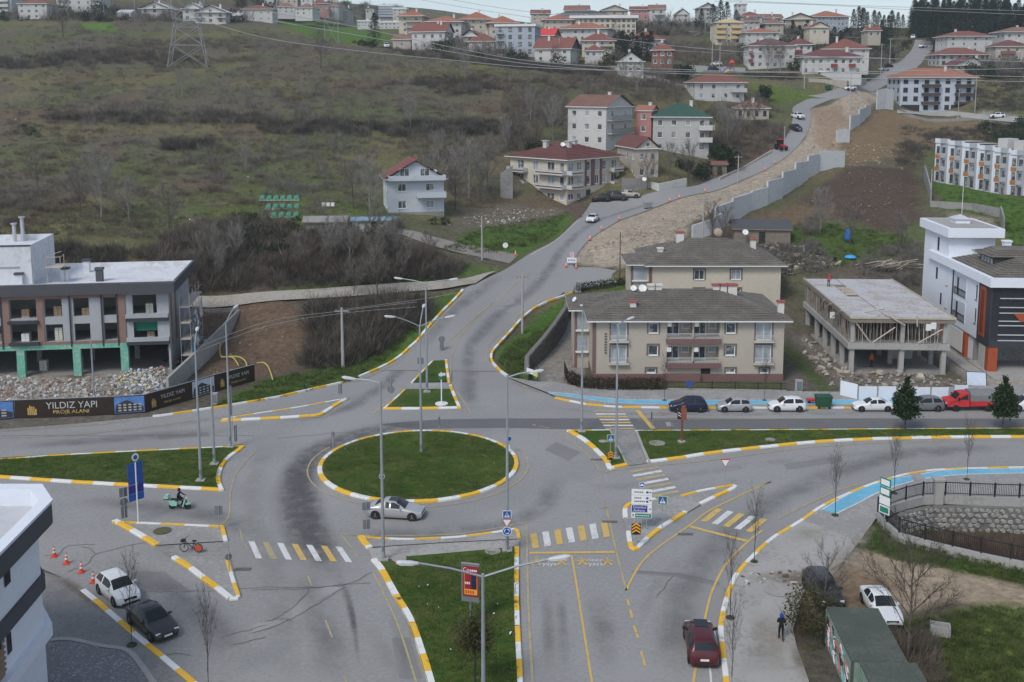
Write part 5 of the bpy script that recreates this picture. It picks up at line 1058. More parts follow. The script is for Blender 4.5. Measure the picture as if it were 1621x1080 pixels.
for x in(-5.4,-10.9,-17.3,-23.7,-30):MB().box(x-.45,x+.45,-.1,.6,-.2,3.35).build('green_column',M_GRNP,ub);MB().box(x-.3,x+.3,7,7.6,0,3.9).build('inner_column',M_CONCD,ub)
MB().box(-34,-5.0,-.12,.5,3.35,3.9).build('green_beam',M_GRNP,ub)
MB().box(-34,-5.0,-.1,-.01,3.92,4.28).build('brown_beam',M_BRO,ub);MB().box(-34,-5.0,-.1,-.01,9.52,9.98).build('brown_beam',M_BRO,ub)
for x0,x1 in((-19.0,-18.25),(-15.15,-14.4),(-5.95,-5.05),(-22.0,-21.4),(-26,-25.1)):MB().box(x0,x1,-.12,0,4.28,9.52).build('brown_pilaster',M_BRO,ub)
for x in(-19.15,-11.4,-7.75,-5.98):MB().box(x-.08,x+.08,-.2,-.1,3.6,10.).build('downpipe',M_ANT,ub)
for x0,x1,z in((-18.4,-15.0,6.62),(-18.4,-15.0,4.0)):MB().box(x0,x1,-.5,0,z,z+.35).build('balcony_slab',M_ANT,ub)
for z in(6.95,4.05):MB().box(-5.0,-.05,-.5,0,z,z+.45).build('balcony_slab',M_LGP,ub);MB().box(-5.0,-.05,-.45,0,z-.42,z-.01).build('balcony_fascia',M_ANT,ub)
MB().box(-4.1,-1.5,.45,.5,5.2,6.35).build('green_net',mat('green netting',(.02,.16,.11),.8,.1),ub)
MB().box(-.28,.04,1,2,3.2,10).box(-.28,.04,4,5,3.2,10).build('side_panel',M_BRO,ub)
pb=MB();pb.box(-34,-5.3,-.7,.0,10.0,11.3);pb.box(-5.3,.9,-1.1,.0,10.0,11.3);pb.box(.6,.9,0,15.3,10.0,11.3);pb.box(-34,.6,15,15.3,10.0,11.2);pb.build('roof_band',M_BAND,ub)
MB().box(-34,.6,.0,15,10.0,10.75).build('roof_deck',M_ROOFW,ub);MB().box(-34,.88,0,.12,10.75,11.32).box(.48,.6,.12,15,10.75,11.32).box(-34,.48,14.88,15,10.75,11.3).build('parapet_lining',M_ROOFW,ub)
for x,y,c in((-17.5,2.0,M_ROOFW),(-13.0,5,M_ROOFW),(-12.0,11,M_ROOFW),(-8.8,4.2,M_BAND)):
 MB().box(x-.4,x+.4,y-.35,y+.35,10.75,12.2).build('roof_stack',c,ub);MB().box(x-.5,x+.5,y-.45,y+.45,12.2,12.45).build('stack_cap',M_BAND,ub)
ph=MB().box(-34,-16.1,2.2,12,10.75,15.0).box(-34,-16.1,2.2,2.5,15.0,15.7).box(-16.4,-16.1,2.5,12,15.0,15.7).box(-34,-16.4,11.7,12,15.0,15.7).build('penthouse',M_ROOFW,ub)
MB().box(-34,-16.05,2.15,2.2,15.55,15.75).build('penthouse_edge',M_BAND,ub);MB().box(-34,-17.5,2.1,2.2,13.0,13.15).build('panel_joint',M_LGP,ub)
for x,zt in((-20.4,17.2),(-19.4,18.0)):MB().lathe([(.25,15),(.25,zt),(.42,zt),(.42,zt+.15)],10,0,(x,10.5,0)).build('metal_flue',mat('galvanised flue',(.5,.51,.53),.4,.15,2,metal=.6),ub)
M_BLOCK=mat('aerated blocks',(.55,.54,.47),.9,.2,3,9);M_CART=mat('cardboard',(.3,.22,.15),.9,.25,2)
def pallet(x,y,z,m,lab,n=3,s=.9):
 c,s_=math.cos(R(8)),math.sin(R(8));o=root('goods_pallet',(-41.5+x*c-y*s_,130.2+x*s_+y*c,z),R(8),lab,'pallet')
 MB().box(-s/2,s/2,-s/2,s/2,0,.12).build('pallet_base',M_TIMBL,o)
 for i in range(n):
  for j in(-1,1):MB().box(j*s*.25-s*.23,j*s*.25+s*.23,-s/2,s/2,.13+i*.3,.13+i*.3+.27).build('block',m,o)
for a in((-15.6,3.0,.05,M_BLOCK,'pallet of pale blocks in the ground floor between green columns',4),(-11.6,3.4,.05,M_BLOCK,'pallet of blocks half behind the middle green column',4),(-18.2,3,.05,M_BLOCK,'pallet of blocks beside the western green column',3),(-2.4,1.2,7.15,M_BLOCK,'pallet of blocks in the top corner balcony',4),(-13.0,1.0,4.25,M_BLOCK,'stack of blocks in the lower middle window',5),(-16.8,.9,4.25,M_WF,'white wrapped boards on the lower recessed balcony',3),(-16.7,1.2,7.15,M_CART,'brown carton pile on the upper recessed balcony',3),(-13.0,1.1,7.15,M_CART,'brown carton pile in the upper window topped with yellow bags',4),(-9.8,1.1,7.15,M_CART,'carton pile in the upper window beside the grey panel',3),(-20.0,1.1,7.15,M_CART,'carton pile in the westernmost upper window',3),(-20.0,1.1,4.25,M_CART,'carton pile in the westernmost lower window',3),(-2.4,1.3,4.3,M_CART,'carton pile under the green net',2)):
 pallet(*a)
M_SCAF=mat('scaffold tube',(.42,.43,.45),.4,.15,3,metal=.5);M_NET=mat('torn dust sheet',(.55,.55,.54),.8,.25,1.5)
def W8(x,y,z=0):c,s_=math.cos(R(8)),math.sin(R(8));return(-41.5+x*c-y*s_,130.2+x*s_+y*c,z)
sc=root('scaffold',W8(1.1,.3),R(8),'tube scaffold with torn sheets along the building side','scaffold')
for i,y in enumerate((0,2.4,4.8,7.2,9.6)):
 for x in(.1,1.3):MB().tube([(x,y,0),(x,y,9.8 if i<4 else 8)],.035,5).build('upright',M_SCAF,sc)
 for z in(2,4,6,8):MB().tube([(.1,y,z),(1.3,y,z)],.03,4).build('ledger',M_SCAF,sc)
for z in(2,4,6,8):
 for x in(.1,1.3):
  MB().tube([(x,0,z),(x,9.6,z)],.03,4).build('ledger',M_SCAF,sc);MB().tube([(x,0,z+1),(x,9.6,z+1)],.025,4).build('guard_rail',M_SCAF,sc)
 MB().box(.15,1.25,0,9.6,z-.08,z-.03).build('platform',M_TIMBL,sc)
for i in range(4):MB().tube([(1.3,i*2.4,0 if i%2 else 2),(1.3,i*2.4+2.4,4 if i%2 else 6)],.025,4).build('brace',M_SCAF,sc)
r2=random.Random(11)
for k_ in range(9):
 y,z=r2.uniform(0,7),r2.uniform(1,8.4);nb=MB();vs=[];
 for i in range(5):
  for j in range(4):vs.append((1.36+r2.uniform(-.05,.25),y+j*.55+r2.uniform(-.15,.15),z-i*.35+r2.uniform(-.1,.1)))
 nb.add(vs,[(i*4+j,i*4+j+1,i*4+j+5,i*4+j+4)for i in range(4)for j in range(3)]);nb.build('torn_sheet',M_NET if k_%4 else mat('blue sheet',(.12,.28,.45),.7,.2),sc)
st2=root('roof_scaffold',W8(-14.6,3.0,10.75),R(8),'small pale scaffold standing on the white roof','scaffold')
for x in(0,1.6):
 for y in(0,1.6):MB().tube([(x,y,0),(x,y,3.4)],.04,5).build('upright',M_TIMBL,st2)
for z in(2.0,):MB().box(-.2,1.8,-.2,1.8,z,z+.08).build('platform',M_TIMBL,st2)
for a,c in(((0,0,3.3),(1.6,0,3.3)),((1.6,0,3.3),(1.6,1.6,3.3)),((0,1.6,3.3),(1.8,0,4.0))):MB().tube([a,c],.04,4).build('brace',M_TIMBL,st2)
# ------------------------------------------------------------------ corner block beside the camera
M_BRK=mat('brick slip facing',(.28,.19,.155),.9,.25,3,14,.4)
zt=11.5;p1=W(65,765.5,zt);p2=W(81.5,790,zt);p3=W(0,872,zt)
ex=(p3[0]-p2[0])/(p3[1]-p2[1]);yb_=44.;p4=(p2[0]+ex*(yb_-p2[1]),yb_);XL=-48.
def off_poly(o):return[(p1[0]-o*.6,p1[1]-o),(p2[0]-o,p2[1]-o*.4),(p4[0]-o,yb_),(XL,yb_),(XL,p1[1]-o)]
cb=root('corner_block',(p2[0],p2[1],0),0,'white corner building with dark grey bands seen from above','building')
def rel(poly):return[(q[0]-p2[0],q[1]-p2[1])for q in poly]
b=MB();b.prism(rel(off_poly(.75)),-1,10.3,top=False);b.build('wall',M_WHITEB,cb)
MB().prism(rel(off_poly(.0)),10.1,11.44,top=False).build('dark_band',M_BAND,cb)
def ring(o0,o1,z,m,name):
 a,c=rel(off_poly(o0)),rel(off_poly(o1));n_=len(a);q=MB();q.add([(x,y,z)for x,y in a]+[(x,y,z)for x,y in c],[(i,(i+1)%n_,n_+(i+1)%n_,n_+i)[::-1]for i in range(n_)]);q.build(name,m,cb)
ring(-.06,.62,11.46,M_WHITEB,'parapet_cap');b=MB();b.prism(rel(off_poly(-.06)),11.3,11.455,top=False);b.build('cap_edge',M_WHITEB,cb)
a=rel(off_poly(.6));q=MB();q.add([(x,y,10.35)for x,y in a]+[(x,y,11.46)for x,y in a],[(i,(i+1)%5,5+(i+1)%5,5+i)for i in range(5)]);q.build('parapet_lining',M_WHITEB,cb)
MB().prism(rel(off_poly(.6)),10.3,10.36).build('roof_deck',mat('pale roof deck',(.5,.51,.53),.9,.12,.6,3),cb);MB().prism(rel(off_poly(.05)),10.0,10.1,bottom=True,top=False).build('soffit',M_BAND,cb)
MB().prism(rel(off_poly(.55)),6.2,7.1,bottom=True).build('dark_band',M_BAND,cb);MB().prism(rel(off_poly(.35)),3.3,4.05,bottom=True).build('white_ledge',M_WHITEB,cb)
ch=MB().box(-2.95,-2.0,-6.6,-5.6,10.36,11.7).build('chimney',M_WHITEB,cb);MB().box(-3.1,-1.85,-6.75,-5.45,12.0,12.15).build('chimney_cap',M_ANT,cb)
for x in(-2.9,-2.15):
 for y in(-6.55,-5.75):MB().box(x,x+.15,y,y+.15,11.7,12.0).build('cap_leg',M_ANT,cb)
def ez(y):return ex*(y-p2[1])
for y0,y1,z0,z1_,m in((57.6,58.3,8.6,9.8,M_VOID),(50,55.9,7.3,9.9,M_ANTG),(57.4,57.9,4.9,6.0,M_VOID),(50,55.6,4.1,6.1,M_ANTG),(50,54.6,.3,3.2,M_ANTG),(57.2,57.7,1.6,3.0,M_VOID)):
 q=MB();e=.74;q.add([(ez(y0)-e+.04,y0-p2[1],z0),(ez(y1)-e+.04,y1-p2[1],z0),(ez(y1)-e+.04,y1-p2[1],z1_),(ez(y0)-e+.04,y0-p2[1],z1_)],[(0,1,2,3)]);o=q.build('window',m,cb)
 if y1-y0>2:
  for t in np.arange(y0,y1+.01,(y1-y0)/5):MB().box(ez(t)-e,ez(t)-e+.14,t-p2[1]-.05,t-p2[1]+.05,z0,z1_).build('mullion',M_BRAIL,o)
  MB().box(ez(y1)-e,ez(y1)-e+.12,y0-p2[1],y1-p2[1],z0+.55,z0+.62).build('transom',M_BRAIL,o)
for y0,y1,z0,z1_ in((55.7,57.2,4.1,6.15),(54.8,57.0,.2,3.25)):
 rows_=int((z1_-z0)/.16)
 q=MB();e=.74
 for i in range(rows_):
  for j in range(int((y1-y0)/.4)):
   ya=y0+j*.4+(.2 if i%2 else 0);q.box(ez(ya)-e,ez(ya)-e+.06,ya-p2[1],ya-p2[1]+.37,z0+i*.16,z0+i*.16+.14)
 q.build('brick_facing',M_BRK,cb,kind='stuff')
for y,z in((56.6,9.6),(56.3,5.9)):MB().lathe([(.09,0),(.09,.3)],8,0,(ez(y)-.6,y-p2[1],z)).build('wall_lamp',M_BRAIL,cb)
# ------------------------------------------------------------------ containers
M_CONT=mat('green grey container roof',(.075,.09,.075),.75,.15,.6,5,.1,col2=(.1,.105,.09),thr=1.1);M_CONTS=mat('container side',(.2,.27,.23),.7,.25,.8,4)
ca_=W(1310,961,2.6);cb2=W(1389.6,964.5,2.6);cw=math.dist(ca_,cb2)
def container(i,label):
 y1=0-i*6.25;o=root('container',(ca_[0],ca_[1]+y1,0),R(-4),label,'container')
 MB().box(0,cw,-6.1,0,.1,2.5).build('body',M_CONTS,o);MB().box(-.05,cw+.05,-6.15,.05,2.5,2.6).build('roof',M_CONT,o)
 for y in np.arange(-6.0,0,.42):MB().box(-.06,0,y,y+.2,.2,2.45).build('corrugation',M_CONTS,o)
 for x in(0,cw-.12):
  for y in(-6.1,-.12):MB().box(x-.02,x+.14,y-.02,y+.14,0,2.55).build('corner_post',M_CONT,o)
 r3=random.Random(i+5)
 for k_ in range(26 if i==0 else 14):
  y,z=r3.uniform(-5.6,-.6),r3.uniform(.5,2.0);p_=[(-.075,y+math.sin(t*3+k_)*.3+t*.06,z+math.cos(t*2.3+k_)*.32)for t in np.linspace(0,2.6,9)]
  MB().tube(p_,.045,4).build('graffiti_stroke',[mat('pale spray',(.6,.55,.58),.6,0),mat('red spray',(.4,.12,.13),.6,0),mat('teal spray',(.15,.35,.33),.6,0),M_BRAIL][k_%4],o)
container(0,'green-roofed container with sprayed side, the farther of the two');container(1,'green-roofed container cut by the bottom edge of the picture')
# ------------------------------------------------------------------ vehicles
M_TYRE=mat('tyre rubber',(.02,.02,.021),.9,.1,5);M_RIM=mat('alloy rim',(.38,.39,.41),.35,.1,5,metal=.7);M_CGL=mat('car glass',(.018,.022,.026),.1,.2,1,spec=.35);M_TRIM=mat('black trim',(.022,.022,.023),.6,.1,5)
M_LAMP=mat('headlamp glass',(.62,.64,.66),.15,.1,4,spec=.7);M_TAIL=mat('tail lamp',(.28,.02,.02),.25,.1,4);M_PLATE=mat('number plate',(.68,.68,.66),.5,0)
def paint(name,c,r=.28,metal=.0):return mat(name,c,r,.03,.5,3,spec=.6,metal=metal)
P_WHITE=paint('white car paint',(.72,.73,.74));P_SILV=paint('silver car paint',(.46,.47,.48),.3,.35);P_DGREY=paint('dark grey car paint',(.05,.05,.055),.25,.3);P_BLUE=paint('navy car paint',(.012,.015,.05));P_RED=paint('wine car paint',(.075,.008,.014));P_BLK=paint('black car paint',(.012,.012,.013));P_BEI=paint('beige car paint',(.45,.41,.34),.35,.2);P_GREY=paint('mid grey car paint',(.2,.21,.22),.3,.3);P_TRUCK=paint('red truck paint',(.5,.025,.03),.45)
PROF={'hatch':(4.0,.84,[(0,.50,.46,.55,.62),(.1,.66,.62,.62,.74),(.45,.83,.79,.68,.84),(1.05,.97,.93,.70,.86),(1.75,1.42,.95,.60,.86),(2.3,1.48,.96,.60,.87),(3.0,1.47,.98,.59,.87),(3.55,1.38,1.0,.56,.85),(3.86,1.02,.98,.62,.80),(3.97,.72,.68,.60,.72),(4.0,.45,.42,.55,.68)],3,7),'sedan':(4.6,.86,[(0,.50,.46,.55,.64),(.1,.64,.60,.62,.76),(.5,.80,.76,.70,.86),(1.35,.95,.91,.72,.89),(2.1,1.38,.94,.60,.89),(2.6,1.45,.95,.60,.89),(3.25,1.40,.97,.58,.89),(3.95,1.04,.99,.66,.87),(4.42,1.0,.94,.66,.82),(4.56,.74,.70,.62,.76),(4.6,.45,.42,.55,.70)],3,6),'suv':(4.45,.9,[(0,.58,.52,.58,.68),(.1,.80,.74,.66,.80),(.5,.98,.93,.72,.90),(1.15,1.08,1.03,.74,.92),(1.75,1.58,1.05,.64,.92),(2.4,1.66,1.06,.64,.93),(3.4,1.64,1.08,.63,.93),(4.0,1.54,1.10,.61,.91),(4.3,1.10,1.06,.68,.87),(4.42,.78,.74,.66,.80),(4.45,.5,.46,.6,.76)],3,7),'van':(4.4,.9,[(0,.58,.52,.58,.68),(.1,.80,.74,.66,.80),(.4,.98,.93,.72,.88),(.9,1.12,1.06,.74,.90),(1.6,1.72,1.08,.66,.91),(2.4,1.84,1.08,.66,.92),(3.5,1.84,1.10,.66,.92),(4.15,1.78,1.12,.66,.90),(4.33,1.15,1.1,.72,.87),(4.4,.78,.74,.66,.82),(4.42,.5,.46,.6,.78)],3,7)}
CARM={}
def car_meshes(kind):
 if kind in CARM:return CARM[kind]
 L,W_,st,i0,i1=PROF[kind]
 S=[];n=len(st)
 for i in range(n-1):
  for t in(0,.5):
   if t==0:S.append(st[i])
   else:
    a,c=st[i],st[i+1];m=[(p+q)/2 for p,q in zip(a,c)]
    bulge=.012*L;m[1]+=bulge*(.9 if i in(2,)or i0<=i<i1 else.5);m[2]+=.008;S.append(tuple(m))
 S.append(st[-1]);vs=[]
 for x,zt,zb,wt,w in S:
  zl=.17+.06*((x<.15)+(x>L-.15));cab=zt-zb>.12
  ring=[(0,zt),(wt*.7,zt-.008),(wt,zt-.035 if cab else zt-.02),(w*.965,zb+.01),(w,zb-.1),(w*1.0,(zb+zl)/2),(w*.97,zl+.06),(w*.85,zl),(0,zl)]
  ring+=[(-y,z)for y,z in ring[-2:0:-1]]
  vs+=[(x,y,z)for y,z in ring]
 N=16;fs=[]
 for i in range(len(S)-1):
  for k in range(N):fs.append((i*N+k,i*N+(k+1)%N,(i+1)*N+(k+1)%N,(i+1)*N+k))
 fs.append(tuple(range(N))[::-1]);fs.append(tuple((len(S)-1)*N+k for k in range(N)))
 vs=[(L/2-x,-y,z)for x,y,z in vs]
 out={'body':(vs,fs)}
 def panel(quads,grow,shrink):
  b=MB()
  for q in quads:
   P_=[Vector(vs[k])for k in q];c=sum(P_,Vector())/4;nr=(P_[1]-P_[0]).cross(P_[3]-P_[0])
   if nr.length<1e-6:nr=(P_[2]-P_[1]).cross(P_[0]-P_[1])
   nr.normalize()
   if nr.dot(c-Vector((0,0,.6)))<0:nr=-nr
   b.add([p+(c-p)*shrink+nr*grow for p in P_],[(0,1,2,3)])
  return b
 def strip(i_lo,i_hi,ks,grow=.012,mx=.08,mz=.06):
  """one pane over several body quads, inset from its border"""
  b=MB();rows_=list(range(i_lo,i_hi+1));g=[]
  for i in rows_:
   row=[Vector(vs[i*N+k%N])for k in ks];g.append(row)
  cen=sum((p for r in g for p in r),Vector())/(len(g)*len(g[0]));vv_=[]
  for r_ in g:
   for p in r_:
    d_=p-cen;out_=Vector((d_.x*.0,p.y,p.z-.7)).normalized();vv_.append(cen+d_*(1-mx)+out_*grow)
  m_=len(ks);b.add(vv_,[(a*m_+c,a*m_+c+1,(a+1)*m_+c+1,(a+1)*m_+c)for a in range(len(g)-1)for c in range(m_-1)])
  return b
 a,c=i0*2,i1*2
 out['windscreen']=strip(a,a+2,(14,15,0,1,2),.035,.07);out['rear_window']=strip(c,c+2,(14,15,0,1,2),.035,.12)
 mid_=(a+2+c)//2
 out['side']=[strip(a+1,mid_,(2,3),.02,.14),strip(mid_,c+1,(2,3),.02,.14),strip(a+1,mid_,(13,14),.02,.14),strip(mid_,c+1,(13,14),.02,.14)]
 CARM[kind]=out;return out
CB={}
def car_proto(kind,pm):
 """meshes of one kind of car in one colour"""
 key=(kind,pm.name)
 if key in CB:return CB[key]
 g=car_meshes(kind);L,W_,st,i0,i1=PROF[kind];hw=max(s[4]for s in st);r=.33 if kind in('hatch','sedan')else.37
 b=MB().add(*g['body']);P_=[('body',b.mesh('body',pm,True),(0,0,0))]
 P_.append(('windscreen',g['windscreen'].mesh('windscreen',M_CGL,True),(0,0,0)));P_.append(('rear_window',g['rear_window'].mesh('rear_window',M_CGL,True),(0,0,0)))
 for q in g['side']:P_.append(('side_window',q.mesh('side_window',M_CGL,True),(0,0,0)))
 xs=(L/2-.78,-L/2+.80)
 wm=MB().lathe([(r*.62,-.10),(r*.95,-.10),(r,-.07),(r,.07),(r*.95,.10),(r*.62,.10)],18,0,axis='y').mesh('wheel',M_TYRE)
 rb=MB().lathe([(.02,-.075),(r*.6,-.085),(r*.62,-.1),(r*.62,.1),(r*.6,.085),(.02,.075)],14,0,axis='y')
 for k in range(5):
  a=k*2*math.pi/5
  for s in(-.105,.095):rb.box(-.03,.03,s,s+.01,0,r*.6)if k==0 else rb.add([(math.cos(a)*x-math.sin(a)*z*0+math.sin(a)*z,s+y,math.cos(a)*z)for x,y,z in((-.03,0,0),(.03,0,0),(.03,0,r*.6),(-.03,0,r*.6))],[(0,1,2,3)])
 rm=rb.mesh('rim',M_RIM)
 am=MB().lathe([(r+.07,-.004),(r+.07,.004)],20,0,axis='y').mesh('wheel_arch',M_TRIM)
 for x in xs:
  for s in(-1,1):
   P_.append(('wheel_arch',am,(x,s*(hw-.005),r+.02)));P_.append(('wheel',wm,(x,s*(hw-.085),r),rm))
 zf=st[2][1];yw=st[1][4]
 hl=MB().add([(0,-.16,-.05),(0,.16,-.07),(0,.17,.05),(0,-.12,.07),(-.3,-.2,.09),(-.33,.2,.09)],[(0,1,2,3),(3,2,5,4)]).mesh('headlight',M_LAMP)
 for s in(-1,1):P_.append(('headlight',hl,(L/2-.10,s*(yw-.17),zf-.20),None,(1,s,1)))
 zt=st[-3][1];tl=MB().box(-.04,.05,-.14,.14,-.09,.09).mesh('tail_light',M_TAIL)
 for s in(-1,1):P_.append(('tail_light',tl,(-L/2+.16,s*(st[-3][4]-.17),zt-.14)))
 P_.append(('grille',MB().box(-.05,.03,-.42,.42,-.09,.08).mesh('grille',M_TRIM),(L/2-.03,0,zf-.28)));P_.append(('bumper_trim',MB().box(-.08,.03,-.6,.6,-.06,.05).mesh('bumper_trim',M_TRIM),(L/2-.02,0,.30)))
 pl=MB().box(-.015,.015,-.26,.26,-.06,.06).mesh('number_plate',M_PLATE);P_.append(('number_plate',pl,(L/2+.02,0,.46)));P_.append(('number_plate',pl,(-L/2-.01,0,.62 if kind!='sedan' else.6)))
 mm=MB().box(-.06,.08,-.1,.1,-.06,.07).mesh('mirror',M_TRIM if kind=='suv' else pm)
 for s in(-1,1):P_.append(('mirror',mm,(L/2-st[i0][0]-.38,s*(hw+.06),st[i0][2]+.06)))
 P_.append(('rear_bumper',MB().box(-.02,.06,-.6,.6,-.07,.06).mesh('rear_bumper',M_TRIM),(-L/2-.005,0,.36)))
 CB[key]=P_;return P_
def car(kind,pm,label,pos,head,group=None,name='parked_car',extra=None,s=1.0):
 o=root(name,pos,R(head),label,'car',group,(s,s,s))
 for q in car_proto(kind,pm):
  c=link(q[0],q[1],o,q[2])
  if len(q)>3 and q[3]:link('rim',q[3],c)
  if len(q)>4:c.scale=q[4]
 if extra=='rails':
  for y in(-.55,.55):MB().box(-1.3,.4,y-.02,y+.02,1.66,1.71).build('roof_rail',M_TRIM,o)
 if extra=='glassroof':MB().box(-.5,.35,-.38,.38,1.46,1.475).build('sunroof',M_CGL,o)
 if extra=='suvroof':MB().box(-.2,.75,-.42,.42,1.665,1.68).build('sunroof',M_CGL,o)
 return o
def onroad(px,py):p=hit(px,py);return(p[0],p[1],p[2]+.05)
GP='cars parked along the northern pavement'
car('sedan',P_SILV,'silver saloon driving round the roundabout',(*W(627,817),.0),-8,name='moving_car',extra='glassroof')
car('hatch',P_WHITE,'white hatchback parked behind the dark saloon beside traffic cones',(-27.1,73.5,.0),-46.5,s=1.02)
car('sedan',P_DGREY,'dark grey saloon parked beside the striped kerb',(-23.3,69.2,.0),-46.5)
car('suv',P_RED,'wine red SUV driving away beside the striped kerb',(11.75,66.5,.0),86,name='moving_car',extra='suvroof')
car('suv',P_DGREY,'dark grey car parked behind the bush next to the container',(21.3,73.2,.0),-88,extra='rails',s=.98)
car('sedan',P_WHITE,'white car parked beside the container on bare ground',(24.6,71.2,.0),-90,s=.96)
car('hatch',P_BLUE,'navy hatchback, first parked car east of the crossing',(18.95,115.1,.0),180,GP,s=1.02)
car('hatch',P_SILV,'small silver hatchback parked behind the navy one',(23.9,115.1,.0),180,GP,s=.93)
car('hatch',P_WHITE,'white hatchback parked beside the green dumpster',(29.6,115.2,.0),180,GP,s=.99)
car('sedan',P_WHITE,'white saloon parked before the white site hoarding',(38.9,115.3,.0),180,GP,s=.93)
car('hatch',P_GREY,'grey hatchback parked between the evergreen and the red truck',(44.5,115.4,.0),180,GP)
car('hatch',P_WHITE,'white car cut by the picture edge behind the red truck',(55.6,115.4,.0),180,GP,s=1.05)
a_,c_=hit(962,338),hit(922,372);hd=math.degrees(math.atan2(c_[1]-a_[1],c_[0]-a_[0]))
car('sedan',P_WHITE,'white saloon coming down the hill road past the parking yard',onroad(938,351),hd,name='moving_car',s=.96)
car('hatch',P_BLK,'black hatchback parked before the maroon-roofed building',onroad(952,319),175);car('van',P_DGREY,'dark van parked between the black and the beige car',onroad(976,317),-12);car('hatch',P_BEI,'beige hatchback parked by the retaining wall of the stone house',onroad(998,313),-10)
car('suv',P_DGREY,'dark car leading two cars down the hill bend',onroad(1259,207),-75,name='moving_car');car('suv',P_WHITE,'white car following down the hill bend',onroad(1263,188),-72,name='moving_car');car('hatch',P_WHITE,'white car turning above the gravel slope',onroad(1345,143),200,name='moving_car')
car('sedan',P_BLK,'dark car parked at the roadside below the pines',onroad(1405,107),30);car('hatch',P_SILV,'silver car parked lower at the roadside below the pines',onroad(1399,113),30);car('sedan',P_WHITE,'white car climbing the far straight road',onroad(1461,76),40,name='moving_car');car('van',P_WHITE,'white van at the very top of the road',onroad(1446,62),60,name='moving_car')
car('suv',P_WHITE,'white car parked on the lane beside the pale blue block',onroad(1578,187),176);car('hatch',P_WHITE,'white car parked left of the playground',onroad(1133,105),180);car('hatch',P_BLUE,'dark blue and white car before the playground',onroad(1130,113),0);car('van',P_WHITE,'white van parked by the meadow beside the dark evergreen',onroad(612,76),-80);car('hatch',P_WHITE,'tiny white car below the roadside hedge on the terrace',onroad(1302,118),180)
tk=root('pickup_truck',(49.4,115.5,0),R(180),'red truck with grey tarpaulin over its load bed','truck')
cb_=[(2.65,.55),(2.7,1.05),(2.45,1.18),(1.75,1.28),(1.25,1.95),(.35,2.0),(.3,.55)]
def side_prism(poly,hw,hw_top=None,ztop=1.3):
 b=MB();n_=len(poly);vs=[]
 for s in(-1,1):
  for x,z in poly:vs.append((x,s*(hw if z<ztop else(hw_top or hw)),z))
 fs=[(i,(i+1)%n_,n_+(i+1)%n_,n_+i)[::-1]for i in range(n_)];fs.append(tuple(range(n_))[::-1]if False else tuple(range(n_)));fs.append(tuple(n_+i for i in range(n_))[::-1])
 return b.add(vs,fs)
side_prism(cb_,.88,.74).build('cab',P_TRUCK,tk)
MB().add([(1.74,-.66,1.32),(1.74,.66,1.32),(1.29,.6,1.9),(1.29,-.6,1.9)],[(0,1,2,3)]).build('windscreen',M_CGL,tk,(.03,0,.02))
for s in(-1,1):MB().add([(1.5,s*.84,1.32),(.45,s*.84,1.32),(.5,s*.765,1.85),(1.15,s*.765,1.85)],[(0,1,2,3)]).build('side_window',M_CGL,tk);MB().box(2.66,2.74,s*.6-.15,s*.6+.15,.8,1.0).build('headlight',M_LAMP,tk);MB().box(.15,.3,s*1.0-.06,s*1.0+.06,1.25,1.6).build('mirror',M_TRIM,tk,(1.3,0,0))
MB().box(2.68,2.78,-.88,.88,.45,.62).build('bumper',M_TRIM,tk);MB().box(-2.6,2.3,-.5,.5,.45,.6).build('chassis',M_TRIM,tk)
MB().box(-2.7,.25,-.92,.92,.62,1.15).build('load_bed',P_TRUCK,tk)
tp=MB();vs=[];
for x in np.linspace(-2.7,.22,9):
 for k_,(y,z)in enumerate(((-.93,1.15),(-.93,1.8),(-.75,2.1),(0,2.2),(.75,2.1),(.93,1.8),(.93,1.15))):vs.append((x,y+math.sin(x*3+k_)*.02,z+math.sin(x*5)*.03))
tp.add(vs,[(i*7+k_,i*7+k_+1,(i+1)*7+k_+1,(i+1)*7+k_)for i in range(8)for k_ in range(6)]);tp.add([vs[k_]for k_ in range(7)],[tuple(range(7))]);tp.add([vs[56+k_]for k_ in range(7)],[tuple(range(7))])
tp.build('tarpaulin',mat('grey tarpaulin',(.20,.205,.21),.8,.2,1.5,5),tk)
for x in(1.75,-1.7):
 for s in(-1,1):
  o=MB().lathe([(.2,-.12),(.36,-.12),(.38,0),(.36,.12),(.2,.12)],16,0,axis='y').build('wheel',M_TYRE,tk,(x,s*.8,.38));MB().lathe([(.02,-.1),(.2,-.1),(.2,.1),(.02,.1)],10,0,axis='y').build('rim',M_RIM,o)
p_=onroad(1236,238);tr=root('tractor',p_,R(-78),'red tractor driving down the hill bend','tractor')
MB().box(.3,1.9,-.35,.35,.75,1.35).build('bonnet',P_TRUCK,tr);MB().box(-1.0,.3,-.7,.7,.6,1.2).build('body',M_TRIM,tr);MB().box(-1.0,.3,-.72,.72,2.4,2.55).build('cab_roof',P_TRUCK,tr);MB().box(-.9,.2,-.66,.66,1.2,2.4).build('cab_glass',M_CGL,tr)
for x,y,r in((-.7,.85,.75),(-.7,-.85,.75),(1.4,.7,.5),(1.4,-.7,.5)):
 o=MB().lathe([(r*.5,-.2),(r,-.2),(r,.2),(r*.5,.2)],16,0,axis='y').build('wheel',M_TYRE,tr,(x,y,r));MB().lathe([(.03,-.15),(r*.5,-.15),(r*.5,.15),(.03,.15)],10,0,axis='y').build('rim',P_TRUCK,o)
for s in(-1,1):MB().box(-1.3,-.1,s*.85-.22,s*.85+.22,1.5,1.56).build('mudguard',P_TRUCK,tr)
MB().tube([(1.2,0,1.35),(1.2,0,2.2)],.05,6).build('exhaust',M_TRIM,tr)
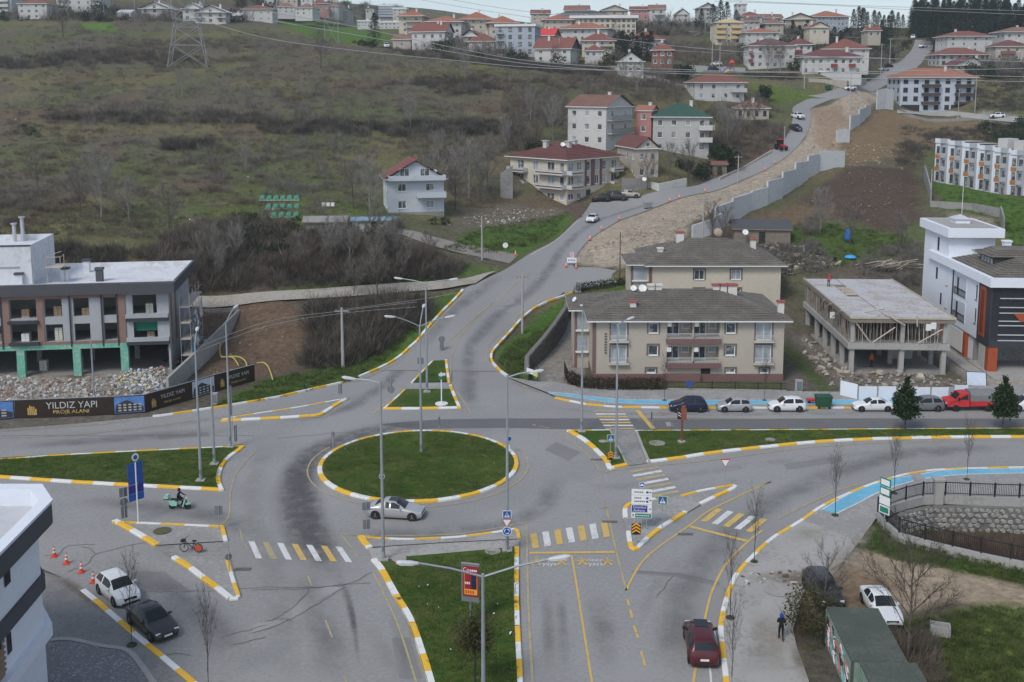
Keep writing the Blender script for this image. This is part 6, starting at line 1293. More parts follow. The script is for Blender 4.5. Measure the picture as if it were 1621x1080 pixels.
# ------------------------------------------------------------------ people (skin-grown bodies)
def body(name,joints,bones,mats_,parent=None,loc=(0,0,0),rz=0,sub=1):
 """one continuous figure: joints name -> (x,y,z,r)"""
 ks=list(joints);me=bpy.data.meshes.new(name);me.from_pydata([joints[k][:3]for k in ks],[(ks.index(a),ks.index(b))for a,b in bones],[])
 o=link(name,me,parent,loc,rz);m=o.modifiers.new('skin','SKIN');
 for i,k in enumerate(ks):
  sv=me.skin_vertices[0].data[i];sv.radius=(joints[k][3],joints[k][3]);sv.use_root=(i==0)
 m.use_smooth_shade=True;s=o.modifiers.new('sub','SUBSURF');s.levels=sub;s.render_levels=sub
 dg=bpy.context.evaluated_depsgraph_get();em=bpy.data.meshes.new_from_object(o.evaluated_get(dg));o.modifiers.clear();old=o.data;o.data=em;bpy.data.meshes.remove(old)
 for mm in mats_:em.materials.append(mm)
 return o
M_SKIN=mat('skin',(.42,.24,.17),.6,.1,4);M_CLB=mat('black clothing',(.012,.012,.014),.9,.2,3);M_CLBLUE=mat('blue hood',(.02,.06,.28),.85,.15,4);M_CLRED=mat('red jacket',(.5,.03,.05),.85,.15,4);M_JEAN=mat('dark jeans',(.03,.035,.05),.9,.2,4)
BONES=[('hip','waist'),('waist','chest'),('chest','neck'),('hip','hl'),('hl','kl'),('kl','al'),('al','tl'),('hip','hr'),('hr','kr'),('kr','ar'),('ar','tr'),('chest','sl'),('sl','el'),('el','wl'),('wl','pl'),('chest','sr'),('sr','er'),('er','wr'),('wr','pr')]
def figure(loc,rz,label,J,top,legs,hood=None,hair=None,name='person',helmet=None):
 """J overrides standing joints (m, facing -y)"""
 S=dict(hip=(0,0,.92,.13),waist=(0,0,1.08,.125),chest=(0,0,1.32,.15),neck=(0,-.01,1.48,.06),hl=(.09,0,.88,.10),kl=(.1,-.01,.48,.065),al=(.1,.02,.09,.045),tl=(.11,-.12,.04,.04),hr=(-.09,0,.88,.10),kr=(-.1,-.01,.48,.065),ar=(-.1,.02,.09,.045),tr=(-.11,-.12,.04,.04),sl=(.19,0,1.40,.065),el=(.25,.03,1.13,.05),wl=(.24,-.06,.9,.035),pl=(.24,-.1,.82,.04),sr=(-.19,0,1.40,.065),er=(-.25,.03,1.13,.05),wr=(-.24,-.06,.9,.035),pr=(-.24,-.1,.82,.04))
 S.update(J);o=root(name,loc,rz,label,'person')
 bd=body('body',S,BONES,[top,legs,M_SKIN],o)
 me=bd.data;hz=S['hip'][2]
 for p in me.polygons:
  c=p.center;
  dpl=min((Vector(S[k][:3])-c).length for k in('pl','pr'))
  p.material_index=2 if dpl<.07 else(1 if c.z<hz+.02 and abs(c.x)<.2 else 0)
 n=Vector(S['neck'][:3]);hd_=MB();
 hd_.lathe([(.02,-.13),(.06,-.12),(.085,-.06),(.095,0),(.095,.05),(.075,.1),(.03,.128)],12,0,(n.x,n.y-.02,n.z+.16));h_=hd_.build('head',M_SKIN,o,smooth=True)
 f_=MB();f_.box(n.x-.015,n.x+.015,n.y-.145,n.y-.11,n.z+.12,n.z+.16);f_.build('nose',M_SKIN,h_);MB().box(n.x-.03,n.x+.03,n.y-.115,n.y-.105,n.z+.075,n.z+.085).build('mouth',M_TAIL,h_)
 for s in(-1,1):MB().box(n.x+s*.04-.014,n.x+s*.04+.014,n.y-.118,n.y-.108,n.z+.165,n.z+.178).build('eye',M_TRIM,h_);MB().box(n.x+s*.097-.01,n.x+s*.097+.01,n.y-.03,n.y,n.z+.12,n.z+.18).build('ear',M_SKIN,h_)
 for side in('l','r'):
  p=Vector(S['p'+side][:3]);w_=Vector(S['w'+side][:3]);dr=(p-w_).normalized();sd=dr.cross(Vector((0,1,0)));sd=sd.normalized()if sd.length>.1 else Vector((1,0,0))
  for k in range(4):q0=p+sd*(k-1.5)*.018;L_=(.07,.08,.075,.06)[k];MB().tube([q0,q0+dr*L_*.55,q0+dr*L_+Vector((0,-.01,-.01))],.009,5,r1=.007).build('finger',M_SKIN,bd)
  MB().tube([w_+sd*.03,w_+sd*.055+dr*.05],.011,5).build('thumb',M_SKIN,bd)
 if hood:MB().lathe([(.08,-.16),(.125,-.1),(.125,.02),(.115,.1),(.06,.155)],12,0,(n.x,n.y+.012,n.z+.15)).build('hood',hood,o,smooth=True)
 if hair:MB().lathe([(.1,-.02),(.105,.04),(.085,.11),(.03,.142)],12,0,(n.x,n.y+.002,n.z+.16)).build('hair',hair,o,smooth=True)
 if helmet:MB().lathe([(.1,-.1),(.135,-.05),(.14,.04),(.11,.12),(.04,.155)],14,0,(n.x,n.y,n.z+.16)).build('helmet',helmet,o,smooth=True)
 for k in('tl','tr'):
  q=S[k];a=S['a'+k[1]];MB().box(min(q[0],a[0])-.05,max(q[0],a[0])+.05,q[1]-.08,a[1]+.07,min(q[2],a[2])-.045,min(q[2],a[2])+.05).build('shoe',mat('brown shoe',(.12,.06,.045),.8,.1),o)
 return o
figure((*W(1236,1012.5,.13),.13),R(170),'person in dark clothes and blue hood walking on the pale pavement',dict(kl=(.1,-.14,.5,.065),al=(.11,-.12,.12,.045),tl=(.12,-.25,.07,.04),kr=(-.1,.0,.48,.065),ar=(-.11,.22,.13,.045),tr=(-.11,.12,.05,.04),el=(.24,-.04,1.14,.05),wl=(.12,-.22,1.1,.035),pl=(.05,-.25,1.11,.04),er=(-.24,-.04,1.14,.05),wr=(-.12,-.22,1.08,.035),pr=(-.05,-.25,1.09,.04)),M_CLB,M_CLB,hood=M_CLBLUE)
c_,s_=math.cos(R(-3)),math.sin(R(-3))
figure((41+1.9*c_-19.2*s_*1,130+1.9*s_+19.2*c_,6.99),R(150),'worker in a red jacket bending over the formwork deck',dict(waist=(0,-.06,1.08,.125),chest=(0,-.3,1.25,.15),neck=(0,-.42,1.36,.06),sl=(.19,-.33,1.28,.065),el=(.24,-.5,1.05,.05),wl=(.16,-.62,.82,.035),pl=(.15,-.66,.74,.04),sr=(-.19,-.33,1.28,.065),er=(-.24,-.5,1.05,.05),wr=(-.16,-.6,.84,.035),pr=(-.15,-.64,.76,.04)),M_CLRED,M_JEAN,helmet=mat('red helmet',(.5,.04,.04),.4,0))
figure((44.6,132.6,.05),R(20),'worker in an orange vest among the ground floor columns',{},mat('orange vest',(.75,.16,.03),.8,.1),M_JEAN,hair=M_CLB)
# ------------------------------------------------------------------ scooter and rider
M_MINT=paint('mint scooter paint',(.30,.60,.50));x,y=W(284,806);hd=R(-3)
sct=root('scooter',(x,y,0),hd,'mint green scooter with a rear box crossing the junction','scooter')
side_prism([(-.75,.45),(-.8,.75),(-.35,.82),(-.1,.62),(-.15,.35),(-.6,.32)],.2).build('rear_body',M_MINT,sct)
side_prism([(.42,.28),(.62,.95),(.54,1.0),(.32,.3)],.24).build('leg_shield',M_MINT,sct);MB().box(-.15,.42,-.18,.18,.26,.32).build('floorboard',M_TRIM,sct)
side_prism([(-.72,.8),(-.68,.88),(.05,.86),(.0,.74),(-.3,.82)],.16).build('seat',M_TRIM,sct);side_prism([(.5,.55),(.85,.6),(.95,.48),(.6,.42)],.13).build('front_mudguard',M_MINT,sct)
for xx in(-.6,.72):
 o=MB().lathe([(.15,-.06),(.26,-.06),(.28,0),(.26,.06),(.15,.06)],18,0,axis='y').build('wheel',M_TYRE,sct,(xx,0,.28));MB().lathe([(.02,-.04),(.15,-.04),(.15,.04),(.02,.04)],10,0,axis='y').build('rim',M_RIM,o)
MB().tube([(.72,0,.28),(.55,0,.98)],.03,6).build('steering_column',M_TRIM,sct);MB().tube([(.5,-.33,1.05),(.55,0,1.02),(.5,.33,1.05)],.02,6).build('handlebar',M_TRIM,sct);MB().lathe([(.02,-.06),(.09,-.05),(.09,.05),(.02,.06)],10,0,(.62,0,.98),'y').build('headlight',M_LAMP,sct)
bx=side_prism([(-1.2,.9),(-1.24,1.1),(-1.1,1.24),(-.86,1.22),(-.8,.95)],.22).build('top_box',M_MINT,sct);MB().box(-1.22,-.8,-.225,.225,.84,.92).build('box_base',M_TRIM,bx)
rd=figure((x,y,0),hd+R(90),'rider in black with a dark helmet on the mint scooter',dict(hip=(0,.1,.95,.14),waist=(0,.08,1.1,.13),chest=(0,.0,1.36,.155),neck=(0,-.04,1.52,.06),hl=(.1,.02,.93,.1),kl=(.2,-.38,.82,.07),al=(.18,-.25,.42,.05),tl=(.18,-.38,.36,.04),hr=(-.1,.02,.93,.1),kr=(-.2,-.38,.82,.07),ar=(-.18,-.25,.42,.05),tr=(-.18,-.38,.36,.04),sl=(.2,-.02,1.43,.065),el=(.3,-.25,1.2,.05),wl=(.31,-.46,1.1,.035),pl=(.3,-.52,1.08,.04),sr=(-.2,-.02,1.43,.065),er=(-.3,-.25,1.2,.05),wr=(-.31,-.46,1.1,.035),pr=(-.3,-.52,1.08,.04)),M_CLB,M_CLB,helmet=mat('dark helmet',(.03,.03,.032),.3,0))
# ------------------------------------------------------------------ hire bicycle
x,y=W(303,874,.1);bk=root('bicycle',(x,y,.1),R(-4),'parked hire bicycle with a red rear wheel guard','bicycle')
def ringt(cx,cz,r,t,n_=20):return[(cx+r*math.cos(a),0,cz+r*math.sin(a))for a in np.linspace(0,2*math.pi,n_+1)]
for xx,red in((-.55,False),(.55,True)):
 o=MB().tube(ringt(xx,.34,.32,0),.028,5,cap=False).build('wheel',M_TYRE,bk)
 for a in np.linspace(0,math.pi,7)[:-1]:MB().tube([(xx-.3*math.cos(a),0,.34-.3*math.sin(a)),(xx+.3*math.cos(a),0,.34+.3*math.sin(a))],.006,3).build('spoke',M_RIM,o)
 if red:MB().lathe([(.06,-.05),(.26,-.05),(.26,.05),(.06,.05)],16,0,(xx,0,.34),'y').build('wheel_guard',mat('orange red guard',(.55,.09,.04),.5,.1),bk)
for a,c in(((-.55,0,.34),(-.42,0,.95)),((-.42,0,.85),(.1,0,.34)),((.1,0,.34),(.25,0,.85)),((.1,0,.34),(.55,0,.34)),((.55,0,.34),(.22,0,.75)),((-.42,0,.95),(-.38,0,1.12))):MB().tube([a,c],.032,6).build('frame_tube',M_TRIM,bk)
MB().tube([(-.3,-.3,1.15),(-.4,0,1.12),(-.3,.3,1.15)],.018,5).build('handlebar',M_TRIM,bk);MB().box(.12,.42,-.09,.09,.86,.93).build('saddle',M_TRIM,bk);MB().box(-.75,-.5,-.15,.15,.8,.98).build('front_basket',M_TRIM,bk);MB().tube([(.05,.05,.3),(-.02,.22,.02)],.015,4).build('kick_stand',M_TRIM,bk)
# ------------------------------------------------------------------ vegetation
RNG=np.random.RandomState(5)
def tri_mesh(name,V,m,attr=None):
 """V: (n,3,3) triangles"""
 n_=len(V);me=bpy.data.meshes.new(name);me.vertices.add(n_*3);me.vertices.foreach_set('co',V.reshape(-1).astype(np.float32))
 me.loops.add(n_*3);me.loops.foreach_set('vertex_index',np.arange(n_*3,dtype=np.int32));me.polygons.add(n_)
 me.polygons.foreach_set('loop_start',np.arange(0,n_*3,3,dtype=np.int32));me.polygons.foreach_set('loop_total',np.full(n_,3,dtype=np.int32))
 me.materials.append(m);me.update(calc_edges=True)
 return me
def foliage_mat(name,c,c2,sc=.8,rough=.85):
 m=mat(name,c,rough,.35,sc,9,0,spec=.15,col2=c2,thr=1.0);return m
V_TWIG=foliage_mat('bare grey twigs',(.135,.122,.106),(.20,.185,.163));V_BROWN=foliage_mat('brown scrub',(.115,.095,.075),(.165,.14,.11));V_RED=foliage_mat('reddish bramble',(.12,.078,.066),(.125,.10,.075));V_DARK=foliage_mat('dark thicket',(.062,.055,.046),(.105,.095,.08));V_OLIVE=foliage_mat('olive scrub',(.06,.07,.03),(.085,.085,.045));V_LEAF=foliage_mat('dark evergreen leaves',(.018,.035,.014),(.03,.05,.02));V_GRASS=foliage_mat('rough grass',(.055,.085,.022),(.085,.105,.035));V_PINE=foliage_mat('pine needles',(.013,.024,.014),(.022,.034,.02));V_PALE=foliage_mat('pale birch twigs',(.27,.255,.235),(.2,.19,.175));V_BARK=foliage_mat('bark',(.075,.062,.05),(.11,.095,.08));V_DRYG=foliage_mat('dry grass',(.17,.15,.095),(.13,.12,.07));V_MEAD=foliage_mat('meadow grass',(.075,.082,.04),(.10,.10,.055));V_ROUND=foliage_mat('olive tree leaves',(.045,.048,.018),(.065,.06,.025))
def unit(v):return v/np.maximum(np.linalg.norm(v,axis=-1,keepdims=True),1e-6)
def twig_bush(n_,r,h,wd,ln,seed):
 """thin blades fanning out and up"""
 g=np.random.RandomState(seed);a=g.rand(n_)*6.283;q=np.sqrt(g.rand(n_))*r;z=g.rand(n_)**.8*h*.55*(1-.5*q/r)
 p=np.stack([np.cos(a)*q,np.sin(a)*q,z],1);dr=unit(np.stack([np.cos(a)*(.2+.8*q/r),np.sin(a)*(.2+.8*q/r),.75+g.rand(n_)*.9],1)+g.randn(n_,3)*.28)
 L=ln*(.5+g.rand(n_))[:,None];sd=unit(np.cross(dr,g.randn(n_,3)))*wd*(.6+.8*g.rand(n_))[:,None]
 return np.stack([p-sd,p+sd,p+dr*L],1)
def leaf_bush(n_,rx,ry,rz,s,seed,zc=None,shell=.55,flat=0):
 g=np.random.RandomState(seed);d_=unit(g.randn(n_,3));rad=(shell+(1-shell)*g.rand(n_))[:,None]
 lump=1+.16*np.sin(d_[:,0]*5+seed)*np.cos(d_[:,1]*4.3)+.12*np.sin(d_[:,2]*7+d_[:,0]*3)
 p=d_*rad*lump[:,None]*np.array([rx,ry,rz])+np.array([0,0,rz if zc is None else zc])
 a=unit(g.randn(n_,3));c=unit(np.cross(a,g.randn(n_,3)));q=s*(.6+.8*g.rand(n_))[:,None]
 return np.stack([p-a*q*.5,p+a*q*.5,p+c*q],1)
def spread_tri(protos,P_,S_,A_,K_,sq=None):
 """copies of the proto triangle sets at P_ with scale S_, turn A_, kind K_"""
 out=[]
 for k,pr in enumerate(protos):
  s_=K_==k
  if not s_.any():continue
  c,s2=np.cos(A_[s_]),np.sin(A_[s_]);M=np.zeros((s_.sum(),3,3));M[:,0,0]=c;M[:,0,1]=-s2;M[:,1,0]=s2;M[:,1,1]=c;M[:,2,2]=1
  M*=S_[s_][:,None,None]if S_.ndim==1 else S_[s_][:,:,None]
  v=np.einsum('nij,tkj->ntki',M,pr)+P_[s_][:,None,None,:];out.append(v.reshape(-1,3,3))
 return np.concatenate(out)if out else np.zeros((0,3,3))
BLOCK=[]
for o in list(COL.objects):
 if o.parent is None and o.get('category')and any(c.name.startswith(('wall','roof','body'))for c in o.children):
  r_=max([max(abs(v[0]),abs(v[1]))for c in o.children if c.name.startswith('wall')for v in c.bound_box]or[3])
  BLOCK.append((o.location.x,o.location.y+3,min(r_,11)))
BLOCK=np.array(BLOCK);MIDR=mid[::2]
def free(x,y,m=1.0):
 k=np.ones(x.shape,bool)
 for bx,by,br in BLOCK:k&=np.hypot(bx-x,by-y)>=br*m
 for bx,by,br in MIDR:k&=np.hypot(bx-x,by-y)>=br+1.0
 return k
def hit_many(px,py):
 D=np.concatenate([np.arange(50,400,2.0),np.arange(400,1050,6.0)])[None];out=[]
 for i in range(0,len(px),3000):
  x_,y_=px[i:i+3000,None],py[i:i+3000,None]
  def below(D):q=y_-YH;z=(F*HC-q*D)/(F/TC-q*TT);x=(x_-CX)*(D-z*TT)/F;return x,z-T(x,np.broadcast_to(D,x.shape))
  x,e=below(D);k=np.argmax(e<=0,1);k=np.where((e<=0).any(1),np.maximum(k,1),D.shape[1]-1);r=np.arange(len(k));e0,e1=e[r,k-1],e[r,k]
  t=np.clip(e0/(e0-e1+1e-9),0,1);Dd=D[0,k-1]+(D[0,k]-D[0,k-1])*t;q=y_[:,0]-YH;z=(F*HC-q*Dd)/(F/TC-q*TT);out.append(np.stack([(x_[:,0]-CX)*(Dd-z*TT)/F,Dd,T((x_[:,0]-CX)*(Dd-z*TT)/F,Dd)],1))
 return np.concatenate(out)if out else np.zeros((0,3))
def sample(poly,n_,dens=None,m=1.0,seed=0,tries=6):
 """ground points seen inside a pixel outline"""
 g=np.random.RandomState(seed*31+int(abs(poly[0][0])));a=np.array(poly,float);N_=n_*tries
 px=g.uniform(a[:,0].min(),a[:,0].max(),N_);py=g.uniform(a[:,1].min(),a[:,1].max(),N_);k=zone_mask(a,1e-3,px,py)>.5;px,py=px[k],py[k]
 P_=hit_many(px,py);k=free(P_[:,0],P_[:,1],m)
 if dens is not None:k&=g.rand(len(P_))<dens(P_[:,0],P_[:,1])
 return P_[k][:n_]
def scrub(name,label,polys,m,protos,smin,smax,seed=0,sink=.1,dens=None,mm=1.0):
 P_=np.concatenate([sample(p,n_,dens,mm,seed+i)for i,(p,n_)in enumerate(polys)]);g=np.random.RandomState(seed+77);N_=len(P_)
 P_[:,2]-=sink;S_=smin+(smax-smin)*g.rand(N_)**1.6;A_=g.rand(N_)*6.283;K_=g.randint(0,len(protos),N_)
 V=spread_tri(protos,P_,S_,A_,K_);o=link(name,tri_mesh(name,V,m),kind='stuff');o['label']=label;return o
TW=[twig_bush(70,.9,1.5,.022,.9,k)for k in range(3)];TWT=[twig_bush(110,1.0,2.4,.024,1.2,k+9)for k in range(3)];DN=[twig_bush(130,1.25,1.6,.024,.85,k+20)for k in range(3)];LB=[leaf_bush(170,1.0,.9,.75,.22,k)for k in range(2)]
GT=[twig_bush(16,.35,.25,.03,.32,k+40)for k in range(3)]
def clump(s,lo,seed):return lambda x,y:np.clip((fnoise(x+600.,y,s,seed)-lo)*6,.02,1)
HILL=[(-10,45),(200,36),(430,45),(640,84),(830,100),(960,118),(900,150),(890,230),(800,240),(790,330),(720,330),(600,230),(590,330),(300,380),(-10,370)]
scrub('hill_scrub','grey leafless scrub on the hillside meadow',[(HILL,1500)],V_TWIG,TW+TWT,.5,1.3,1,dens=clump(24,.42,91))
scrub('hill_scrub','brown scrub patches across the hillside',[(HILL,1000),([(-10,60),(400,60),(420,110),(250,110),(100,85),(-10,90)],420)],V_BROWN,TW+DN,.5,1.25,2,dens=clump(17,.46,17))
scrub('bramble','reddish bramble patches on the slope',[(HILL,420),([(100,75),(260,75),(260,95),(110,100)],120),([(670,125),(790,120),(790,145),(680,145)],130)],V_RED,DN,.5,1.1,3,dens=clump(20,.5,29))
scrub('hill_grass','tussocks of rough grass on the meadow',[(HILL,4200)],V_MEAD,GT,.6,1.7,4,dens=clump(13,.35,53))
scrub('hill_grass','dry pale grass on the meadow crests',[(HILL,2600)],V_DRYG,GT,.6,1.6,5,dens=clump(15,.4,67))
scrub('hedgerow','dark hedgerows crossing the meadow',[([(400,196),(480,192),(640,198),(760,190),(830,200),(820,215),(640,218),(420,212)],330),([(80,178),(220,180),(430,184),(430,196),(200,198),(80,192)],170),([(260,224),(330,222),(335,238),(260,240)],70),([(-10,95),(120,80),(300,85),(330,100),(200,105),(-10,112)],220),([(600,72),(900,102),(960,120),(880,118),(700,96),(600,82)],180),([(620,135),(700,120),(850,150),(700,152)],90)],V_DARK,DN+TWT,.6,1.5,6)
scrub('thicket','dense dark thicket above the dirt road',[([(215,408),(330,360),(470,372),(560,378),(640,392),(700,410),(760,424),(730,440),(600,448),(440,458),(290,466),(285,430)],460),([(490,494),(560,480),(650,480),(690,488),(640,524),(590,560),(520,588),(485,578),(500,530)],420),([(-10,385),(210,400),(210,420),(-10,420)],160)],V_DARK,DN+TWT,.45,1.6,7,.2)
scrub('thicket','brown leafless thicket above the dirt road',[([(215,400),(330,352),(560,372),(700,408),(740,430),(600,448),(300,464)],480),([(490,494),(650,480),(690,488),(590,560),(500,586)],170)],V_BROWN,TWT,.45,1.6,8)
scrub('thicket','reddish shrubs in the roadside thicket',[([(470,385),(560,395),(560,440),(470,440)],60),([(600,400),(680,420),(640,440)],40)],V_RED,TWT,.8,1.5,9)
scrub('thicket','evergreen ivy and shrubs in the thicket',[([(370,350),(470,350),(470,410),(390,410)],60),([(30,200),(60,200),(60,220),(30,220)],6),([(680,345),(720,340),(715,355),(685,355)],8),([(490,360),(640,360),(640,400),(500,400)],30)],V_LEAF,LB,.7,1.5,10)
scrub('slope_scrub','bare scrub between the hill houses',[([(800,130),(960,120),(1080,135),(1090,160),(1020,170),(900,150),(890,230),(800,245)],380),([(1140,170),(1230,200),(1250,215),(1180,265),(1090,290),(1050,280),(1130,250)],260),([(1010,60),(1130,70),(1190,110),(1130,108),(1060,95)],200),([(1180,135),(1090,165),(1160,205),(1240,180)],60)],V_BROWN,TWT+DN,.6,1.5,11)
scrub('slope_scrub','dark shrubs below the upper houses',[([(630,82),(900,104),(960,112),(960,125),(880,115),(640,92)],150),([(1180,115),(1290,118),(1290,128),(1180,124)],60),([(1545,125),(1625,120),(1625,178),(1545,175)],130),([(1430,205),(1621,200),(1621,225),(1560,228),(1470,240),(1440,280),(1420,255)],170),([(1010,120),(1085,110),(1085,135),(1010,140)],50)],V_DARK,DN,.6,1.4,12)
scrub('garden_shrub','green shrubs around the hill gardens',[([(840,235),(905,240),(905,260),(830,262)],30),([(1050,262),(1120,270),(1120,300),(1060,290)],40),([(1545,200),(1621,195),(1621,228),(1560,225)],60),([(560,66),(640,76),(640,82),(560,72)],20),([(130,26),(180,28),(180,36),(135,34)],20),([(1190,55),(1290,45),(1290,75),(1200,80)],50),([(1380,90),(1425,70),(1440,60),(1440,85),(1400,105)],25)],V_LEAF,LB,.7,1.7,13)
scrub('verge_grass','fresh green grass on the road verges',[([(340,645),(420,602),(560,572),(640,512),(725,462),(690,508),(640,560),(560,602),(420,634)],900),([(700,395),(760,362),(900,338),(870,385),(812,408)],700),([(785,575),(850,500),(905,468),(985,460),(900,505),(840,560),(820,600)],600),([(420,468),(560,458),(700,448),(790,428),(740,418),(600,445)],400),([(1180,368),(1290,352),(1440,372),(1430,400),(1340,425),(1240,430)],800),([(1465,290),(1621,318),(1621,400),(1590,380),(1570,345),(1500,330)],300)],V_GRASS,GT,.6,1.5,14,.02)
scrub('field_grass','tufted grass beside the containers and the stream',[([(1420,990),(1560,960),(1625,965),(1625,1085),(1450,1085)],1500),([(1356,860),(1388,824),(1430,856),(1625,902),(1625,925),(1420,888)],700),([(1285,1010),(1320,1000),(1330,1085),(1275,1085)],100)],V_GRASS,GT,.35,.9,15,.02)
scrub('dry_weeds','dry brown weeds beside the bare tree',[([(1405,1000),(1470,1010),(1500,1085),(1430,1085)],260),([(1275,925),(1340,905),(1340,960),(1290,960)],70)],V_BROWN,GT+TW,.4,.8,16,.02)
scrub('yard_scrub','tangled bare scrub around the junk yard',[([(1185,395),(1290,380),(1330,415),(1300,432),(1230,440)],70),([(1370,400),(1455,380),(1462,455),(1400,462),(1360,440)],110),([(1270,345),(1300,345),(1300,372),(1270,372)],30)],V_TWIG,TWT,.5,1.0,17)
scrub('stream_scrub','dark brown brambles in the stream bed',[([(1420,838),(1460,815),(1560,850),(1625,860),(1625,890),(1500,868)],1)],V_RED,DN,.5,.9,18)
g_=np.random.RandomState(3);dp=[]
while len(dp)<330:
 px,py=g_.uniform(1400,1680),g_.uniform(812,900);q=W(px,py)
 if inside(q[0],q[1],DITCH):dp.append((q[0],q[1],-3.3))
dp=np.array(dp);o=link('stream_scrub',tri_mesh('stream_scrub',spread_tri(DN,dp,.5+.8*g_.rand(330),g_.rand(330)*6,g_.randint(0,3,330)),V_RED),kind='stuff');o['label']='brown brambles in the stream channel'
# ---- trees
def tree_mesh(h,r0,lean,nb,seed,spreadf=.5,up=.75,levels=2,n0=.3,tw=60,twl=.5,tww=.012):
 """trunk with limbs (tubes) and the twig crown (triangles)"""
 g=random.Random(seed);b=MB();tips=[]
 top=Vector((lean[0],lean[1],h));pts=[Vector((0,0,-.15))]+[Vector((lean[0]*t+g.uniform(-.03,.03)*h*.3,lean[1]*t+g.uniform(-.03,.03)*h*.3,h*t))for t in(.2,.4,.6,.8,1)]
 b.tube(pts,r0,6,r1=r0*.25)
 def limb(p,d,L,r,lv):
  q1=p+d*L*.5+Vector((g.uniform(-.06,.06),g.uniform(-.06,.06),.04))*L;q2=p+d*L+Vector((0,0,.12*L))
  b.tube([p,q1,q2],r,4,r1=r*.4,cap=False);tips.append((q1,d,L*.5));tips.append((q2,d,L*.5))
  if lv>0:
   for k in range(3):
    dd=(d+Vector((g.uniform(-.7,.7),g.uniform(-.7,.7),g.uniform(-.1,.6)))).normalized();limb(q1 if k==0 else q2,dd,L*g.uniform(.45,.65),r*.5,lv-1)
 for k in range(nb):
  t=n0+(1-n0)*(k+g.random())/nb;p=pts[0].lerp(top,t);a=k*2.4+g.uniform(-.4,.4)
  d=Vector((math.cos(a)*spreadf,math.sin(a)*spreadf,up)).normalized();limb(p,d,h*(.42-.22*t)*g.uniform(.8,1.2),r0*.38*(1.1-t*.6),levels)
 V=[]
 gr=np.random.RandomState(seed)
 for p,d,L in tips:
  n_=max(2,int(tw*L/h));dd=unit(np.array(d)[None]+gr.randn(n_,3)*.6+np.array([[0,0,.35]]));P_=np.array(p)[None]+gr.randn(n_,3)*L*.12
  sd=unit(np.cross(dd,gr.randn(n_,3)))*tww;LL=(twl*h*.16*(.5+gr.rand(n_)))[:,None];V.append(np.stack([P_-sd,P_+sd,P_+dd*LL],1))
 return b,np.concatenate(V)
def make_tree(name,label,loc,bm,V,mt,mc,group=None,rz=0,scale=None):
 o=root(name,loc,rz,label,'tree',group,scale);bm.build('trunk',mt,o);link('crown',tri_mesh('crown',V,mc),o);return o
M_SAP=mat('dark sapling bark',(.035,.03,.028),.9,.2,3);V_SAPT=foliage_mat('dark sapling twigs',(.05,.043,.04),(.08,.07,.062))
SAP=[tree_mesh(4.9,.06,(.1,.05),16,s,.45,.9,1,.33,50,.55,.009)for s in(1,2,3)]
for i,(px,py,sc_,lab)in enumerate(((330,1086,1.0,'bare street sapling on the asphalt corner near the dark saloon'),(209,1021,1.0,'bare sapling between the white hatchback and the dark saloon'),(1322,816,.95,'bare sapling at the start of the blue cycle lane'),(1415,781,1.0,'bare sapling beside the railing sign on the cycle lane'),(1530,759,.9,'bare sapling farthest along the blue cycle lane'),(1194,889,.9,'bare sapling beside the crossing at the outer kerb'),(1156,978,.95,'bare sapling behind the wine red SUV at the kerb bend'),(1159,1088,.95,'bare sapling at the bottom edge beside the kerb'),(1052,634,.85,'bare sapling on the northern pavement at the hedge end'),(1210,634,.85,'bare sapling on the northern pavement behind the small silver hatchback'))):
 x,y=W(px,py,.13);bm,V=SAP[i%3]
 t=make_tree('street_sapling',lab,(x,y,.13),bm,V,M_SAP,V_SAPT,'bare street saplings',i*1.3,(sc_*.6,sc_*.6,sc_))
 ring_=MB().lathe([(.55,0),(.5,.05),(.01,.06)],10);o=ring_.build('planting_pit',mat('planting pit soil',(.05,.055,.025),.95,.4,4),t)
bm,V=tree_mesh(6.6,.13,(.2,.3),15,5,.6,.7,2,.2,70,.6,.012);make_tree('bare_tree','spreading bare tree beside the containers and the white car',(*W(1436,1052),0),bm,V,V_BARK,V_SAPT)
bm,V=tree_mesh(4.6,.1,(.2,.0),10,8,.6,.7,2,.1,70,.6,.012)
make_tree('bare_shrub_tree','thin leafless shrub behind the grey parked car',(*W(1304,966),0),bm,V,V_BARK,V_TWIG,None,0,(.8,.8,.8))
o=root('bush',(*W(1288,1003),0),0,'dark bush at the container corner beside the walking person','bush');link('foliage',tri_mesh('foliage',np.concatenate([leaf_bush(2200,2.0,2.6,1.5,.13,4),twig_bush(500,1.9,2.6,.012,1.0,6)]),V_ROUND),o);MB().tube([(0,0,0),(.1,0,1.2)],.08,5).build('stem',V_BARK,o)
for px,py,lab in((1432,684.5,'dense dark evergreen tree on the median near the white saloon'),(1587,683,'dense dark evergreen tree on the median before the red truck')):
 o=root('evergreen_tree',(*W(px,py),.15),px*.1,lab,'tree','evergreen trees on the median');MB().tube([(0,0,0),(.03,0,1.9),(0,0,4.2)],.09,7,r1=.04).build('trunk',V_BARK,o)
 parts_=[leaf_bush(1500,1.25,1.25,1.0,.24,k,z,.35)for k,z in((1,2.3),(2,3.2))]+[leaf_bush(700,.85,.85,.9,.22,3,4.1,.3),leaf_bush(150,.3,.3,.5,.2,4,5.2,.2),leaf_bush(400,1.5,1.4,.5,.24,7,1.9,.4)]
 link('crown',tri_mesh('crown',np.concatenate(parts_),V_LEAF),o)
 g=random.Random(px)
 for k in range(9):a=k*.7;MB().tube([(0,0,1.4+k*.25),(math.cos(a)*.9,math.sin(a)*.9,2.0+k*.28)],.025,4).build('branch',V_BARK,o)
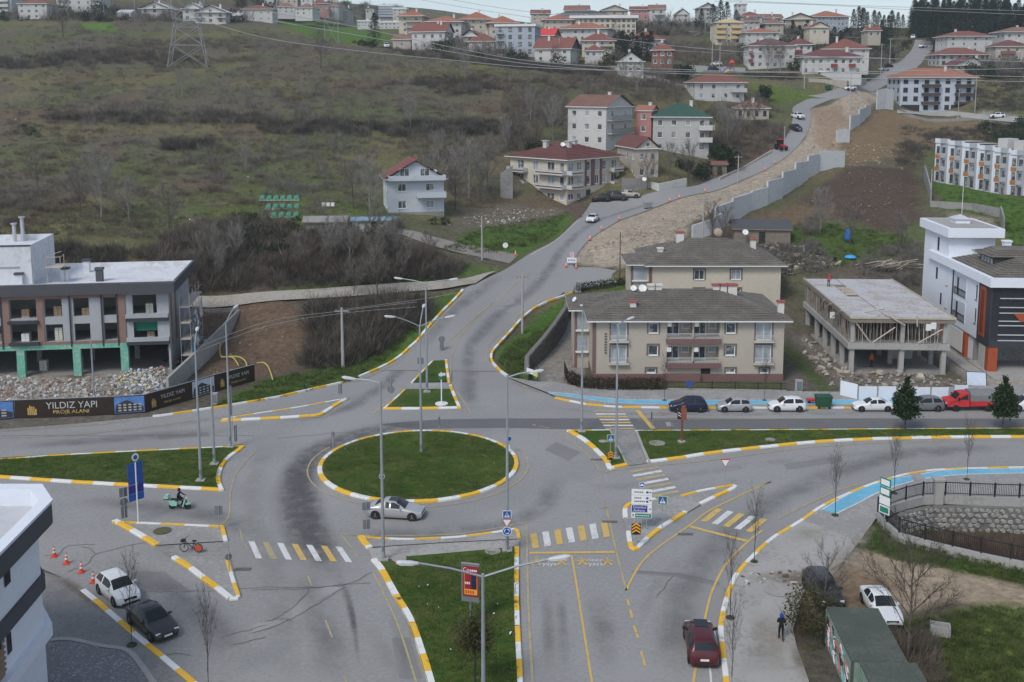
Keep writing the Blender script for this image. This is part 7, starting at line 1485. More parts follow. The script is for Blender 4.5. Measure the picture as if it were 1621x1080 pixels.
o=root('round_tree',(*W(752,1100),.15),0,'round-headed small tree on the southern median before the advertising panel','tree');MB().tube([(0,0,0),(.02,0,1.6),(0,0,3.6)],.07,7,r1=.03).build('trunk',M_SAP,o)
link('crown',tri_mesh('crown',np.concatenate([leaf_bush(1500,1.5,1.5,1.35,.13,2,3.7,.2),leaf_bush(700,1.1,1.1,1.0,.12,5,3.4,.1),twig_bush(350,.9,2.0,.01,.9,7)+np.array([0,0,2.2])]),V_ROUND),o)
for k in range(10):a=k*.9;MB().tube([(0,0,2.0+k*.1),(math.cos(a)*1.0,math.sin(a)*1.0,3.0+k*.15)],.025,4).build('branch',M_SAP,o)
hv=[];hp=[W(*p)for p in((900,606),(920,615),(960,618),(1000,618),(1046,617.5))]
for i,(x,y)in enumerate(resample(hp,.55)):hv.append(leaf_bush(330,.6,.75,.8,.12,i,.8,.6)+np.array([x,y,0]))
o=root('hedge',(hp[0][0],hp[0][1],0),0,'clipped dark hedge along the pavement before the beige apartments','hedge');V=np.concatenate(hv)-np.array([hp[0][0],hp[0][1],0]);link('foliage',tri_mesh('foliage',V,foliage_mat('reddish dark hedge',(.028,.022,.018),(.045,.035,.025))),o)
hp2=[hit(*p)for p in((915,463),(935,459),(960,456),(985,454))];hv=[]
for i,q in enumerate(resample(hp2,.7)):hv.append(leaf_bush(160,.7,.8,.7,.16,i,.7,.6)+np.array(q))
o=root('hedge',hp2[0],0,'green hedge behind the front apartment roof at the side road','hedge');link('foliage',tri_mesh('foliage',np.concatenate(hv)-np.array(hp2[0]),V_LEAF),o)
BT=[tree_mesh(7.5,.13,(.3,.1),13,20+s,.55,.8,2,.15,80,.8,.02)for s in range(3)];BTM={}
for i,(px,py,hh,pale,lab)in enumerate(((160,350,9.,1,'pale bare tree on the slope above the white-roofed building'),(128,345,7.,0,'grey bare tree left of the pale one on the slope'),(205,352,6.,1,'thin pale bare tree right of the tall pale one'),(268,372,6.5,0,'bare tree at the thicket edge above the white roof'),(742,316,9.,1,'tall pale bare tree right of the pale blue house'),(715,300,7.,0,'grey bare tree touching the pale blue house gable'),(772,300,8.,0,'bare tree before the maroon-roofed building'),(760,322,6.5,0,'low spreading bare tree beside the rubble'),(585,345,8.,1,'bare tree hiding the corner of the pale blue house'),(560,330,6.5,0,'bare tree left of the pale blue house'),(592,392,5.5,0,'scrubby bare tree over the old shed'),(508,108,9.,0,'lone dark bare tree high on the meadow'),(288,150,5.,1,'white-stemmed birch on the upper meadow'),(300,142,4.5,1,'second white-stemmed birch on the upper meadow'),(100,58,10.,0,'bare tree at the top of the meadow below the white block'),(735,125,6.,1,'pale bare shrub tree below the blue-grey block'),(695,255,5.,1,'pale bare tree above the blue house roof'),(598,468,6.,0,'dark bare tree leaning over the dirt road'),(560,470,4.,0,'thin bare shrub at the dirt road edge'),(1090,292,7.,0,'bare tree before the green-roofed house'),(1060,285,6.,0,'bare fruit tree beside the stone house'),(1025,300,5.5,0,'bare tree at the white garden wall'),(1215,112,8.,1,'whitish bare tree before the dark-roofed block'),(1235,112,7.,1,'smaller whitish bare tree before the dark-roofed block'),(1120,250,6.,0,'bare tree right of the green-roofed house'),(1160,240,6.,0,'bare bushy tree above the hill road'),(930,170,6.,0,'bare tree below the footpath'),(880,105,5.,0,'bare tree under the dormer house'),(1055,130,6.,0,'bare tree at the footpath bend'),(1298,372,6.,1,'bare yellowish tree at the green yard edge'),(1345,388,5.5,0,'bushy bare tree beside the blue tarpaulin'),(1128,378,5.,0,'thin bare tree before the retaining wall panels'),(1148,382,4.5,0,'second thin bare tree before the retaining wall panels'),(1425,400,5.,0,'bare tree beside the timber pile'),(840,190,6.,1,'pale bare tree above the maroon-roofed building'),(390,270,5.,1,'pale bare shrub on the open meadow'),(60,300,5.5,0,'bare shrub on the western meadow'),(470,215,5.,0,'bare tree in the middle hedgerow'),(650,205,5.5,1,'pale bare tree in the middle hedgerow'))):
 p_=hit(px,py);k_=(i%3,pale)
 if k_ not in BTM:bm,V=BT[i%3];BTM[k_]=(bm.mesh('trunk',V_PALE if pale else V_BARK),tri_mesh('crown',V,V_PALE if pale else V_TWIG))
 o=root('bare_tree',(p_[0],p_[1],p_[2]-.1),i*1.7,lab,'tree',None,(hh/7.5,)*3);link('trunk',BTM[k_][0],o);link('crown',BTM[k_][1],o)
g=random.Random(77)
for i in range(18):
 p_=hit(g.uniform(300,700),g.uniform(392,446));k_=(i%3,i%3==0)
 if k_ not in BTM:bm,V=BT[i%3];BTM[k_]=(bm.mesh('trunk',V_PALE if k_[1]else V_BARK),tri_mesh('crown',V,V_PALE if k_[1]else V_TWIG))
 o=root('bare_tree',(p_[0],p_[1],p_[2]-.1),i*1.9,'bare tree rising from the thicket above the dirt road','tree','bare trees in the thicket',(g.uniform(.5,.8),)*3);link('trunk',BTM[k_][0],o);link('crown',BTM[k_][1],o)
for i,(px,py)in enumerate(((800,236),(825,232),(850,228),(875,222),(890,205),(865,200),(1010,150),(1040,160),(1075,175),(1150,225),(1175,215),(1195,205),(1140,200),(985,140),(720,335),(690,330))):
 p_=hit(px,py);k_=(i%3,i%3==0);o=root('bare_tree',(p_[0],p_[1],p_[2]-.1),i*1.3,'bare tree on the scrubby slope around the mid-hill houses','tree','bare trees around the mid-hill houses',(.7+.1*(i%4),)*3);link('trunk',BTM[k_][0],o);link('crown',BTM[k_][1],o)
def conifer(h,r,seed,n_=900):
 g=np.random.RandomState(seed);t=g.rand(n_)**.8;z=h*(.10+.9*t);a=g.rand(n_)*6.283;lay=1+.22*np.sin(z*5.5/h*6.28*1.6);q=r*(1-t)**.8*lay*(.35+.65*np.sqrt(g.rand(n_)))+.05
 p=np.stack([np.cos(a)*q,np.sin(a)*q,z-.15*q],1);dr=unit(np.stack([np.cos(a),np.sin(a),-.25+.3*g.rand(n_)],1));sd=unit(np.cross(dr,np.array([[0,0,1.]])))*.10*h/10;L=(.5+.5*g.rand(n_))[:,None]*h*.075
 return np.stack([p-sd,p+sd,p+dr*L+np.array([[0,0,-.03*h]])],1)
CF=[(MB().tube([(0,0,-.3),(0,0,9.5)],.18,6,r1=.03).mesh('trunk',V_BARK),tri_mesh('crown',conifer(10,2.1+.5*s,60+s),V_PINE))for s in range(3)]
def pine(px,py,hh,lab,i,group=None,D=None,wide=1.0):
 p_=hit(px,py)if D is None else at(px,py,D);o=root('pine_tree',(p_[0],p_[1],p_[2]),i*2.1,lab,'tree',group,(hh/10*wide,hh/10*wide,hh/10));link('trunk',CF[i%3][0],o);link('crown',CF[i%3][1],o)
g=random.Random(21);GW='pines of the wood on the ridge';LP='dark pine standing in the dense wood on the ridge'
for i in range(120):
 px=1440+g.random()*215;py=g.uniform(46,82)if px<1490 or px>1575 else g.uniform(44,66)
 if px<1470:py=min(py,60)
 pine(px,py,g.uniform(11,18),LP,i,GW)
for i,(px,py,hh)in enumerate(((1448,56,15),(1462,54,17),(1476,50,16),(1492,46,15),(1520,40,18),(1552,40,18),(1575,42,17),(1590,42,16),(1610,40,17))):pine(px,py,hh,LP,i,GW)
for i,(px,py,hh)in enumerate(((1350,56,11),(1358,54,12),(1366,58,12),(1372,56,10),(1382,66,13),(1390,60,11),(1398,62,10),(1405,70,12),(1412,58,10),(1420,60,11),(1428,56,10),(1364,50,12),(1394,84,13),(1402,92,11),(1410,66,13))):pine(px,py,hh,'dark conifer in the group left of the far straight road',i,'conifers left of the far straight road')
for i,(px,py,hh,lab)in enumerate(((593,74,12,'single dark evergreen at the meadow edge beside the white van'),(1048,32,8,'small pointed conifer on the roof line of the skyline houses'),(1128,44,10,'tall conifer beside the dark-gabled skyline house'),(1140,46,12,'tallest conifer of the skyline group'),(1150,44,11,'conifer third in the skyline group'),(1165,46,8,'short conifer at the end of the skyline group'),(1110,48,9,'wide conifer before the dark-gabled skyline house'),(1004,54,7,'small conifer at the end of the ochre-edged row'),(418,14,9,'conifer behind the big white villa'),(408,16,8,'second conifer behind the big white villa'),(436,22,8,'conifer below the far village'))):pine(px,py,hh,lab,i,None,None,1.25)
for i,px in enumerate((984,992,1000,1008,1016,1024,1030)):pine(px,98-abs(i-3)*1.0,9.5-(i%2),'dark cypress in the row beside the pale gabled house',i,'cypresses beside the pale gabled house',None,1.4)
for i,(px,py)in enumerate(((1255,62),(1265,66),(1275,64),(1290,70),(1300,66),(1310,72),(1320,68),(1330,74),(1340,70))):pine(px,py,6.5,'rounded dark evergreen behind the dark-roofed blocks',i,'evergreens behind the dark-roofed blocks',None,2.0)
for i,(px,py,rr,lab)in enumerate(((382,18,4.,'dark round evergreen beside the far white villas'),(158,30,4.,'dark bushes below the wide white block'),(1085,128,3,'dark evergreen at the footpath garden'),(1152,270,3.,'dark tree at the bend above the hill road'),(1210,160,2.5,'evergreen bush above the old stone house'),(1140,262,2.6,'leafy evergreen beside the roadside wall'))):
 p_=hit(px,py);o=root('round_tree',(p_[0],p_[1],p_[2]),0,lab,'tree');MB().tube([(0,0,-.2),(0,0,rr)],.15,6).build('trunk',V_BARK,o);link('crown',tri_mesh('crown',leaf_bush(700,rr,rr,rr*.8,.5,i,rr*1.0,.4),V_LEAF),o)
 # ------------------------------------------------------------------ street furniture
M_GALV=mat('galvanised steel',(.33,.355,.38),.5,.1,2,6,metal=.3);M_LHEAD=mat('white lamp head',(.55,.56,.57),.5,.08,3);M_SBACK=mat('grey sign back',(.16,.175,.19),.6,.1,3);M_SBLUE=mat('sign blue',(.02,.09,.36),.5,.05,3);M_SNAVY=mat('sign navy',(.03,.03,.25),.5,.05,3);M_SGRN=mat('sign green',(.02,.2,.14),.5,.05);M_SWHT=mat('sign white',(.72,.73,.74),.5,.04);M_SRED=mat('sign red',(.5,.03,.05),.5,.04);M_SYEL=mat('sign amber',(.75,.36,.03),.5,.04);M_SLIME=mat('sign lime edge',(.45,.62,.12),.5,.04);M_BLK=mat('sign black',(.015,.015,.015),.6,0)
def lamp_head(parent,p,d):
 """flat luminaire at p pointing along d (unit xy)"""
 b=MB();L=1.0
 for t,w_,h_ in((0,.06,.05),(.3,.14,.08),(.8,.15,.09),(1.0,.08,.04)):
  x,y=p[0]+d[0]*L*t,p[1]+d[1]*L*t;n_=(-d[1],d[0])
  for s,z in((1,-h_),(1,h_*.4),(.5,h_),(-.5,h_),(-1,h_*.4),(-1,-h_)):b.v.append((x+n_[0]*w_*s,y+n_[1]*w_*s,p[2]+z+t*.12))
 for i in range(3):
  for k in range(6):b.f.append((i*6+k,i*6+(k+1)%6,(i+1)*6+(k+1)%6,(i+1)*6+k));b.m.append(0)
 b.f+=[(5,4,3,2,1,0),(18,19,20,21,22,23)];b.m+=[0,0]
 return b.build('lamp_head',M_LHEAD,parent,smooth=False)
def lamp_post(px,py,h,arms,label,loc=None):
 x,y=loc or W(px,py);o=root('street_lamp',(x,y,.1 if loc is None else 0),0,label,'street lamp')
 MB().tube([(0,0,0),(0,0,h*.5),(0,0,h)],.14,10,r1=.07).build('pole',M_GALV,o);MB().box(-.38,.38,-.38,.38,-.1,.14).build('footing',M_CONC,o);MB().box(-.08,.08,-.17,-.1,.7,1.1).build('service_hatch',M_SBACK,o)
 for dx,dy,rise in arms:
  L=math.hypot(dx,dy);d=(dx/L,dy/L);MB().tube([(0,0,h-.15),(dx*.5,dy*.5,h+rise*.5),(dx,dy,h+rise)],.05,6).build('arm',M_GALV,o);lamp_head(o,(dx,dy,h+rise),d)
 return o
lamp_post(667,722,12.6,((-2.2,-.6,.9),(2.3,.9,.5),(.15,2.0,1.2)),'tall lamp with three arms in the middle of the roundabout');lamp_post(676,622,12.7,((-2.6,.3,.35),(2.6,.3,.25)),'double-armed lamp on the northern grass triangle')
lamp_post(0,0,12.8,((-2.9,-.5,.75),(3.0,.3,.55)),'double-armed lamp on the southern median reaching out of the picture',(-1.33,50.6));lamp_post(607,888,13.6,((-1.8,.2,.1),),'single-armed lamp before the silver saloon');lamp_post(803,874,13.6,((1.7,.2,.2),),'single-armed lamp with road signs at the southern median corner')
lamp_post(920.6,685,12.8,((-.2,-1.6,.6),),'lamp at the tip of the curved grass island');lamp_post(975,727,12.9,((.9,.8,.2),),'lamp beside the median footpath behind the chevron sign');lamp_post(318,763,12.6,((-.3,1.6,.6),),'tallest lamp on the western grass island');lamp_post(339.6,737,8.2,(),'shorter lamp mast between two lamps on the western island');lamp_post(365,709.5,12.4,((.3,1.8,.9),),'rear lamp at the tip of the western island')
def plate(parent,shape,s,z,m,y=-.06,edge=None,x=0,name='sign_plate',back=True):
 b=MB();n_={'disc':20,'sq':4,'yield':3,'rect':4}[shape]
 if shape=='disc':P_=[(math.cos(a)*s[0]/2,math.sin(a)*s[0]/2)for a in np.linspace(0,6.2832,21)[:-1]]
 elif shape=='yield':P_=[(-s[0]/2,s[0]*.43),(0,-s[0]*.43),(s[0]/2,s[0]*.43)][::1]
 else:P_=[(-s[0]/2,-s[1]/2),(s[0]/2,-s[1]/2),(s[0]/2,s[1]/2),(-s[0]/2,s[1]/2)]
 def put(k,yy,m2,nm,par,t=.02):
  bb=MB();n2=len(P_);bb.add([(x+p*k,yy,z+q*k)for p,q in P_]+[(x+p*k,yy+t,z+q*k)for p,q in P_],[tuple(range(n2)),tuple(range(n2,2*n2))[::-1]]+[(i,n2+i,n2+(i+1)%n2,(i+1)%n2)for i in range(n2)]);return bb.build(nm,m2,par)
 o=put(1,y,edge or m,name,parent,.025)
 if edge:put(.78 if shape=='yield' else.86,y-.008,m,'sign_face',o,.006)
 return o
def post(px,py,h,label,rz=0,z=.1,r=.035,m=None,cat='traffic sign',name='traffic_sign',loc=None):
 x,y=loc or W(px,py,z);o=root(name,(x,y,z),rz,label,cat);MB().tube([(0,0,-.1),(0,0,h)],r,6).build('post',m or M_GALV,o);return o
def ped(o,z,s,lime=True,y=-.06):
 p=plate(o,'sq',(s,s),z,M_SBLUE,y,M_SLIME if lime else M_SWHT);MB().add([(-s*.32,y-.016,z-s*.3),(s*.32,y-.016,z-s*.3),(0,y-.016,z+s*.34)],[(0,1,2)]).build('sign_triangle',M_SWHT,p);walker(p,(0,y-.02,z-.03),(R(90),0,0),s*.38,M_BLK,'walker_symbol')
def chevron(o,z,s,y=-.06):
 p=plate(o,'rect',(s,s*1.25),z,M_BLK,y)
 for k in range(3):zz_=z-s*.5+k*s*.36;MB().add([(-s*.45,y-.015,zz_),(0,y-.015,zz_+s*.3),(s*.45,y-.015,zz_),(s*.45,y-.015,zz_+s*.2),(0,y-.015,zz_+s*.5),(-s*.45,y-.015,zz_+s*.2)],[(0,1,4,5),(1,2,3,4)]).build('chevron_mark',M_SYEL,p)
o=post(1048,836,2.6,'pedestrian crossing sign with lime edge on the paved island',R(-8));ped(o,2.3,.75)
o=post(1006.5,866,1.9,'yellow and black chevron sign at the paved island point');chevron(o,1.45,.7)
o=post(966,735,2.9,'pedestrian and chevron signs at the curved grass island corner',R(8));ped(o,2.5,.7);chevron(o,.85,.62)
o=post(1147,770.5,2.4,'red-edged yield sign on the tip of the paved island');plate(o,'yield',(.85,),2.15,M_SWHT,-.06,M_SRED)
o=post(0,0,3.4,'crossing, yield and roundabout signs stacked on the corner lamp',0,.15,.03,None,'traffic sign','traffic_sign',(W(803,874)[0]-.02,W(803,874)[1]-.2));ped(o,2.9,.66,False);plate(o,'yield',(.8,),2.25,M_SWHT,-.06,M_SRED);q=plate(o,'disc',(.72,),1.6,M_SBLUE,-.06,M_SWHT)
for k in range(3):a=k*2.094;MB().tube([(math.cos(a+t)*.19,-.085,1.6+math.sin(a+t)*.19)for t in(0,.5,1,1.4)],.035,4).build('arrow_mark',M_SWHT,q)
def rnd_arrow(px,py,lab,rz=0):
 o=post(px,py,1.6,lab,rz,.2);plate(o,'disc',(.5,),1.35,M_SBLUE,-.06,M_SWHT);MB().box(-.06,.06,-.05,.05,.1,.75).build('reflector_sleeve',M_SWHT,o)
rnd_arrow(605,778,'slim blue and white marker post at the roundabout edge');rnd_arrow(806,716,'blue disc sign at the eastern roundabout edge',R(25))
def back(px,py,h,parts_,lab,rz=0,z=.15):
 o=post(px,py,h,lab,rz,z)
 for shape,s,zz_ in parts_:plate(o,shape,s,zz_,M_SBACK,.04)
back(198,829,3.0,(('rect',(.62,.75),2.6),('disc',(.65,),1.8),('rect',(.5,1.0),.95)),'stack of grey sign backs at the small triangle island corner',R(38));back(347,837,1.9,(('rect',(.62,.7),1.5),),'grey sign back at the corner of the small triangle island');back(581,856,3.2,(('rect',(.62,.62),2.75),('rect',(.55,.75),1.3)),'two grey sign backs on one post at the median corner',R(12));back(363,906,1.4,(('disc',(.5,),1.15),),'small round sign back at the kerb gap of the triangle island',R(30))
back(699.5,560,2.3,(('disc',(.85,),1.9),('rect',(.55,1.1),1.0)),'round and square sign backs at the grass triangle tip',R(5));back(619,642,2.9,(('yield',(1.0,),2.55),('disc',(.85,),1.8)),'yield sign back and disc back on the grass triangle corner',R(-10));back(666,600,2.6,(('rect',(.75,.75),2.2),),'square grey sign back by the three-armed lamp line');back(539,634,1.9,(('rect',(.45,1.1),1.3),),'dark marker back at the splitter island tip',R(8));back(1032,681,2.0,(('rect',(.3,.8),1.5),),'narrow sign back at the median beside the diagonal stop line',R(50));back(374,707,2.2,(('rect',(.28,1.6),1.3),),'narrow dark marker behind the island tip lamp',R(40));back(716,618,2.4,(('rect',(.2,1.0),1.6),),'thin marker post at the eastern edge of the grass triangle',R(70));back(695,682.5,1.7,(('rect',(.22,.9),1.0),),'slim marker post at the northern roundabout kerb');back(527,710,1.7,(('disc',(.55,),1.4),),'round sign back at the western roundabout kerb',R(-35))
back(368,680,4.6,(('rect',(.25,3.0),3.0),),'narrow blue direction panel seen edge-on behind the western island',R(62))
def rbar(o,x0,x1,z0,z1,m,y=-.07,nm='sign_panel'):return MB().box(x0,x1,y,y+.04,z0,z1).build(nm,m,o)
o=post(1015,838,5.0,'white direction sign with blue and green panels reading Istanbul and Ankara',R(-6),.1,.06);TX=(R(90),0,0)
for x in(-.55,.55):MB().tube([(x,0,-.1),(x,0,4.2)],.05,6).build('post',M_GALV,o)
for z0,z1,m in((3.55,4.15,M_SWHT),(2.6,3.5,M_SWHT),(1.75,2.55,M_SWHT),(1.2,1.68,M_SWHT)):p=rbar(o,-1.05,1.05,z0,z1,m)
rbar(p,-1.0,.6,1.8,2.5,M_SNAVY,-.08);rbar(p,-.65,1.0,1.24,1.64,M_SGRN,-.08);text('İstanbul',.36,M_SWHT,p,(-.2,-.09,2.3),TX,(1.15,1,1));text('Ankara',.36,M_SWHT,p,(-.25,-.09,1.97),TX,(1.15,1,1));[rbar(p,-.55+k*.2,-.4+k*.2,1.4,1.48,M_SWHT,-.09,'panel_text')for k in range(7)]
for z,t in((3.85,5),(3.25,4),(2.9,6)):[rbar(p,-.75+k*.19,-.62+k*.19,z-.06,z+.06,M_BLK,-.08,'panel_text')for k in range(t)];rbar(p,.45,.68,z-.1,z+.1,M_SNAVY,-.08)
for z in(3.85,3.05,2.15):MB().add([(.75,-.09,z-.03),(.88,-.09,z-.03),(.88,-.09,z-.1),(1.0,-.09,z),(.88,-.09,z+.1),(.88,-.09,z+.03),(.75,-.09,z+.03)],[(0,1,5,6),(2,3,4)]).build('arrow_mark',M_BLK,p)
MB().add([(-.9,-.09,1.34),(-.82,-.09,1.34),(-.82,-.09,1.46),(-.75,-.09,1.46),(-.86,-.09,1.6),(-.97,-.09,1.46),(-.9,-.09,1.46)],[(0,1,2,6),(3,4,5)]).build('arrow_mark',M_BLK,p);q=plate(o,'disc',(.62,),4.6,M_SBLUE,-.06,M_SWHT);MB().box(-.2,.18,-.09,-.08,4.5,4.62).box(-.08,.1,-.09,-.08,4.62,4.72).build('emblem',M_SWHT,q)
o.scale=(.76,.76,.8)
o=post(219,828,5.4,'tall blue direction sign with a round emblem on the triangle island',R(48),.1,.07,M_SWHT)
for i,(z0,z1,m)in enumerate(((3.85,4.45,M_SBLUE),(3.2,3.82,M_SBLUE),(2.55,3.17,M_SBLUE),(1.75,2.52,M_SNAVY),(1.1,1.72,M_SBLUE))):
 p=rbar(o,-.75,.75,z0,z1,m,.06);[MB().box(x-.07,x+.07,.10,.115,(z0+z1)/2-.06,(z0+z1)/2+.06).build('panel_mark',M_SWHT,p)for x in(.55,)];MB().box(-.7,.7,.10,.112,z0+.02,z0+.05).build('panel_line',M_SWHT,p)
q=plate(o,'disc',(.7,),4.95,M_SWHT,-.06);plate(q,'disc',(.4,),4.95,M_SBLUE,-.08)
[setattr(c,'location',(0,0,.95))for c in o.children if c.name.startswith(('sign_panel','sign_plate'))];o.scale=(.85,.85,.93)
o=post(745,986,4.3,'red advertising panel with yellow frame behind the round tree',R(-14),.15,.08,M_SBACK,'billboard','advertising_panel');rbar(o,-.75,.75,1.6,4.4,M_SBACK,-.05);p=rbar(o,-.62,.72,2.0,4.25,mat('poster red',(.28,.02,.03),.5,.1),-.08)
for q in((-.5,-.46,2.15,3.75),(.56,.6,2.15,3.75),(-.46,.56,3.71,3.75),(-.46,.56,2.15,2.55)):rbar(p,*q,M_SYEL,-.09)
rbar(p,.1,.55,2.6,3.65,mat('poster navy',(.02,.02,.06),.6,0),-.088);text('Co',.42,M_SWHT,p,(-.32,-.1,3.98),TX);[rbar(p,-.02+k*.16,.09+k*.16,3.88,4.02,M_SWHT,-.1,'poster_text')for k in range(4)];[rbar(p,-.42+k*.15,-.32+k*.15,2.92,3.08,M_SWHT,-.1,'poster_text')for k in range(3)];MB().box(-.75,.75,-.08,.08,4.4,4.46).build('top_rail',M_GALV,o);[rbar(p,-.4+k*.2,-.28+k*.2,2.24,2.46,M_SRED,-.1,'poster_text')for k in range(4)]
o.scale=(.8,.8,.92)
o=post(1079,700,3.6,'rust red pillar sign with a black lamp-shaped board on the median',0,.15,.1,mat('rust red post',(.2,.06,.03),.7,.1),'sign','pillar_sign');MB().box(-.12,.42,-.12,.12,2.3,3.4).box(-.02,.3,-.1,.1,3.4,3.7).build('board',mat('rust red board',(.24,.08,.05),.7,.1),o);p=MB().box(-.45,-.12,-.14,.14,2.35,3.2).build('black_board',M_BLK,o)
for z in(2.65,2.9):MB().add([(-.42,-.15,z+.12),(-.15,-.15,z-.06),(-.15,-.15,z+.02),(-.42,-.15,z+.2)],[(0,1,2,3)]).build('white_stripe',M_SWHT,p)
MB().lathe([(.4,0),(.4,.12),(.05,.14)],12).build('footing',M_CONC,o)
o=post(1399,836,4.2,'green and white sign boards on a post at the railing corner',R(-58),.1,.05,M_GALV,'sign','sign_board')
for k in range(4):p=rbar(o,-.5,.5,1.2+k*.75,1.85+k*.75,[M_SWHT,M_SWHT,M_SGRN,M_SGRN][k]);rbar(p,-.4,.4,1.3+k*.75,1.75+k*.75,[M_SGRN,M_SBLUE,M_SWHT,M_SWHT][k],-.085)if k!=1 else None
o=post(699,640,3.6,'small white direction arms on a white disc base in the grass triangle',R(20),.15,.07,M_SWHT,'sign','direction_sign');MB().lathe([(.7,0),(.7,.12),(.05,.15)],18).build('base',M_WF,o);rbar(o,-.3,.45,3.2,3.5,M_SWHT);rbar(o,-.35,.1,2.8,3.1,M_SGRN)
o=post(1091,618,1.0,'small blue notice board before the beige apartments',0,.1,.03,None,'sign','notice_board');rbar(o,-.4,.4,.55,1.0,M_SBLUE)
o=post(803,421,1.6,'round white sign at the farm track mouth',0,Tz(*hit(800,403)[:2]),.03,None,'traffic sign','traffic_sign',hit(800,403)[:2]);plate(o,'disc',(.9,),1.5,M_SWHT)
# ------------------------------------------------------------------ cones and road works
M_CONE=mat('cone orange',(.72,.08,.03),.6,.08,3)
def cone(p,s,label,g=None):
 o=root('traffic_cone',p,0,label,'traffic cone',g,(s,s,s));MB().box(-.2,.2,-.2,.2,0,.05).build('base',M_CONE,o);MB().lathe([(.14,.05),(.03,.78),(.02,.8)],12).build('cone_body',M_CONE,o)
 for z in(.3,.54):r_=.14-.11*(z-.05)/.73;MB().lathe([(r_+.006,z),(r_-.012,z+.13)],12).build('white_band',M_SWHT,o)
for px,py,lab in((86,881.5,'traffic cone farthest from the white hatchback'),(105.5,892.5,'second traffic cone counting towards the white hatchback'),(129,906.5,'third traffic cone counting towards the white hatchback'),(148,922.5,'traffic cone touching the white hatchback')):cone((*W(px,py),.01),1.08,lab,'cones beside the white hatchback')
for px,py,lab in((816,406,'lone orange cone at the farm track mouth'),(896,424,'orange cone at the foot of the road works board'),(912,426,'orange cone beside the road works board'),(934,381,'orange cone at the gravel edge above the road works board'),(952,365,'orange cone beside the white saloon on the hill road'),(980,349,'orange cone at the gravel edge before the parked cars'),(1060,320,'orange cone above the roadside bin'),(1075,315,'second orange cone above the roadside bin'),(1116,305,'orange cone half way to the bend'),(1211,271,'orange cone below the tractor'),(1226,260,'upper orange cone below the tractor')):p=hit(px,py);cone((p[0],p[1],p[2]+.05),1.2,lab)
p=hit(905,422);o=root('road_works_sign',p,R(-10),'white road works board with a striped plate on the hill road','road works sign');MB().box(-1.3,1.3,-.05,.05,.9,2.3).build('board',M_SWHT,o)
for x in(-1.0,1.0):MB().box(x-.05,x+.05,-.3,.3,0,1.0).build('leg',M_GALV,o)
for k in range(4):MB().add([(-.45+.2*k,-.06,2.4),(-.35+.2*k,-.06,2.4),(-.25+.2*k,-.06,3.8),(-.35+.2*k,-.06,3.8)],[(0,1,2,3)]).build('red_stripe',M_SRED,o)
MB().box(-.5,.5,-.04,.04,2.35,3.85).build('striped_plate',M_SWHT,o);[rbar(o,-1.0+k*.42,-.72+k*.42,1.4,1.8,M_SBACK,-.07,'board_text')for k in range(5)];o.scale=(.6,.6,.6)
# ------------------------------------------------------------------ site hoarding with the builder's name
M_HOARD=mat('dark brown hoarding',(.032,.022,.016),.6,.2,.8,4);M_GOLD=mat('gold print',(.55,.36,.08),.5,.15,2,8,col2=(.66,.55,.3),thr=1.1);M_SILVER=mat('silver print',(.50,.51,.52),.5,.15,3,8);M_SKYP=mat('print sky blue',(.10,.22,.50),.6,.3,.8,3);M_PALEP=mat('print pale sky',(.5,.56,.66),.6,.15,1)
HP=[W(*p)for p in((-60,670),(24,663),(180,657),(231,653.5),(304,632),(341,620.5),(404,603))]
def hpanel(i,kind,lab):
 a,c=HP[i],HP[i+1];L=math.dist(a,c);rz=math.atan2(c[1]-a[1],c[0]-a[0]);o=root('hoarding_panel',(a[0],a[1],0),rz,lab,'hoarding','site hoarding panels');h=2.0
 MB().box(.02,L-.02,0,.06,0,h).build('board',M_HOARD,o);MB().box(0,L,-.03,.09,h,h+.05).build('top_rail',M_GALV,o)
 for x in np.arange(.3,L,2.4):MB().box(x,x+.08,.06,.9,-.1,.08).box(x,x+.08,.06,.12,0,h).build('brace',M_TIMB,o)
 if kind=='b':
  k_=L/11.;text('YILDIZ YAPI',.78*k_*1.25,M_SILVER,o,(L*.58,-.02,1.25),TX,(1.12,1.15,1));text('PROJE ALANI',.40*k_*1.35,M_GOLD,o,(L*.57,-.02,.55),TX,(1.3,1.1,1))
  for q in range(5):x=L*.13+q*.21*k_;t=(1.05,1.3,1.55,1.3,1.05)[q]if q!=2 else 1.25;MB().add([(x,-.02,.35),(x+.15*k_,-.02,.35),(x+.15*k_,-.02,t),(x,-.02,t+(.12 if q<2 else-.12 if q>2 else 0))],[(0,1,2,3)]).build('tower_emblem',M_GOLD,o)
 else:
  p=MB().box(.12,L-.12,-.015,0,.15,h-.1).build('picture_sky',M_SKYP if kind=='p' else M_PALEP,o);w_=L-.24
  MB().add([(.15,-.02,.2),(L-.2,-.02,.2),(L-.2,-.02,.75),(L*.42,-.02,1.55),(.3,-.02,1.1)],[(0,1,2,3,4)]).build('pictured_building',M_ANT,p)
  for r_ in range(3):
   for q in range(5):x=.5+q*w_*.17;z=.35+r_*.3;MB().box(x,x+w_*.1,-.026,-.021,z,z+.16).build('pictured_window',M_GREYR,p)
hpanel(0,'p','hoarding panel with a pictured building at the picture edge');hpanel(1,'b','long hoarding panel with silver and gold lettering facing the road');hpanel(2,'p','hoarding panel picturing a building under blue sky');hpanel(3,'b','angled lettered hoarding panel after the bend');hpanel(4,'q','hoarding panel picturing balconies behind the lamp poles');hpanel(5,'b','last lettered hoarding panel by the grass bank')
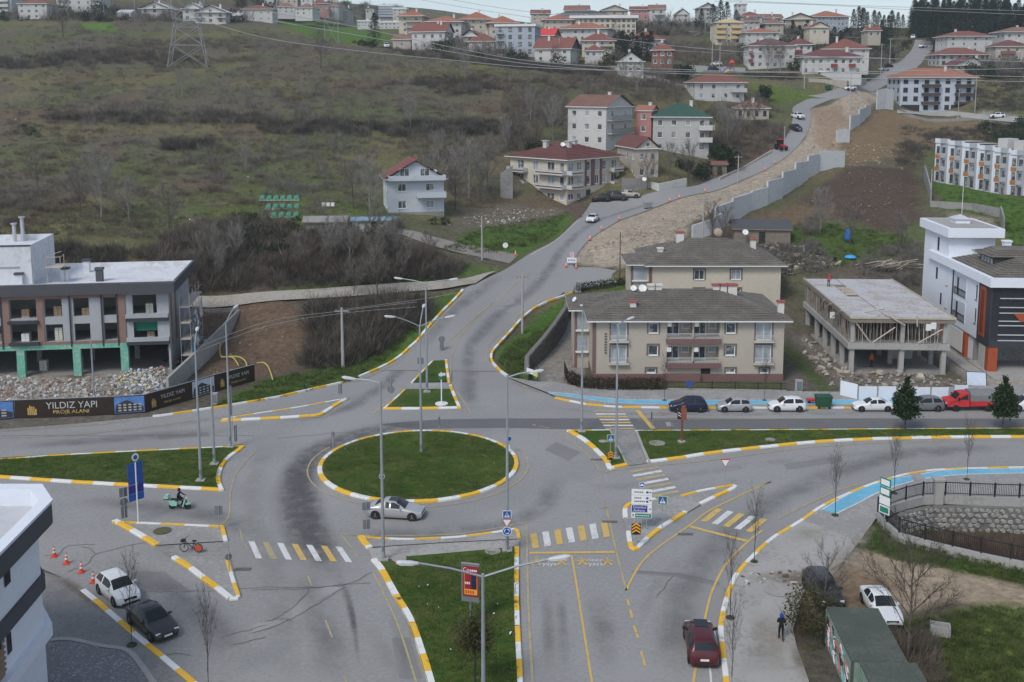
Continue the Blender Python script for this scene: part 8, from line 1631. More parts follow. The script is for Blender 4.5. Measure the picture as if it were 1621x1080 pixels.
# ------------------------------------------------------------------ walls
def panel_wall(name,label,L_,m,th=.35):
 """row of concrete panels: x0,x1,top0,top1,foot0,foot1 in pixels"""
 o=None
 for x0,x1,t0,t1,b0,b1 in L_:
  a,c=hit(x0,b0),hit(x1,b1);za,zc=zat(t0,a[1]),zat(t1,c[1])
  if o is None:o=root(name,a,0,label,'wall')
  dx,dy=c[0]-a[0],c[1]-a[1];q=math.hypot(dx,dy);n_=(-dy/q*th,dx/q*th);g=.03/q
  P_=[]
  for p,zt_,t in((a,za,g),(c,zc,1-g)):
   x,y=a[0]+dx*t,a[1]+dy*t;P_+=[(x,y,p[2]-1.5),(x,y,zt_),(x+n_[0],y+n_[1],zt_),(x+n_[0],y+n_[1],p[2]-1.5)]
  P_=[(x-o.location.x,y-o.location.y,z-o.location.z)for x,y,z in P_]
  MB().add(P_,[(0,4,5,1),(1,5,6,2),(2,6,7,3),(0,1,2,3),(7,6,5,4)]).build('panel',m,o)
M_PANEL2=mat('cast concrete panel',(.52,.53,.54),.85,.14,.3,2,.08,col2=(.43,.43,.43),thr=1.12)
panel_wall('retaining_wall','stepped row of pale concrete retaining panels beside the gravel slope',[(1096,1125,357,348,380,373),(1125,1142,348,338,373,366),(1132,1160,328,319,366,352),(1160,1190,314,305,352,338),(1190,1215,303,296,338,327),(1215,1239,287,281,325,313),(1239,1259,272,268,311,299),(1259,1279,258,255,298,284),(1279,1297,247,243,283,272),(1297,1337,240,239,271,264)],M_PANEL2)
panel_wall('retaining_wall','upper short row of concrete retaining panels',[(1324,1345,206,204,226,226),(1346,1360,183,181,206,200),(1360,1370,173,170,199,190),(1370,1379,167,166,189,180)],M_PANEL2)
panel_wall('retaining_wall','concrete panel pair beside the pale blue block',[(1388,1400,143,141,172,172),(1401,1414,140,142,172,174)],M_PANEL2)
panel_wall('garden_wall','white garden wall beside the hill road below the stone house',[(1030,1043,288,291,298,303),(1043,1087,291,282,303,296)],M_WHITE);panel_wall('garden_wall','grey concrete wall behind the three parked cars',[(985,1030,282,284,308,298)],M_CONCD);panel_wall('garden_wall','cracked concrete wall left of the maroon-roofed building',[(792,812,275,262,312,316)],M_CONCD)
panel_wall('garden_wall','low stone wall along the outer bend of the hill road',[(1140,1180,281,263,286,266),(1180,1222,263,238,266,243)],M_STONE);panel_wall('terrace_wall','dark stone terrace wall below the red-awning blocks',[(1280,1340,124,128,130,142),(1340,1372,128,124,142,132)],M_STONE);panel_wall('terrace_wall','grey wall below the cream house at the picture edge',[(1560,1625,110,112,122,124)],M_CONCD)
panel_wall('lawn_wall','curved concrete wall around the terraced houses lawn',[(1462,1464,262,268,282,292),(1464,1472,268,300,292,322),(1472,1540,318,322,328,334),(1540,1582,322,330,334,345),(1582,1587,326,345,345,372)],M_CONCD,.25)
def block_wall(name,label,pts_,m,th=.3):
 o=root(name,(pts_[0][0],pts_[0][1],0),0,label,'wall');x0,y0=pts_[0][:2]
 for(xa,ya,ba,ta),(xb,yb,bb,tb)in zip(pts_,pts_[1:]):
  dx,dy=xb-xa,yb-ya;q=math.hypot(dx,dy);n_=(-dy/q*th,dx/q*th)
  MB().add([(x-x0+nx,y-y0+ny,z)for x,y,z,nx,ny in((xa,ya,ba,0,0),(xa,ya,ta,0,0),(xa,ya,ta,*n_),(xa,ya,ba,*n_),(xb,yb,bb,0,0),(xb,yb,tb,0,0),(xb,yb,tb,*n_),(xb,yb,bb,*n_))],[(0,4,5,1),(1,5,6,2),(2,6,7,3),(0,1,2,3),(7,6,5,4)]).build('wall_panel',m,o)
 return o
block_wall('site_wall','raking concrete wall beside the unfinished building',[(-39.0,121.4,-.3,1.8),(-38.6,132,-.3,2.4),(-38.3,141,-.2,3.0),(-38.1,150,.5,3.5)],M_CONC);block_wall('site_wall','concrete back wall of the building plot',[(-62,150,-.2,3.3),(-50,150,-.2,3.4),(-38.4,150.3,.2,3.6)],M_CONCD)
M_STN=mat('rubble stone',(.33,.315,.29),.9,.5,1.2,6,.3);M_MORT=mat('stone mortar',(.17,.165,.155),.95,.2,2)
def stone_wall(name,label,pts_,m,row=.42,col_=.55):
 """mortared stones, each standing proud of its bed; pts: x, y, foot, top"""
 o=root(name,(pts_[0][0],pts_[0][1],0),0,label,'wall');x0,y0=pts_[0][:2];b=MB();k=MB();g=random.Random(4)
 for(xa,ya,ba,ta),(xb,yb,bb,tb)in zip(pts_,pts_[1:]):
  dx,dy=xb-xa,yb-ya;q=math.hypot(dx,dy);u=(dx/q,dy/q);n_=(u[1],-u[0])
  k.add([(xa-x0,ya-y0,ba),(xb-x0,yb-y0,bb),(xb-x0,yb-y0,tb),(xa-x0,ya-y0,ta),(xa-x0-n_[0]*.5,ya-y0-n_[1]*.5,ta),(xb-x0-n_[0]*.5,yb-y0-n_[1]*.5,tb)],[(0,1,2,3),(3,2,5,4)])
  nu=max(1,int(q/col_))
  for i in range(nu):
   t=i/nu;z0=ba+(bb-ba)*t;z1=ta+(tb-ta)*t;nz_=max(1,int((z1-z0)/row))
   for j in range(nz_):
    c=(i+.5+(.5 if j%2 else 0)+g.uniform(-.15,.15))*q/nu;cz=z0+(j+.5+g.uniform(-.15,.15))*(z1-z0)/nz_
    if c>q:continue
    n5=g.choice((5,6));P_=[(math.cos(6.283*e/n5+g.random())*q/nu*.52*g.uniform(.75,1.05),math.sin(6.283*e/n5+.3)*(z1-z0)/nz_*.5*g.uniform(.8,1.1))for e in range(n5)];d_=g.uniform(.05,.14)
    vs=[(xa+u[0]*(c+s*f)+n_[0]*dd-x0,ya+u[1]*(c+s*f)+n_[1]*dd-y0,cz+v*f)for f,dd in((1,0),(.82,d_))for s,v in P_]
    b.add(vs,[(e,(e+1)%n5,n5+(e+1)%n5,n5+e)for e in range(n5)]+[tuple(range(n5,2*n5))])
 k.build('mortar_bed',M_MORT,o);b.build('stones',m,o,kind='stuff');return o
sw=[W(*p)for p in((1408,824),(1436,807),(1478,798),(1560,799),(1640,801),(1760,803))];stone_wall('stream_wall','rubble stone wall lining the stream channel',[(x,y-.1,-3.4,-.25)for x,y in sw],M_STN)
rw=[(828,582,0),(843,560,.6),(862,535,1.6),(884,512,2.6),(906,488,3.4)]
pr=[W(850,604),W(845,590),W(862,570),W(880,550),W(905,526),W(915,510)];stone_wall('retaining_stone_wall','dark stone wall holding the grass bank beside the driveway',[(pr[0][0]-1.0,pr[0][1]-.2,-.2,.9),(pr[1][0]-.6,pr[1][1]+1.0,-.2,1.8),(pr[2][0],pr[2][1]+1,-.2,2.6),(pr[3][0],pr[3][1]+1,-.2,3.0),(pr[4][0]-.6,pr[4][1]+2,0,3.2),(pr[5][0]-1,pr[5][1]+3,.3,3.2)],mat('dark wall stone',(.12,.115,.105),.9,.35,1.2,6,.3),.4,.5)
o=root('banner',(pr[0][0]-1.2,pr[0][1]+.3,1.0),R(-52),'white and yellow banner tied to the stone wall top','banner');MB().box(0,1.2,-.02,.02,0,.6).build('white_cloth',M_SWHT,o);MB().box(1.25,2.0,-.02,.02,-.1,.5).build('yellow_cloth',M_SLIME,o)
# ------------------------------------------------------------------ railings
def railing(name,label,px,z=.13,h=1.15,bay=2.0,wall=.35,pts_=None,cat='fence'):
 P_=resample(smooth([W(*p)for p in px],4)if pts_ is None else pts_,bay);o=root(name,(P_[0][0],P_[0][1],z),0,label,cat);x0,y0=P_[0][:2]
 for(xa,ya),(xb,yb)in zip(P_,P_[1:]):
  L=math.hypot(xb-xa,yb-ya);rz=math.atan2(yb-ya,xb-xa)
  if wall:MB().box(0,L,-.16,.16,-.4,wall).build('coping_block',M_CONC,o,(xa-x0,ya-y0,0),rz)
  MB().box(-.05,.05,-.05,.05,0,wall+h+.12).build('post',M_BRAIL,o,(xa-x0,ya-y0,0),rz);b=MB();b.box(.05,L-.05,-.025,.025,wall+h-.06,wall+h);b.box(.05,L-.05,-.025,.025,wall+.15,wall+.2)
  for k in range(int(L/.14)):x=.1+k*.14;b.box(x-.012,x+.012,-.012,.012,wall+.2,wall+h+.06)
  b.build('railing_grille',M_BRAIL,o,(xa-x0,ya-y0,0),rz)
 return o
railing('railing','black iron railing on a low wall along the pavement above the stream',[(1389,819),(1410,808),(1440,798.5),(1475,791.8),(1530,794),(1625,797),(1720,799)]);railing('railing','black iron railing on a low white wall on the near side of the stream',[(1389,819.5),(1402,834),(1424,853),(1500,873),(1560,887),(1640,903),(1720,915)])
x,y=W(1484,793);MB().box(-.35,.35,-.35,.35,-.3,1.75).box(-.45,.45,-.45,.45,1.75,1.9).build('wall_pillar',M_CONC,tag(link('gate_pillar',None,None,(x,y,.1)),'pale concrete pillar in the iron railing','pillar'))
for P2,lab in(([W(898,606),W(893,592)],'open black gate leaf before the beige apartments'),([W(851,603),W(851,588)],'black gate leaf at the foot of the stone wall')):railing('gate_leaf',lab,None,.1,1.5,6,0.0,P2,'gate')
o=railing('garden_fence','low dark fence in front of the beige apartments',None,.05,.8,2.6,.12,[W(1055,617),W(1120,618),W(1180,619),W(1245,620)])
for i,(x0,x1,yb,h,lab)in enumerate(((1329,1357,633,1.75,'bent end panel of the white site hoarding'),(1358,1388,634,1.6,'white site hoarding panel behind the white saloon'),(1389,1418,634,1.6,'white site hoarding panel left of the evergreen'),(1421,1444,634,1.5,'white site hoarding panel behind the evergreen'),(1445,1472,634,1.5,'white site hoarding panel above the grey hatchback'),(1473,1501,634,1.5,'white site hoarding panel right of the grey hatchback'),(1509,1532,632,1.6,'white site hoarding panel before the red truck cab'))):
 a,c=W(x0,yb if i else 626,.14),W(x1,yb,.14);L=math.dist(a,c);o=root('hoarding_panel',(a[0],a[1],.14),math.atan2(c[1]-a[1],c[0]-a[0]),lab,'hoarding','white site hoarding');MB().box(.03,L-.03,0,.05,.05,h).build('sheet',M_WHITEB,o);MB().box(0,.06,-.02,.1,-.1,h+.05).build('stake',M_GALV,o)
 for k in range(int(L/.5)):MB().box(.2+k*.5,.23+k*.5,-.012,0,.06,h-.02).build('rib',M_WHITEB,o)
x,y=W(1546,612);o=root('leaning_panel',(x,y,.1),R(-8),'white framed panel leaning behind the red truck','panel');MB().add([(-1.1,0,0),(1.1,0,0),(1.1,.5,1.5),(-1.1,.5,1.5)],[(0,1,2,3)]).build('sheet',M_PALEP,o)
for q in(((-1.1,0,0),(-1.1,.5,1.5)),((1.1,0,0),(1.1,.5,1.5)),((-1.1,.5,1.5),(1.1,.5,1.5))):MB().tube(q,.04,4).build('frame_bar',M_BRAIL,o)
M_BIN=mat('green bin plastic',(.02,.09,.05),.6,.15,2)
def bin_(p,s,lab,rz=0,M_BIN=M_BIN):
 o=root('dumpster',p,rz,lab,'dumpster',None,(s,s,s));MB().add([(-.62,-.45,.2),(.62,-.45,.2),(.62,.45,.2),(-.62,.45,.2),(-.72,-.52,1.15),(.72,-.52,1.15),(.72,.52,1.15),(-.72,.52,1.15)],[(0,3,2,1),(0,1,5,4),(1,2,6,5),(2,3,7,6),(3,0,4,7)]).build('bin_body',M_BIN,o);MB().box(-.75,.75,-.02,.56,1.15,1.22).box(-.75,.75,-.56,-.04,1.17,1.2).build('lid',M_BIN,o)
 for x in(-.5,.5):
  for y in(-.35,.35):MB().lathe([(.1,-.03),(.1,.03)],10,0,(x,y,.1),'y').build('wheel',M_TYRE,o)
 for x in np.linspace(-.5,.5,5):MB().box(x-.02,x+.02,-.53,-.44,.3,1.1).build('rib',M_BIN,o)
bin_((*W(1303,646),.02),1.15,'green wheeled dumpster between the parked white cars');p=hit(1025,331);bin_(p,1.0,'grey steel dumpster on the hill road edge',R(20),M_GALV);p=hit(1311,143);bin_(p,1.1,'dumpster pair at the lane mouth above the bend')
def cabinet(p,lab,s=1):o=root('utility_cabinet',p,0,lab,'cabinet',None,(s,s,s));MB().box(-.35,.35,-.25,.25,.1,1.35).build('cabinet_body',M_GREYR,o);MB().box(-.4,.4,-.3,.3,0,.1).box(-.4,.4,-.3,.3,1.35,1.42).build('plinth',M_CONC,o);MB().box(-.3,.3,-.27,-.25,.2,1.25).build('door',M_SBACK,o)
cabinet((*W(1264,622),.1),'grey utility cabinet at the end of the apartment fence');cabinet(hit(915,463),'white utility cabinet on the grass bank above the front roof',1.2);cabinet((*W(340,640),.0),'small white box on the verge behind the lamp poles',.9)
x,y=W(1285,640.5);o=root('hand_cart',(x,y,.15),0,'red hand cart beside the green dumpster','cart');MB().box(-.6,.4,-.3,.3,.3,.5).build('tray',P_TRUCK,o);MB().tube([(.4,0,.45),(.9,0,.9)],.03,5).build('handle',M_TRIM,o);MB().lathe([(.2,-.04),(.2,.04)],12,0,(-.3,0,.2),'y').build('wheel',M_TYRE,o)
x,y=W(1488,1004);o=root('concrete_block',(x,y,0),R(-18),'hollow concrete block lying on the grass','concrete block');b=MB()
for q in((-.6,.6,-.4,-.28),(-.6,.6,.28,.4),(-.6,-.48,-.28,.28),(.48,.6,-.28,.28)):b.box(*q,0,.65)
b.build('block_shell',M_CONC,o);MB().box(-.48,.48,-.28,.28,0,.35).build('block_fill',M_CONCD,o)
# ------------------------------------------------------------------ utility poles, pylons and wires
M_POLE=mat('concrete pole',(.36,.355,.34),.9,.12,1.5,5);M_WIRE=mat('wire',(.36,.37,.38),.6,0)
def upole(p,h,lab,m=None,r=.16,arm=True,rz=0):
 o=root('utility_pole',p,rz,lab,'utility pole');MB().tube([(0,0,-.5),(0,0,h)],r,8,r1=r*.6).build('pole',m or M_POLE,o)
 if arm:MB().box(-.9,.9,-.06,.06,h-.5,h-.38).build('cross_arm',M_GALV,o);[MB().lathe([(.05,0),(.06,.1),(.03,.2)],8,0,(x,0,h-.38)).build('insulator',M_BRN,o)for x in(-.75,-.3,.3,.75)]
upole(hit(543,583),7.6,'square concrete pole on the verge beside the thicket',None,.22);upole(hit(827,527),8.2,'concrete pole with lamp on the grass bank by the hill road',None,.2);upole(hit(763,412),7.0,'concrete pole at the farm track',None,.16,False);upole(hit(981,448),8.0,'thin dark wooden pole beside the cream apartment',V_BARK,.1,False);x,y=W(149,628);upole((x,y,0),6.5,'slim steel pole in the rubble before the green columns',M_GALV,.13,False)
for px,py,h,lab in((1345,176,12,'pale pole on the bare plot left of the pale blue block'),(1516,192,10,'pale pole on the lane right of the pale blue block'),(1543,178,11,'pale pole at the corner of the pale blue block'),(1273,140,9,'pole on the grass slope below the red-awning blocks'),(1394,120,11,'pole at the roadside below the conifers'),(1127,108,10,'pole left of the white parked car'),(1139,116,9,'pole right of the white parked car'),(1408,104,10,'pole at the top road beside the parked cars'),(1241,240,6,'pole behind the tractor'),(1168,290,6,'short pole by the roadside wall'),(1112,390,8,'thin pole before the first retaining panel'),(885,100,8,'pole before the dormer house'),(1116,55,9,'pole beside the concrete lane'),(1473,318,6,'lamp pole at the lawn wall corner')):upole(hit(px,py),h,lab,None,.15,px%2==0)
M_LATT=mat('lattice steel',(.26,.27,.275),.5,.1,1)
def pylon(p,wb,hh,lab,wl_=None):
 o=root('power_pylon',p,R(10),lab,'pylon');lv=wl_ or[(0,wb),(hh*.22,wb*.78),(hh*.40,wb*.62),(hh*.48,wb*.62),(hh*.75,wb*.95),(hh,wb*1.1)]
 for sx,sy in((-1,-1),(1,-1),(1,1),(-1,1)):MB().tube([(sx*w_/2,sy*min(w_,wb*.7)/2,z)for z,w_ in lv],.11,4).build('leg',M_LATT,o)
 for(z0,w0),(z1,w1)in zip(lv,lv[1:]):
  for sy in(-1,1):
   y0,y1=sy*min(w0,wb*.7)/2,sy*min(w1,wb*.7)/2
   for s in(-1,1):MB().tube([(s*w0/2,y0,z0),(-s*w1/2,y1,z1)],.08,4).build('brace',M_LATT,o)
   MB().tube([(-w1/2,y1,z1),(w1/2,y1,z1)],.08,4).build('cross_beam',M_LATT,o)
  for s in(-1,1):MB().tube([(s*w0/2,-min(w0,wb*.7)/2,z0),(s*w1/2,min(w1,wb*.7)/2,z1)],.07,4).build('brace',M_LATT,o)
 return o
pylon(hit(299,107),11.5,30,'large lattice power pylon on the meadow cut by the picture top');pylon(at(525,73,395),5.0,40,'slim twin-legged pylon beyond the meadow crest',[(0,5),(10,4.8),(20,4.6),(30,4.6),(40,4.6)])
for i,px in enumerate((108,165,214)):upole(hit(px,33),14,f'{("first","second","third")[i]} thin mast among the white hillside blocks from the west',M_GALV,.12,False)
WR=[([(240,-5),(330,35),(430,62),(560,80),(700,94),(860,108),(1100,114),(1350,114),(1640,108)],300),([(430,20),(560,42),(700,72),(860,99),(1100,111),(1350,116),(1640,122)],310),([(430,33),(560,55),(700,80),(860,104),(1100,118),(1350,124),(1640,130)],305),([(690,-5),(800,14),(920,28)],470),([(640,-5),(760,16),(900,36)],480),([(1060,-5),(1250,5),(1450,12),(1640,18)],420),([(1130,2),(1300,8),(1450,16),(1640,24)],425),([(880,68),(1000,76),(1180,86),(1400,92)],380),([(960,60),(1100,76),(1300,90),(1640,98)],330),([(1090,50),(1200,54),(1430,62)],440),([(290,560),(420,510),(543,492),(660,478)],132),([(290,566),(420,517),(543,496),(660,486)],132),([(543,490),(690,470),(827,442)],140),([(827,443),(900,425),(981,395)],160)]
for i,(pp,D)in enumerate(WR):
 q=smooth([at(px,py,D)for px,py in pp],5);o=link('power_line',MB().tube(q,.08 if D>200 else.016,4).mesh('power_line',M_WIRE));tag(o,f'overhead wire, {("uppermost western","second western","third western","first sky","second sky","upper eastern sky","lower eastern sky","upper roof-level","lower roof-level","conifer-level","upper thicket","lower thicket","hill road crossing","side road crossing")[i]} span','wire')
 # ------------------------------------------------------------------ rubble, debris, yard
def rubble(name,lab,polys,mats_,smin,smax,seed,zoff=0.0,flat=None):
 g=random.Random(seed);bs=[MB()for _ in mats_]
 for poly,n_ in polys:
  xs=[p[0]for p in poly];ys=[p[1]for p in poly];k=0;t=0
  while k<n_ and t<n_*8:
   t+=1;px,py=g.uniform(min(xs),max(xs)),g.uniform(min(ys),max(ys))
   if not inside(px,py,poly):continue
   k+=1;x,y=(W(px,py)if flat else hit(px,py)[:2]);z=(0 if flat else Tz(x,y))+zoff;s=smin+(smax-smin)*g.random()**2.5;a=g.random()*6.28;b=bs[g.randrange(len(bs))]
   sx,sy,sz=s*g.uniform(.4,1.3),s*g.uniform(.4,1.0),s*g.uniform(.25,.7);tl=g.uniform(-.4,.4);c,s2=math.cos(a),math.sin(a);base=z+g.uniform(0,(flat or 0))
   vs=[]
   for ix,iy,iz in((-1,-1,0),(1,-1,0),(1,1,0),(-1,1,0),(-1,-1,1),(1,-1,1),(1,1,1),(-1,1,1)):
    lx,ly=ix*sx/2*g.uniform(.7,1.1),iy*sy/2*g.uniform(.7,1.1);vs.append((x+lx*c-ly*s2,y+lx*s2+ly*c,base-.05+iz*sz*g.uniform(.7,1.1)+lx*tl))
   b.add(vs,[(0,3,2,1),(4,5,6,7),(0,1,5,4),(1,2,6,5),(2,3,7,6),(3,0,4,7)])
 b=MB()
 for i,q in enumerate(bs):b.add(q.v,q.f,i)
 o=b.build(name,mats_,kind='stuff');o['label']=lab;return o
M_RB=[mat('rubble grey',(.34,.33,.31),.9,.3,2),mat('rubble pale',(.52,.50,.46),.9,.25,2),mat('rubble brick',(.33,.2,.15),.9,.3,2),mat('rubble white',(.56,.555,.54),.8,.2,2)];M_LIT=M_RB+[mat('litter blue',(.35,.45,.6),.7,.2),M_SWHT,mat('litter yellow',(.6,.55,.2),.7,.2)]
rubble('rubble','building rubble and litter before the unfinished building',[([(-20,600),(120,603),(200,594),(262,584),(262,628),(170,640),(0,645)],1700),([(262,575),(345,530),(380,505),(380,520),(330,575),(280,615)],160)],M_RB,.1,.45,1,.2,.15);rubble('litter','coloured litter heap at the raking wall',[([(195,594),(262,588),(262,622),(215,628),(175,612)],700),([(255,560),(300,545),(350,525),(330,550),(290,575)],200)],M_LIT,.1,.45,2,.25,.4)
rubble('gravel_slope_stones','pale broken stones on the gravel slope',[([(912,405),(1000,362),(1180,302),(1250,268),(1290,228),(1290,172),(1380,145),(1400,160),(1330,226),(1240,275),(1150,325),(1092,352),(1085,388),(985,425)],2200),([(1335,232),(1420,225),(1430,275),(1340,262)],280)],[mat('slope stone pale',(.41,.375,.32),.9,.25,2),mat('slope stone',(.32,.285,.235),.9,.25,2)],.12,.5,3);rubble('soil_stones','pale stones scattered over the dark soil',[([(1340,268),(1450,262),(1460,340),(1420,370),(1330,345),(1260,322)],200),([(290,495),(470,486),(500,520),(440,590),(330,600)],170),([(470,500),(560,480),(560,500),(480,515)],60)],[mat('soil stone',(.27,.24,.205),.9,.25,2)],.1,.35,4)
rubble('site_debris','timber and rubble on the building site floor',[([(1275,530),(1345,588),(1490,596),(1560,608),(1500,626),(1335,622),(1300,600),(1262,545)],420)],[M_TIMBL,M_RB[0],M_TIMB],.12,.8,5,0,.15);rubble('yard_junk','heaped junk and timber in the yard behind the frame',[([(1190,398),(1290,388),(1330,418),(1290,432),(1230,436)],360),([(1200,372),(1240,368),(1250,390),(1205,395)],60)],[M_TIMB,M_RB[0],M_TIMBL,M_TRIM],.2,.9,6);rubble('yard_rubble','rubble beside the farm track house',[([(700,355),(790,330),(890,330),(880,342),(740,366)],260),([(560,395),(740,405),(700,430),(600,420)],60)],M_RB,.12,.5,7);rubble('meadow_litter','white litter on the meadow',[([(270,330),(420,322),(420,345),(280,350)],30),([(540,340),(600,345),(600,365),(545,365)],30),(HILL,40)],[M_SWHT],.15,.4,8)
rubble('lawn_litter','scraps of paper on the lawns',[([(540,700),(790,700),(800,760),(560,770)],14),([(620,900),(815,890),(815,1060),(680,1060)],12)],[M_SWHT],.08,.22,9,.3,.02);rubble('broken_pavement','broken concrete pieces in the pavement gap',[([(1170,912),(1270,905),(1290,925),(1250,935),(1180,930)],120)],[M_RB[1],mat('wet soil',(.14,.095,.07),.9,.3,2)],.1,.4,10,.1,.02)
p=hit(1405,425);o=root('timber_pile',p,0,'pile of grey timber poles beside the bare tree in the yard','timber pile');g=random.Random(8)
for k in range(46):a=g.uniform(-.9,.9);x,y,z=g.uniform(-3.5,3.5),g.uniform(-1.5,1.5),g.uniform(.1,1.3);L=g.uniform(1,2.4);MB().tube([(x-math.cos(a)*L,y-math.sin(a)*L,max(.05,z-.5)),(x+math.cos(a)*L,y+math.sin(a)*L,z)],.07,5).build('timber_pole',M_TIMBL if k%3 else M_TIMB,o)
M_TARP=mat('blue tarpaulin',(.03,.16,.5),.5,.25,1.5);p=hit(1342,382);V=leaf_bush(60,.9,.9,1.2,.9,3,1.2,.8);o=root('tarpaulin_heap',p,0,'blue tarpaulin draped over a tall heap in the yard','tarpaulin',None,(.6,.6,.7));MB().lathe([(.7,0),(1.0,.6),(.9,1.6),(.6,2.6),(.1,3.0)],9).build('cover',M_TARP,o);p=hit(1346,408);o=root('tarpaulin_heap',p,R(-20),'low bright blue tarpaulin lying in the yard grass','tarpaulin',None,(.6,.6,.6));MB().lathe([(1.6,0),(1.3,.4),(.7,.6),(.05,.65)],10).build('cover',mat('bright blue tarpaulin',(.05,.35,.75),.5,.2),o)
def shed(px,py,w_,d_,h_,lab,wm,rm,rise=.8,rz=0):p=hit(px,py);o=root('shed',p,rz,lab,'shed');MB().box(-w_/2,w_/2,0,d_,-.5,h_).build('wall',wm,o);roof_mesh('gx',w_,d_,h_,rise,.4).build('roof',[rm,M_TIMB,wm],o);MB().box(-.5,.5,-.05,.02,0,1.8).build('door',M_VOID,o);[MB().box(-w_/2+k*w_/7,-w_/2+k*w_/7+.06,-.04,0,0,h_).build('batten',M_TIMB,o)for k in range(8)]
shed(1206,385,9,6,2.2,'dark wooden shed with a sagging roof in the yard',M_TIMB,M_DRK,1.2,R(-6));shed(515,372,6.5,4,2.0,'grey plank shed half hidden in the thicket',mat('weathered planks',(.3,.28,.25),.9,.2,2),M_CONCD,.7,R(6));shed(592,366,7.,3.,1.6,'patched blue and white lean-to before the pale blue house',M_GREYR,mat('blue sheet roof',(.2,.3,.42),.6,.2),.4,R(4));shed(1139,277,3,3,2.2,'small red-roofed garden shelter beside the hill road',M_TIMB,M_RED,.6)
M_TUN=mat('green tunnel film',(.10,.30,.22),.6,.2,1)
for px,py,n_,lab in((443,318,6,'upper row of green covered seedling frames on the meadow'),(448,332,5,'middle row of green covered seedling frames'),(452,345,4,'lower row of green covered seedling frames')):
 p=hit(px,py);o=root('seedling_frame',p,R(2),lab,'seedling frame')
 for k in range(n_):x=(k-n_/2)*1.25;MB().lathe([(.02,-.55),(.5,-.5),(.5,.5),(.02,.55)],8,0,(x+.6,0,.55),'y').build('cover',M_TUN,o);MB().box(x,x+1.15,-.5,.5,0,.3).build('bed',M_TIMBL,o)
p=hit(510,330);o=root('beehive_stand',p,0,'white boxes on a trestle on the meadow','beehive stand');[MB().box(x,x+.6,-.3,.3,.4,1.0).build('hive_box',M_SWHT,o)for x in(0,.8,1.6)];MB().box(-.2,2.4,-.2,.2,.2,.38).build('trestle',M_TIMB,o)
p=hit(1158,116);o=root('playground_slide',p,R(-10),'playground tower with red roof and yellow and blue slides','slide');MB().add([(-1,-1,3.2),(1,-1,3.2),(1,1,3.2),(-1,1,3.2),(0,0,4.2)],[(0,1,4),(1,2,4),(2,3,4),(3,0,4)]).build('roof',M_BRT,o);[MB().tube([(x,y,0),(x,y,3.2)],.08,5).build('post',M_BRT,o)for x in(-.8,.8)for y in(-.8,.8)];MB().box(-.9,.9,-.9,.9,1.5,1.65).build('platform',M_SBLUE,o)
for x,m in((-1.6,M_SBLUE),(-.4,M_SYEL)):MB().add([(x,-.4,1.7),(x+.6,-.4,1.7),(x-1.4,-1.2,.1),(x-2.0,-1.2,.1),(x,-.4,1.75)],[(0,1,2,3)]).build('slide_chute',m,o)
M_HOSE=mat('yellow hose',(.6,.5,.12),.6,.1)
for i,(px,lab)in enumerate(([[(341,533),(348,550),(350,570),(368,572),(378,585)],'yellow hose hanging over the raking wall'],[[(350,572),(375,571),(388,578),(392,590)],'yellow hose looping behind the last hoarding panel'],[[(407,582),(418,581),(426,590),(432,608)],'yellow hose lying on the grass bank'])):q=[hit(*p)for p in px];link_=link('hose',MB().tube(smooth([(x,y,z+.5)for x,y,z in q],4),.07,6).mesh('hose',M_HOSE));tag(link_,lab,'hose')
for px,py,r_,lab in((690,272,.4,'satellite dish at the gable of the pale blue house'),(704,280,.42,'lower satellite dish on the pale blue house'),(1176,368,.5,'satellite dish on the dark wooden shed'),(1018,284,.45,'satellite dish on the garden wall before the stone house')):p=hit(px,{690:338,704:338,1176:384,1018:300}[px]);z_=zat(py,p[1]-1.5);dish((p[0],p[1]-1.5,z_-.75),r_,lab)
for px,py,lab in((891,229,'satellite dish on the ridge of the maroon-roofed building'),):q=at(px,py,223);dish((q[0],q[1],q[2]-.75),.5,lab)
# ------------------------------------------------------------------ ragged edges, turf and town greenery
WB_=wear_mat('spread soil',(.20,.155,.115),.30,.62,.8);WP=wear_mat('spread pale dust',(.36,.32,.265),.30,.65,.6)
def smear(px,w,m,z,par):fade_ribbon(resample(smooth([W(*p)for p in px],6),.5),w,z,m,'soil_smear',par)
sp=struct('trodden_soil',label='soil trodden over the pavement edge')
smear([(1168,920),(1210,918),(1250,917),(1290,915),(1330,912)],(2.2,3.2),WB_,.152,sp);smear([(1230,925),(1280,922),(1340,905)],(1.6,2.6),WB_,.156,sp)
smear([(1275,975),(1262,955),(1275,932),(1305,912),(1345,880),(1368,850),(1385,826)],(2.4,1.6),WP,.160,sp);smear([(1258,1005),(1262,1035),(1280,1090)],(1.4,1.4),WB_,.16,sp);smear([(1200,960),(1215,1010),(1225,1080)],(3.0,3.0),WP,.148,sp);smear([(1240,860),(1290,845),(1330,850)],(3,3.6),WP,.148,sp)
smear([(60,906),(100,920),(130,942),(170,975)],(1.2,.8),WB_,.118,sp);smear([(230,664),(150,672),(60,678),(-30,684)],(1.4,1.4),WP,.024,sp);smear([(545,606),(556,602),(570,598)],(1.5,1.5),WB_,.024,sp);smear([(800,600),(830,612),(868,626)],(1.2,1.6),WP,.03,sp)
WSO=wear_mat('bare lawn soil',(.13,.105,.07),.38,.70,1.4);WYG=wear_mat('yellowed lawn',(.12,.115,.04),.40,.75,1.0)
for q in([(620,912),(680,905),(760,902),(805,898)],[(640,935),(700,922),(780,912)]):smear(q,(2.4,2.0),WSO,.158,sp)
for q in([(660,990),(720,1000),(800,990)],[(700,1050),(760,1062),(810,1050)],[(60,748),(160,752),(280,760)],[(1100,705),(1250,694),(1400,688)],[(230,722),(300,730)]):smear(q,(2.6,2.2),WYG,.160,sp)
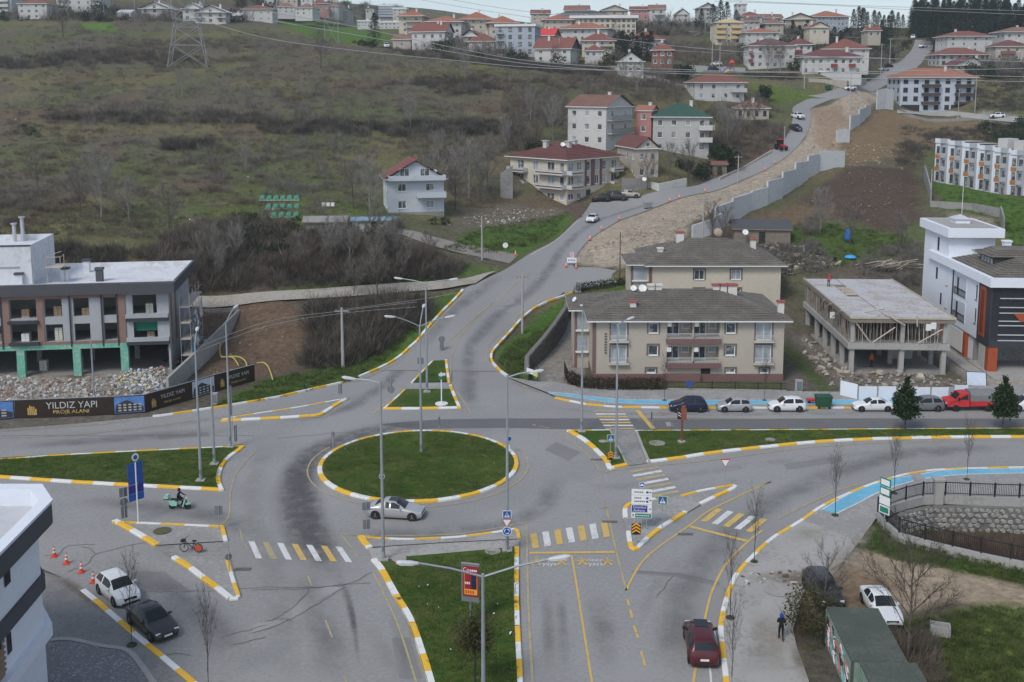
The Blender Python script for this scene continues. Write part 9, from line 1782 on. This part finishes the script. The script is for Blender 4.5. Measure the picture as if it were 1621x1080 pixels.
for q in([(604,900),(622,934),(644,976),(668,1040)],[(815,880),(816,960),(818,1060)],[(0,752),(150,762),(340,772)],[(1030,729),(1130,714),(1290,698)]):smear(q,(.7,.7),WSO,.163,sp)
V_TURF=foliage_mat('turf blades',(.08,.145,.03),(.125,.15,.045),.6);TURF=[twig_bush(14,.22,.05,.016,.09,k+70)for k in range(3)]
def turf(name,lab,polys,n_,z,m,smin=.7,smax=1.5):
 g=np.random.RandomState(n_);Q=[]
 for poly in polys:
  a=np.array([W(*p)for p in poly]);N_=n_*3;x=g.uniform(a[:,0].min(),a[:,0].max(),N_);y=g.uniform(a[:,1].min(),a[:,1].max(),N_);k=zone_mask(a,1e-3,x,y)>.5;Q.append(np.stack([x[k],y[k],np.full(k.sum(),z)],1)[:n_])
 P_=np.concatenate(Q);k=fnoise(P_[:,0]+300,P_[:,1],3.,8)>g.rand(len(P_))*.7;P_=P_[k];N_=len(P_)
 o=link(name,tri_mesh(name,spread_tri(TURF,P_,smin+(smax-smin)*g.rand(N_),g.rand(N_)*6.28,g.randint(0,3,N_)),m),kind='stuff');o['label']=lab
turf('turf','short turf on the traffic islands',[[(613,905),(640,889),(814,873),(814,1085),(694,1085),(678,1033),(660,983),(636,940)],[(-20,731),(370,711),(346,745),(343,772),(124,761),(-20,752)],[(1012,685),(1621,682),(1621,689.5),(1291,697),(1130,713),(1030,727)]],5000,.15,V_TURF)
g_=np.random.RandomState(9);a_=g_.rand(6000)*6.283;q_=np.sqrt(g_.rand(6000))*(RRAD-.85);P_=np.stack([RC[0]+np.cos(a_)*q_,RC[1]+np.sin(a_)*q_,.17+.25*(1-(q_/(RRAD-.35))**2)],1)
o=link('turf',tri_mesh('turf',spread_tri(TURF,P_,.7+.8*g_.rand(6000),a_*3,g_.randint(0,3,6000)),V_TURF),kind='stuff');o['label']='short turf of the roundabout'
for px,py,n_ in((0,0,0),):
 e_=circ[::2];P_=np.array([(x*.93+RC[0]*.07,y*.93+RC[1]*.07,.16)for x,y in e_ for _ in range(4)])+np.random.RandomState(4).randn(len(e_)*4,3)*np.array([.12,.12,0]);N_=len(P_)
 o=link('dry_turf',tri_mesh('dry_turf',spread_tri(TURF,P_,np.full(N_,1.3),np.arange(N_)*1.,np.arange(N_)%3),V_DRYG),kind='stuff');o['label']='dry grass fringe inside the roundabout kerb'
TOWN=[[(620,60),(960,45),(1010,60),(1050,80),(1060,105),(960,112),(640,82)],[(840,30),(1100,30),(1120,60),(1010,55),(840,45)],[(1100,45),(1350,48),(1400,60),(1420,90),(1380,115),(1290,115),(1180,105),(1130,72)],[(1480,85),(1621,75),(1621,125),(1540,125)],[(0,22),(430,24),(430,36),(0,34)],[(370,-5),(640,10),(640,48),(540,35),(440,28)]]
scrub('garden_trees','bare garden trees among the upper houses',[(p,85)for p in TOWN],V_TWIG,TWT,1.6,3.2,31,mm=.75);scrub('garden_trees','dark garden trees among the upper houses',[(p,75)for p in TOWN],V_LEAF,LB,1.3,3.0,32,mm=.75);scrub('garden_trees','brown bushes among the upper houses',[(p,70)for p in TOWN],V_BROWN,DN,1.0,2.0,33,mm=.7)
scrub('ridge_trees','fine trees along the far ridge line',[([(560,10),(640,20),(660,24),(640,26),(560,16)],40)],V_DARK,TWT,1.5,2.6,34)
# ------------------------------------------------------------------ haze
hz=MB().box(-640,640,-40,1090,-6,150).build('haze',[],kind='stuff');hm=bpy.data.materials.new('haze');hm.use_nodes=True;nt=hm.node_tree;nt.nodes.remove(nt.nodes['Principled BSDF'])
pv=nt.nodes.new('ShaderNodeVolumePrincipled');pv.inputs['Color'].default_value=(.80,.86,.93,1);pv.inputs['Density'].default_value=.00022;pv.inputs['Anisotropy'].default_value=.2
nt.links.new(pv.outputs[0],nt.nodes['Material Output'].inputs['Volume']);hz.data.materials.append(hm);hz['label']='thin pale haze over the valley'
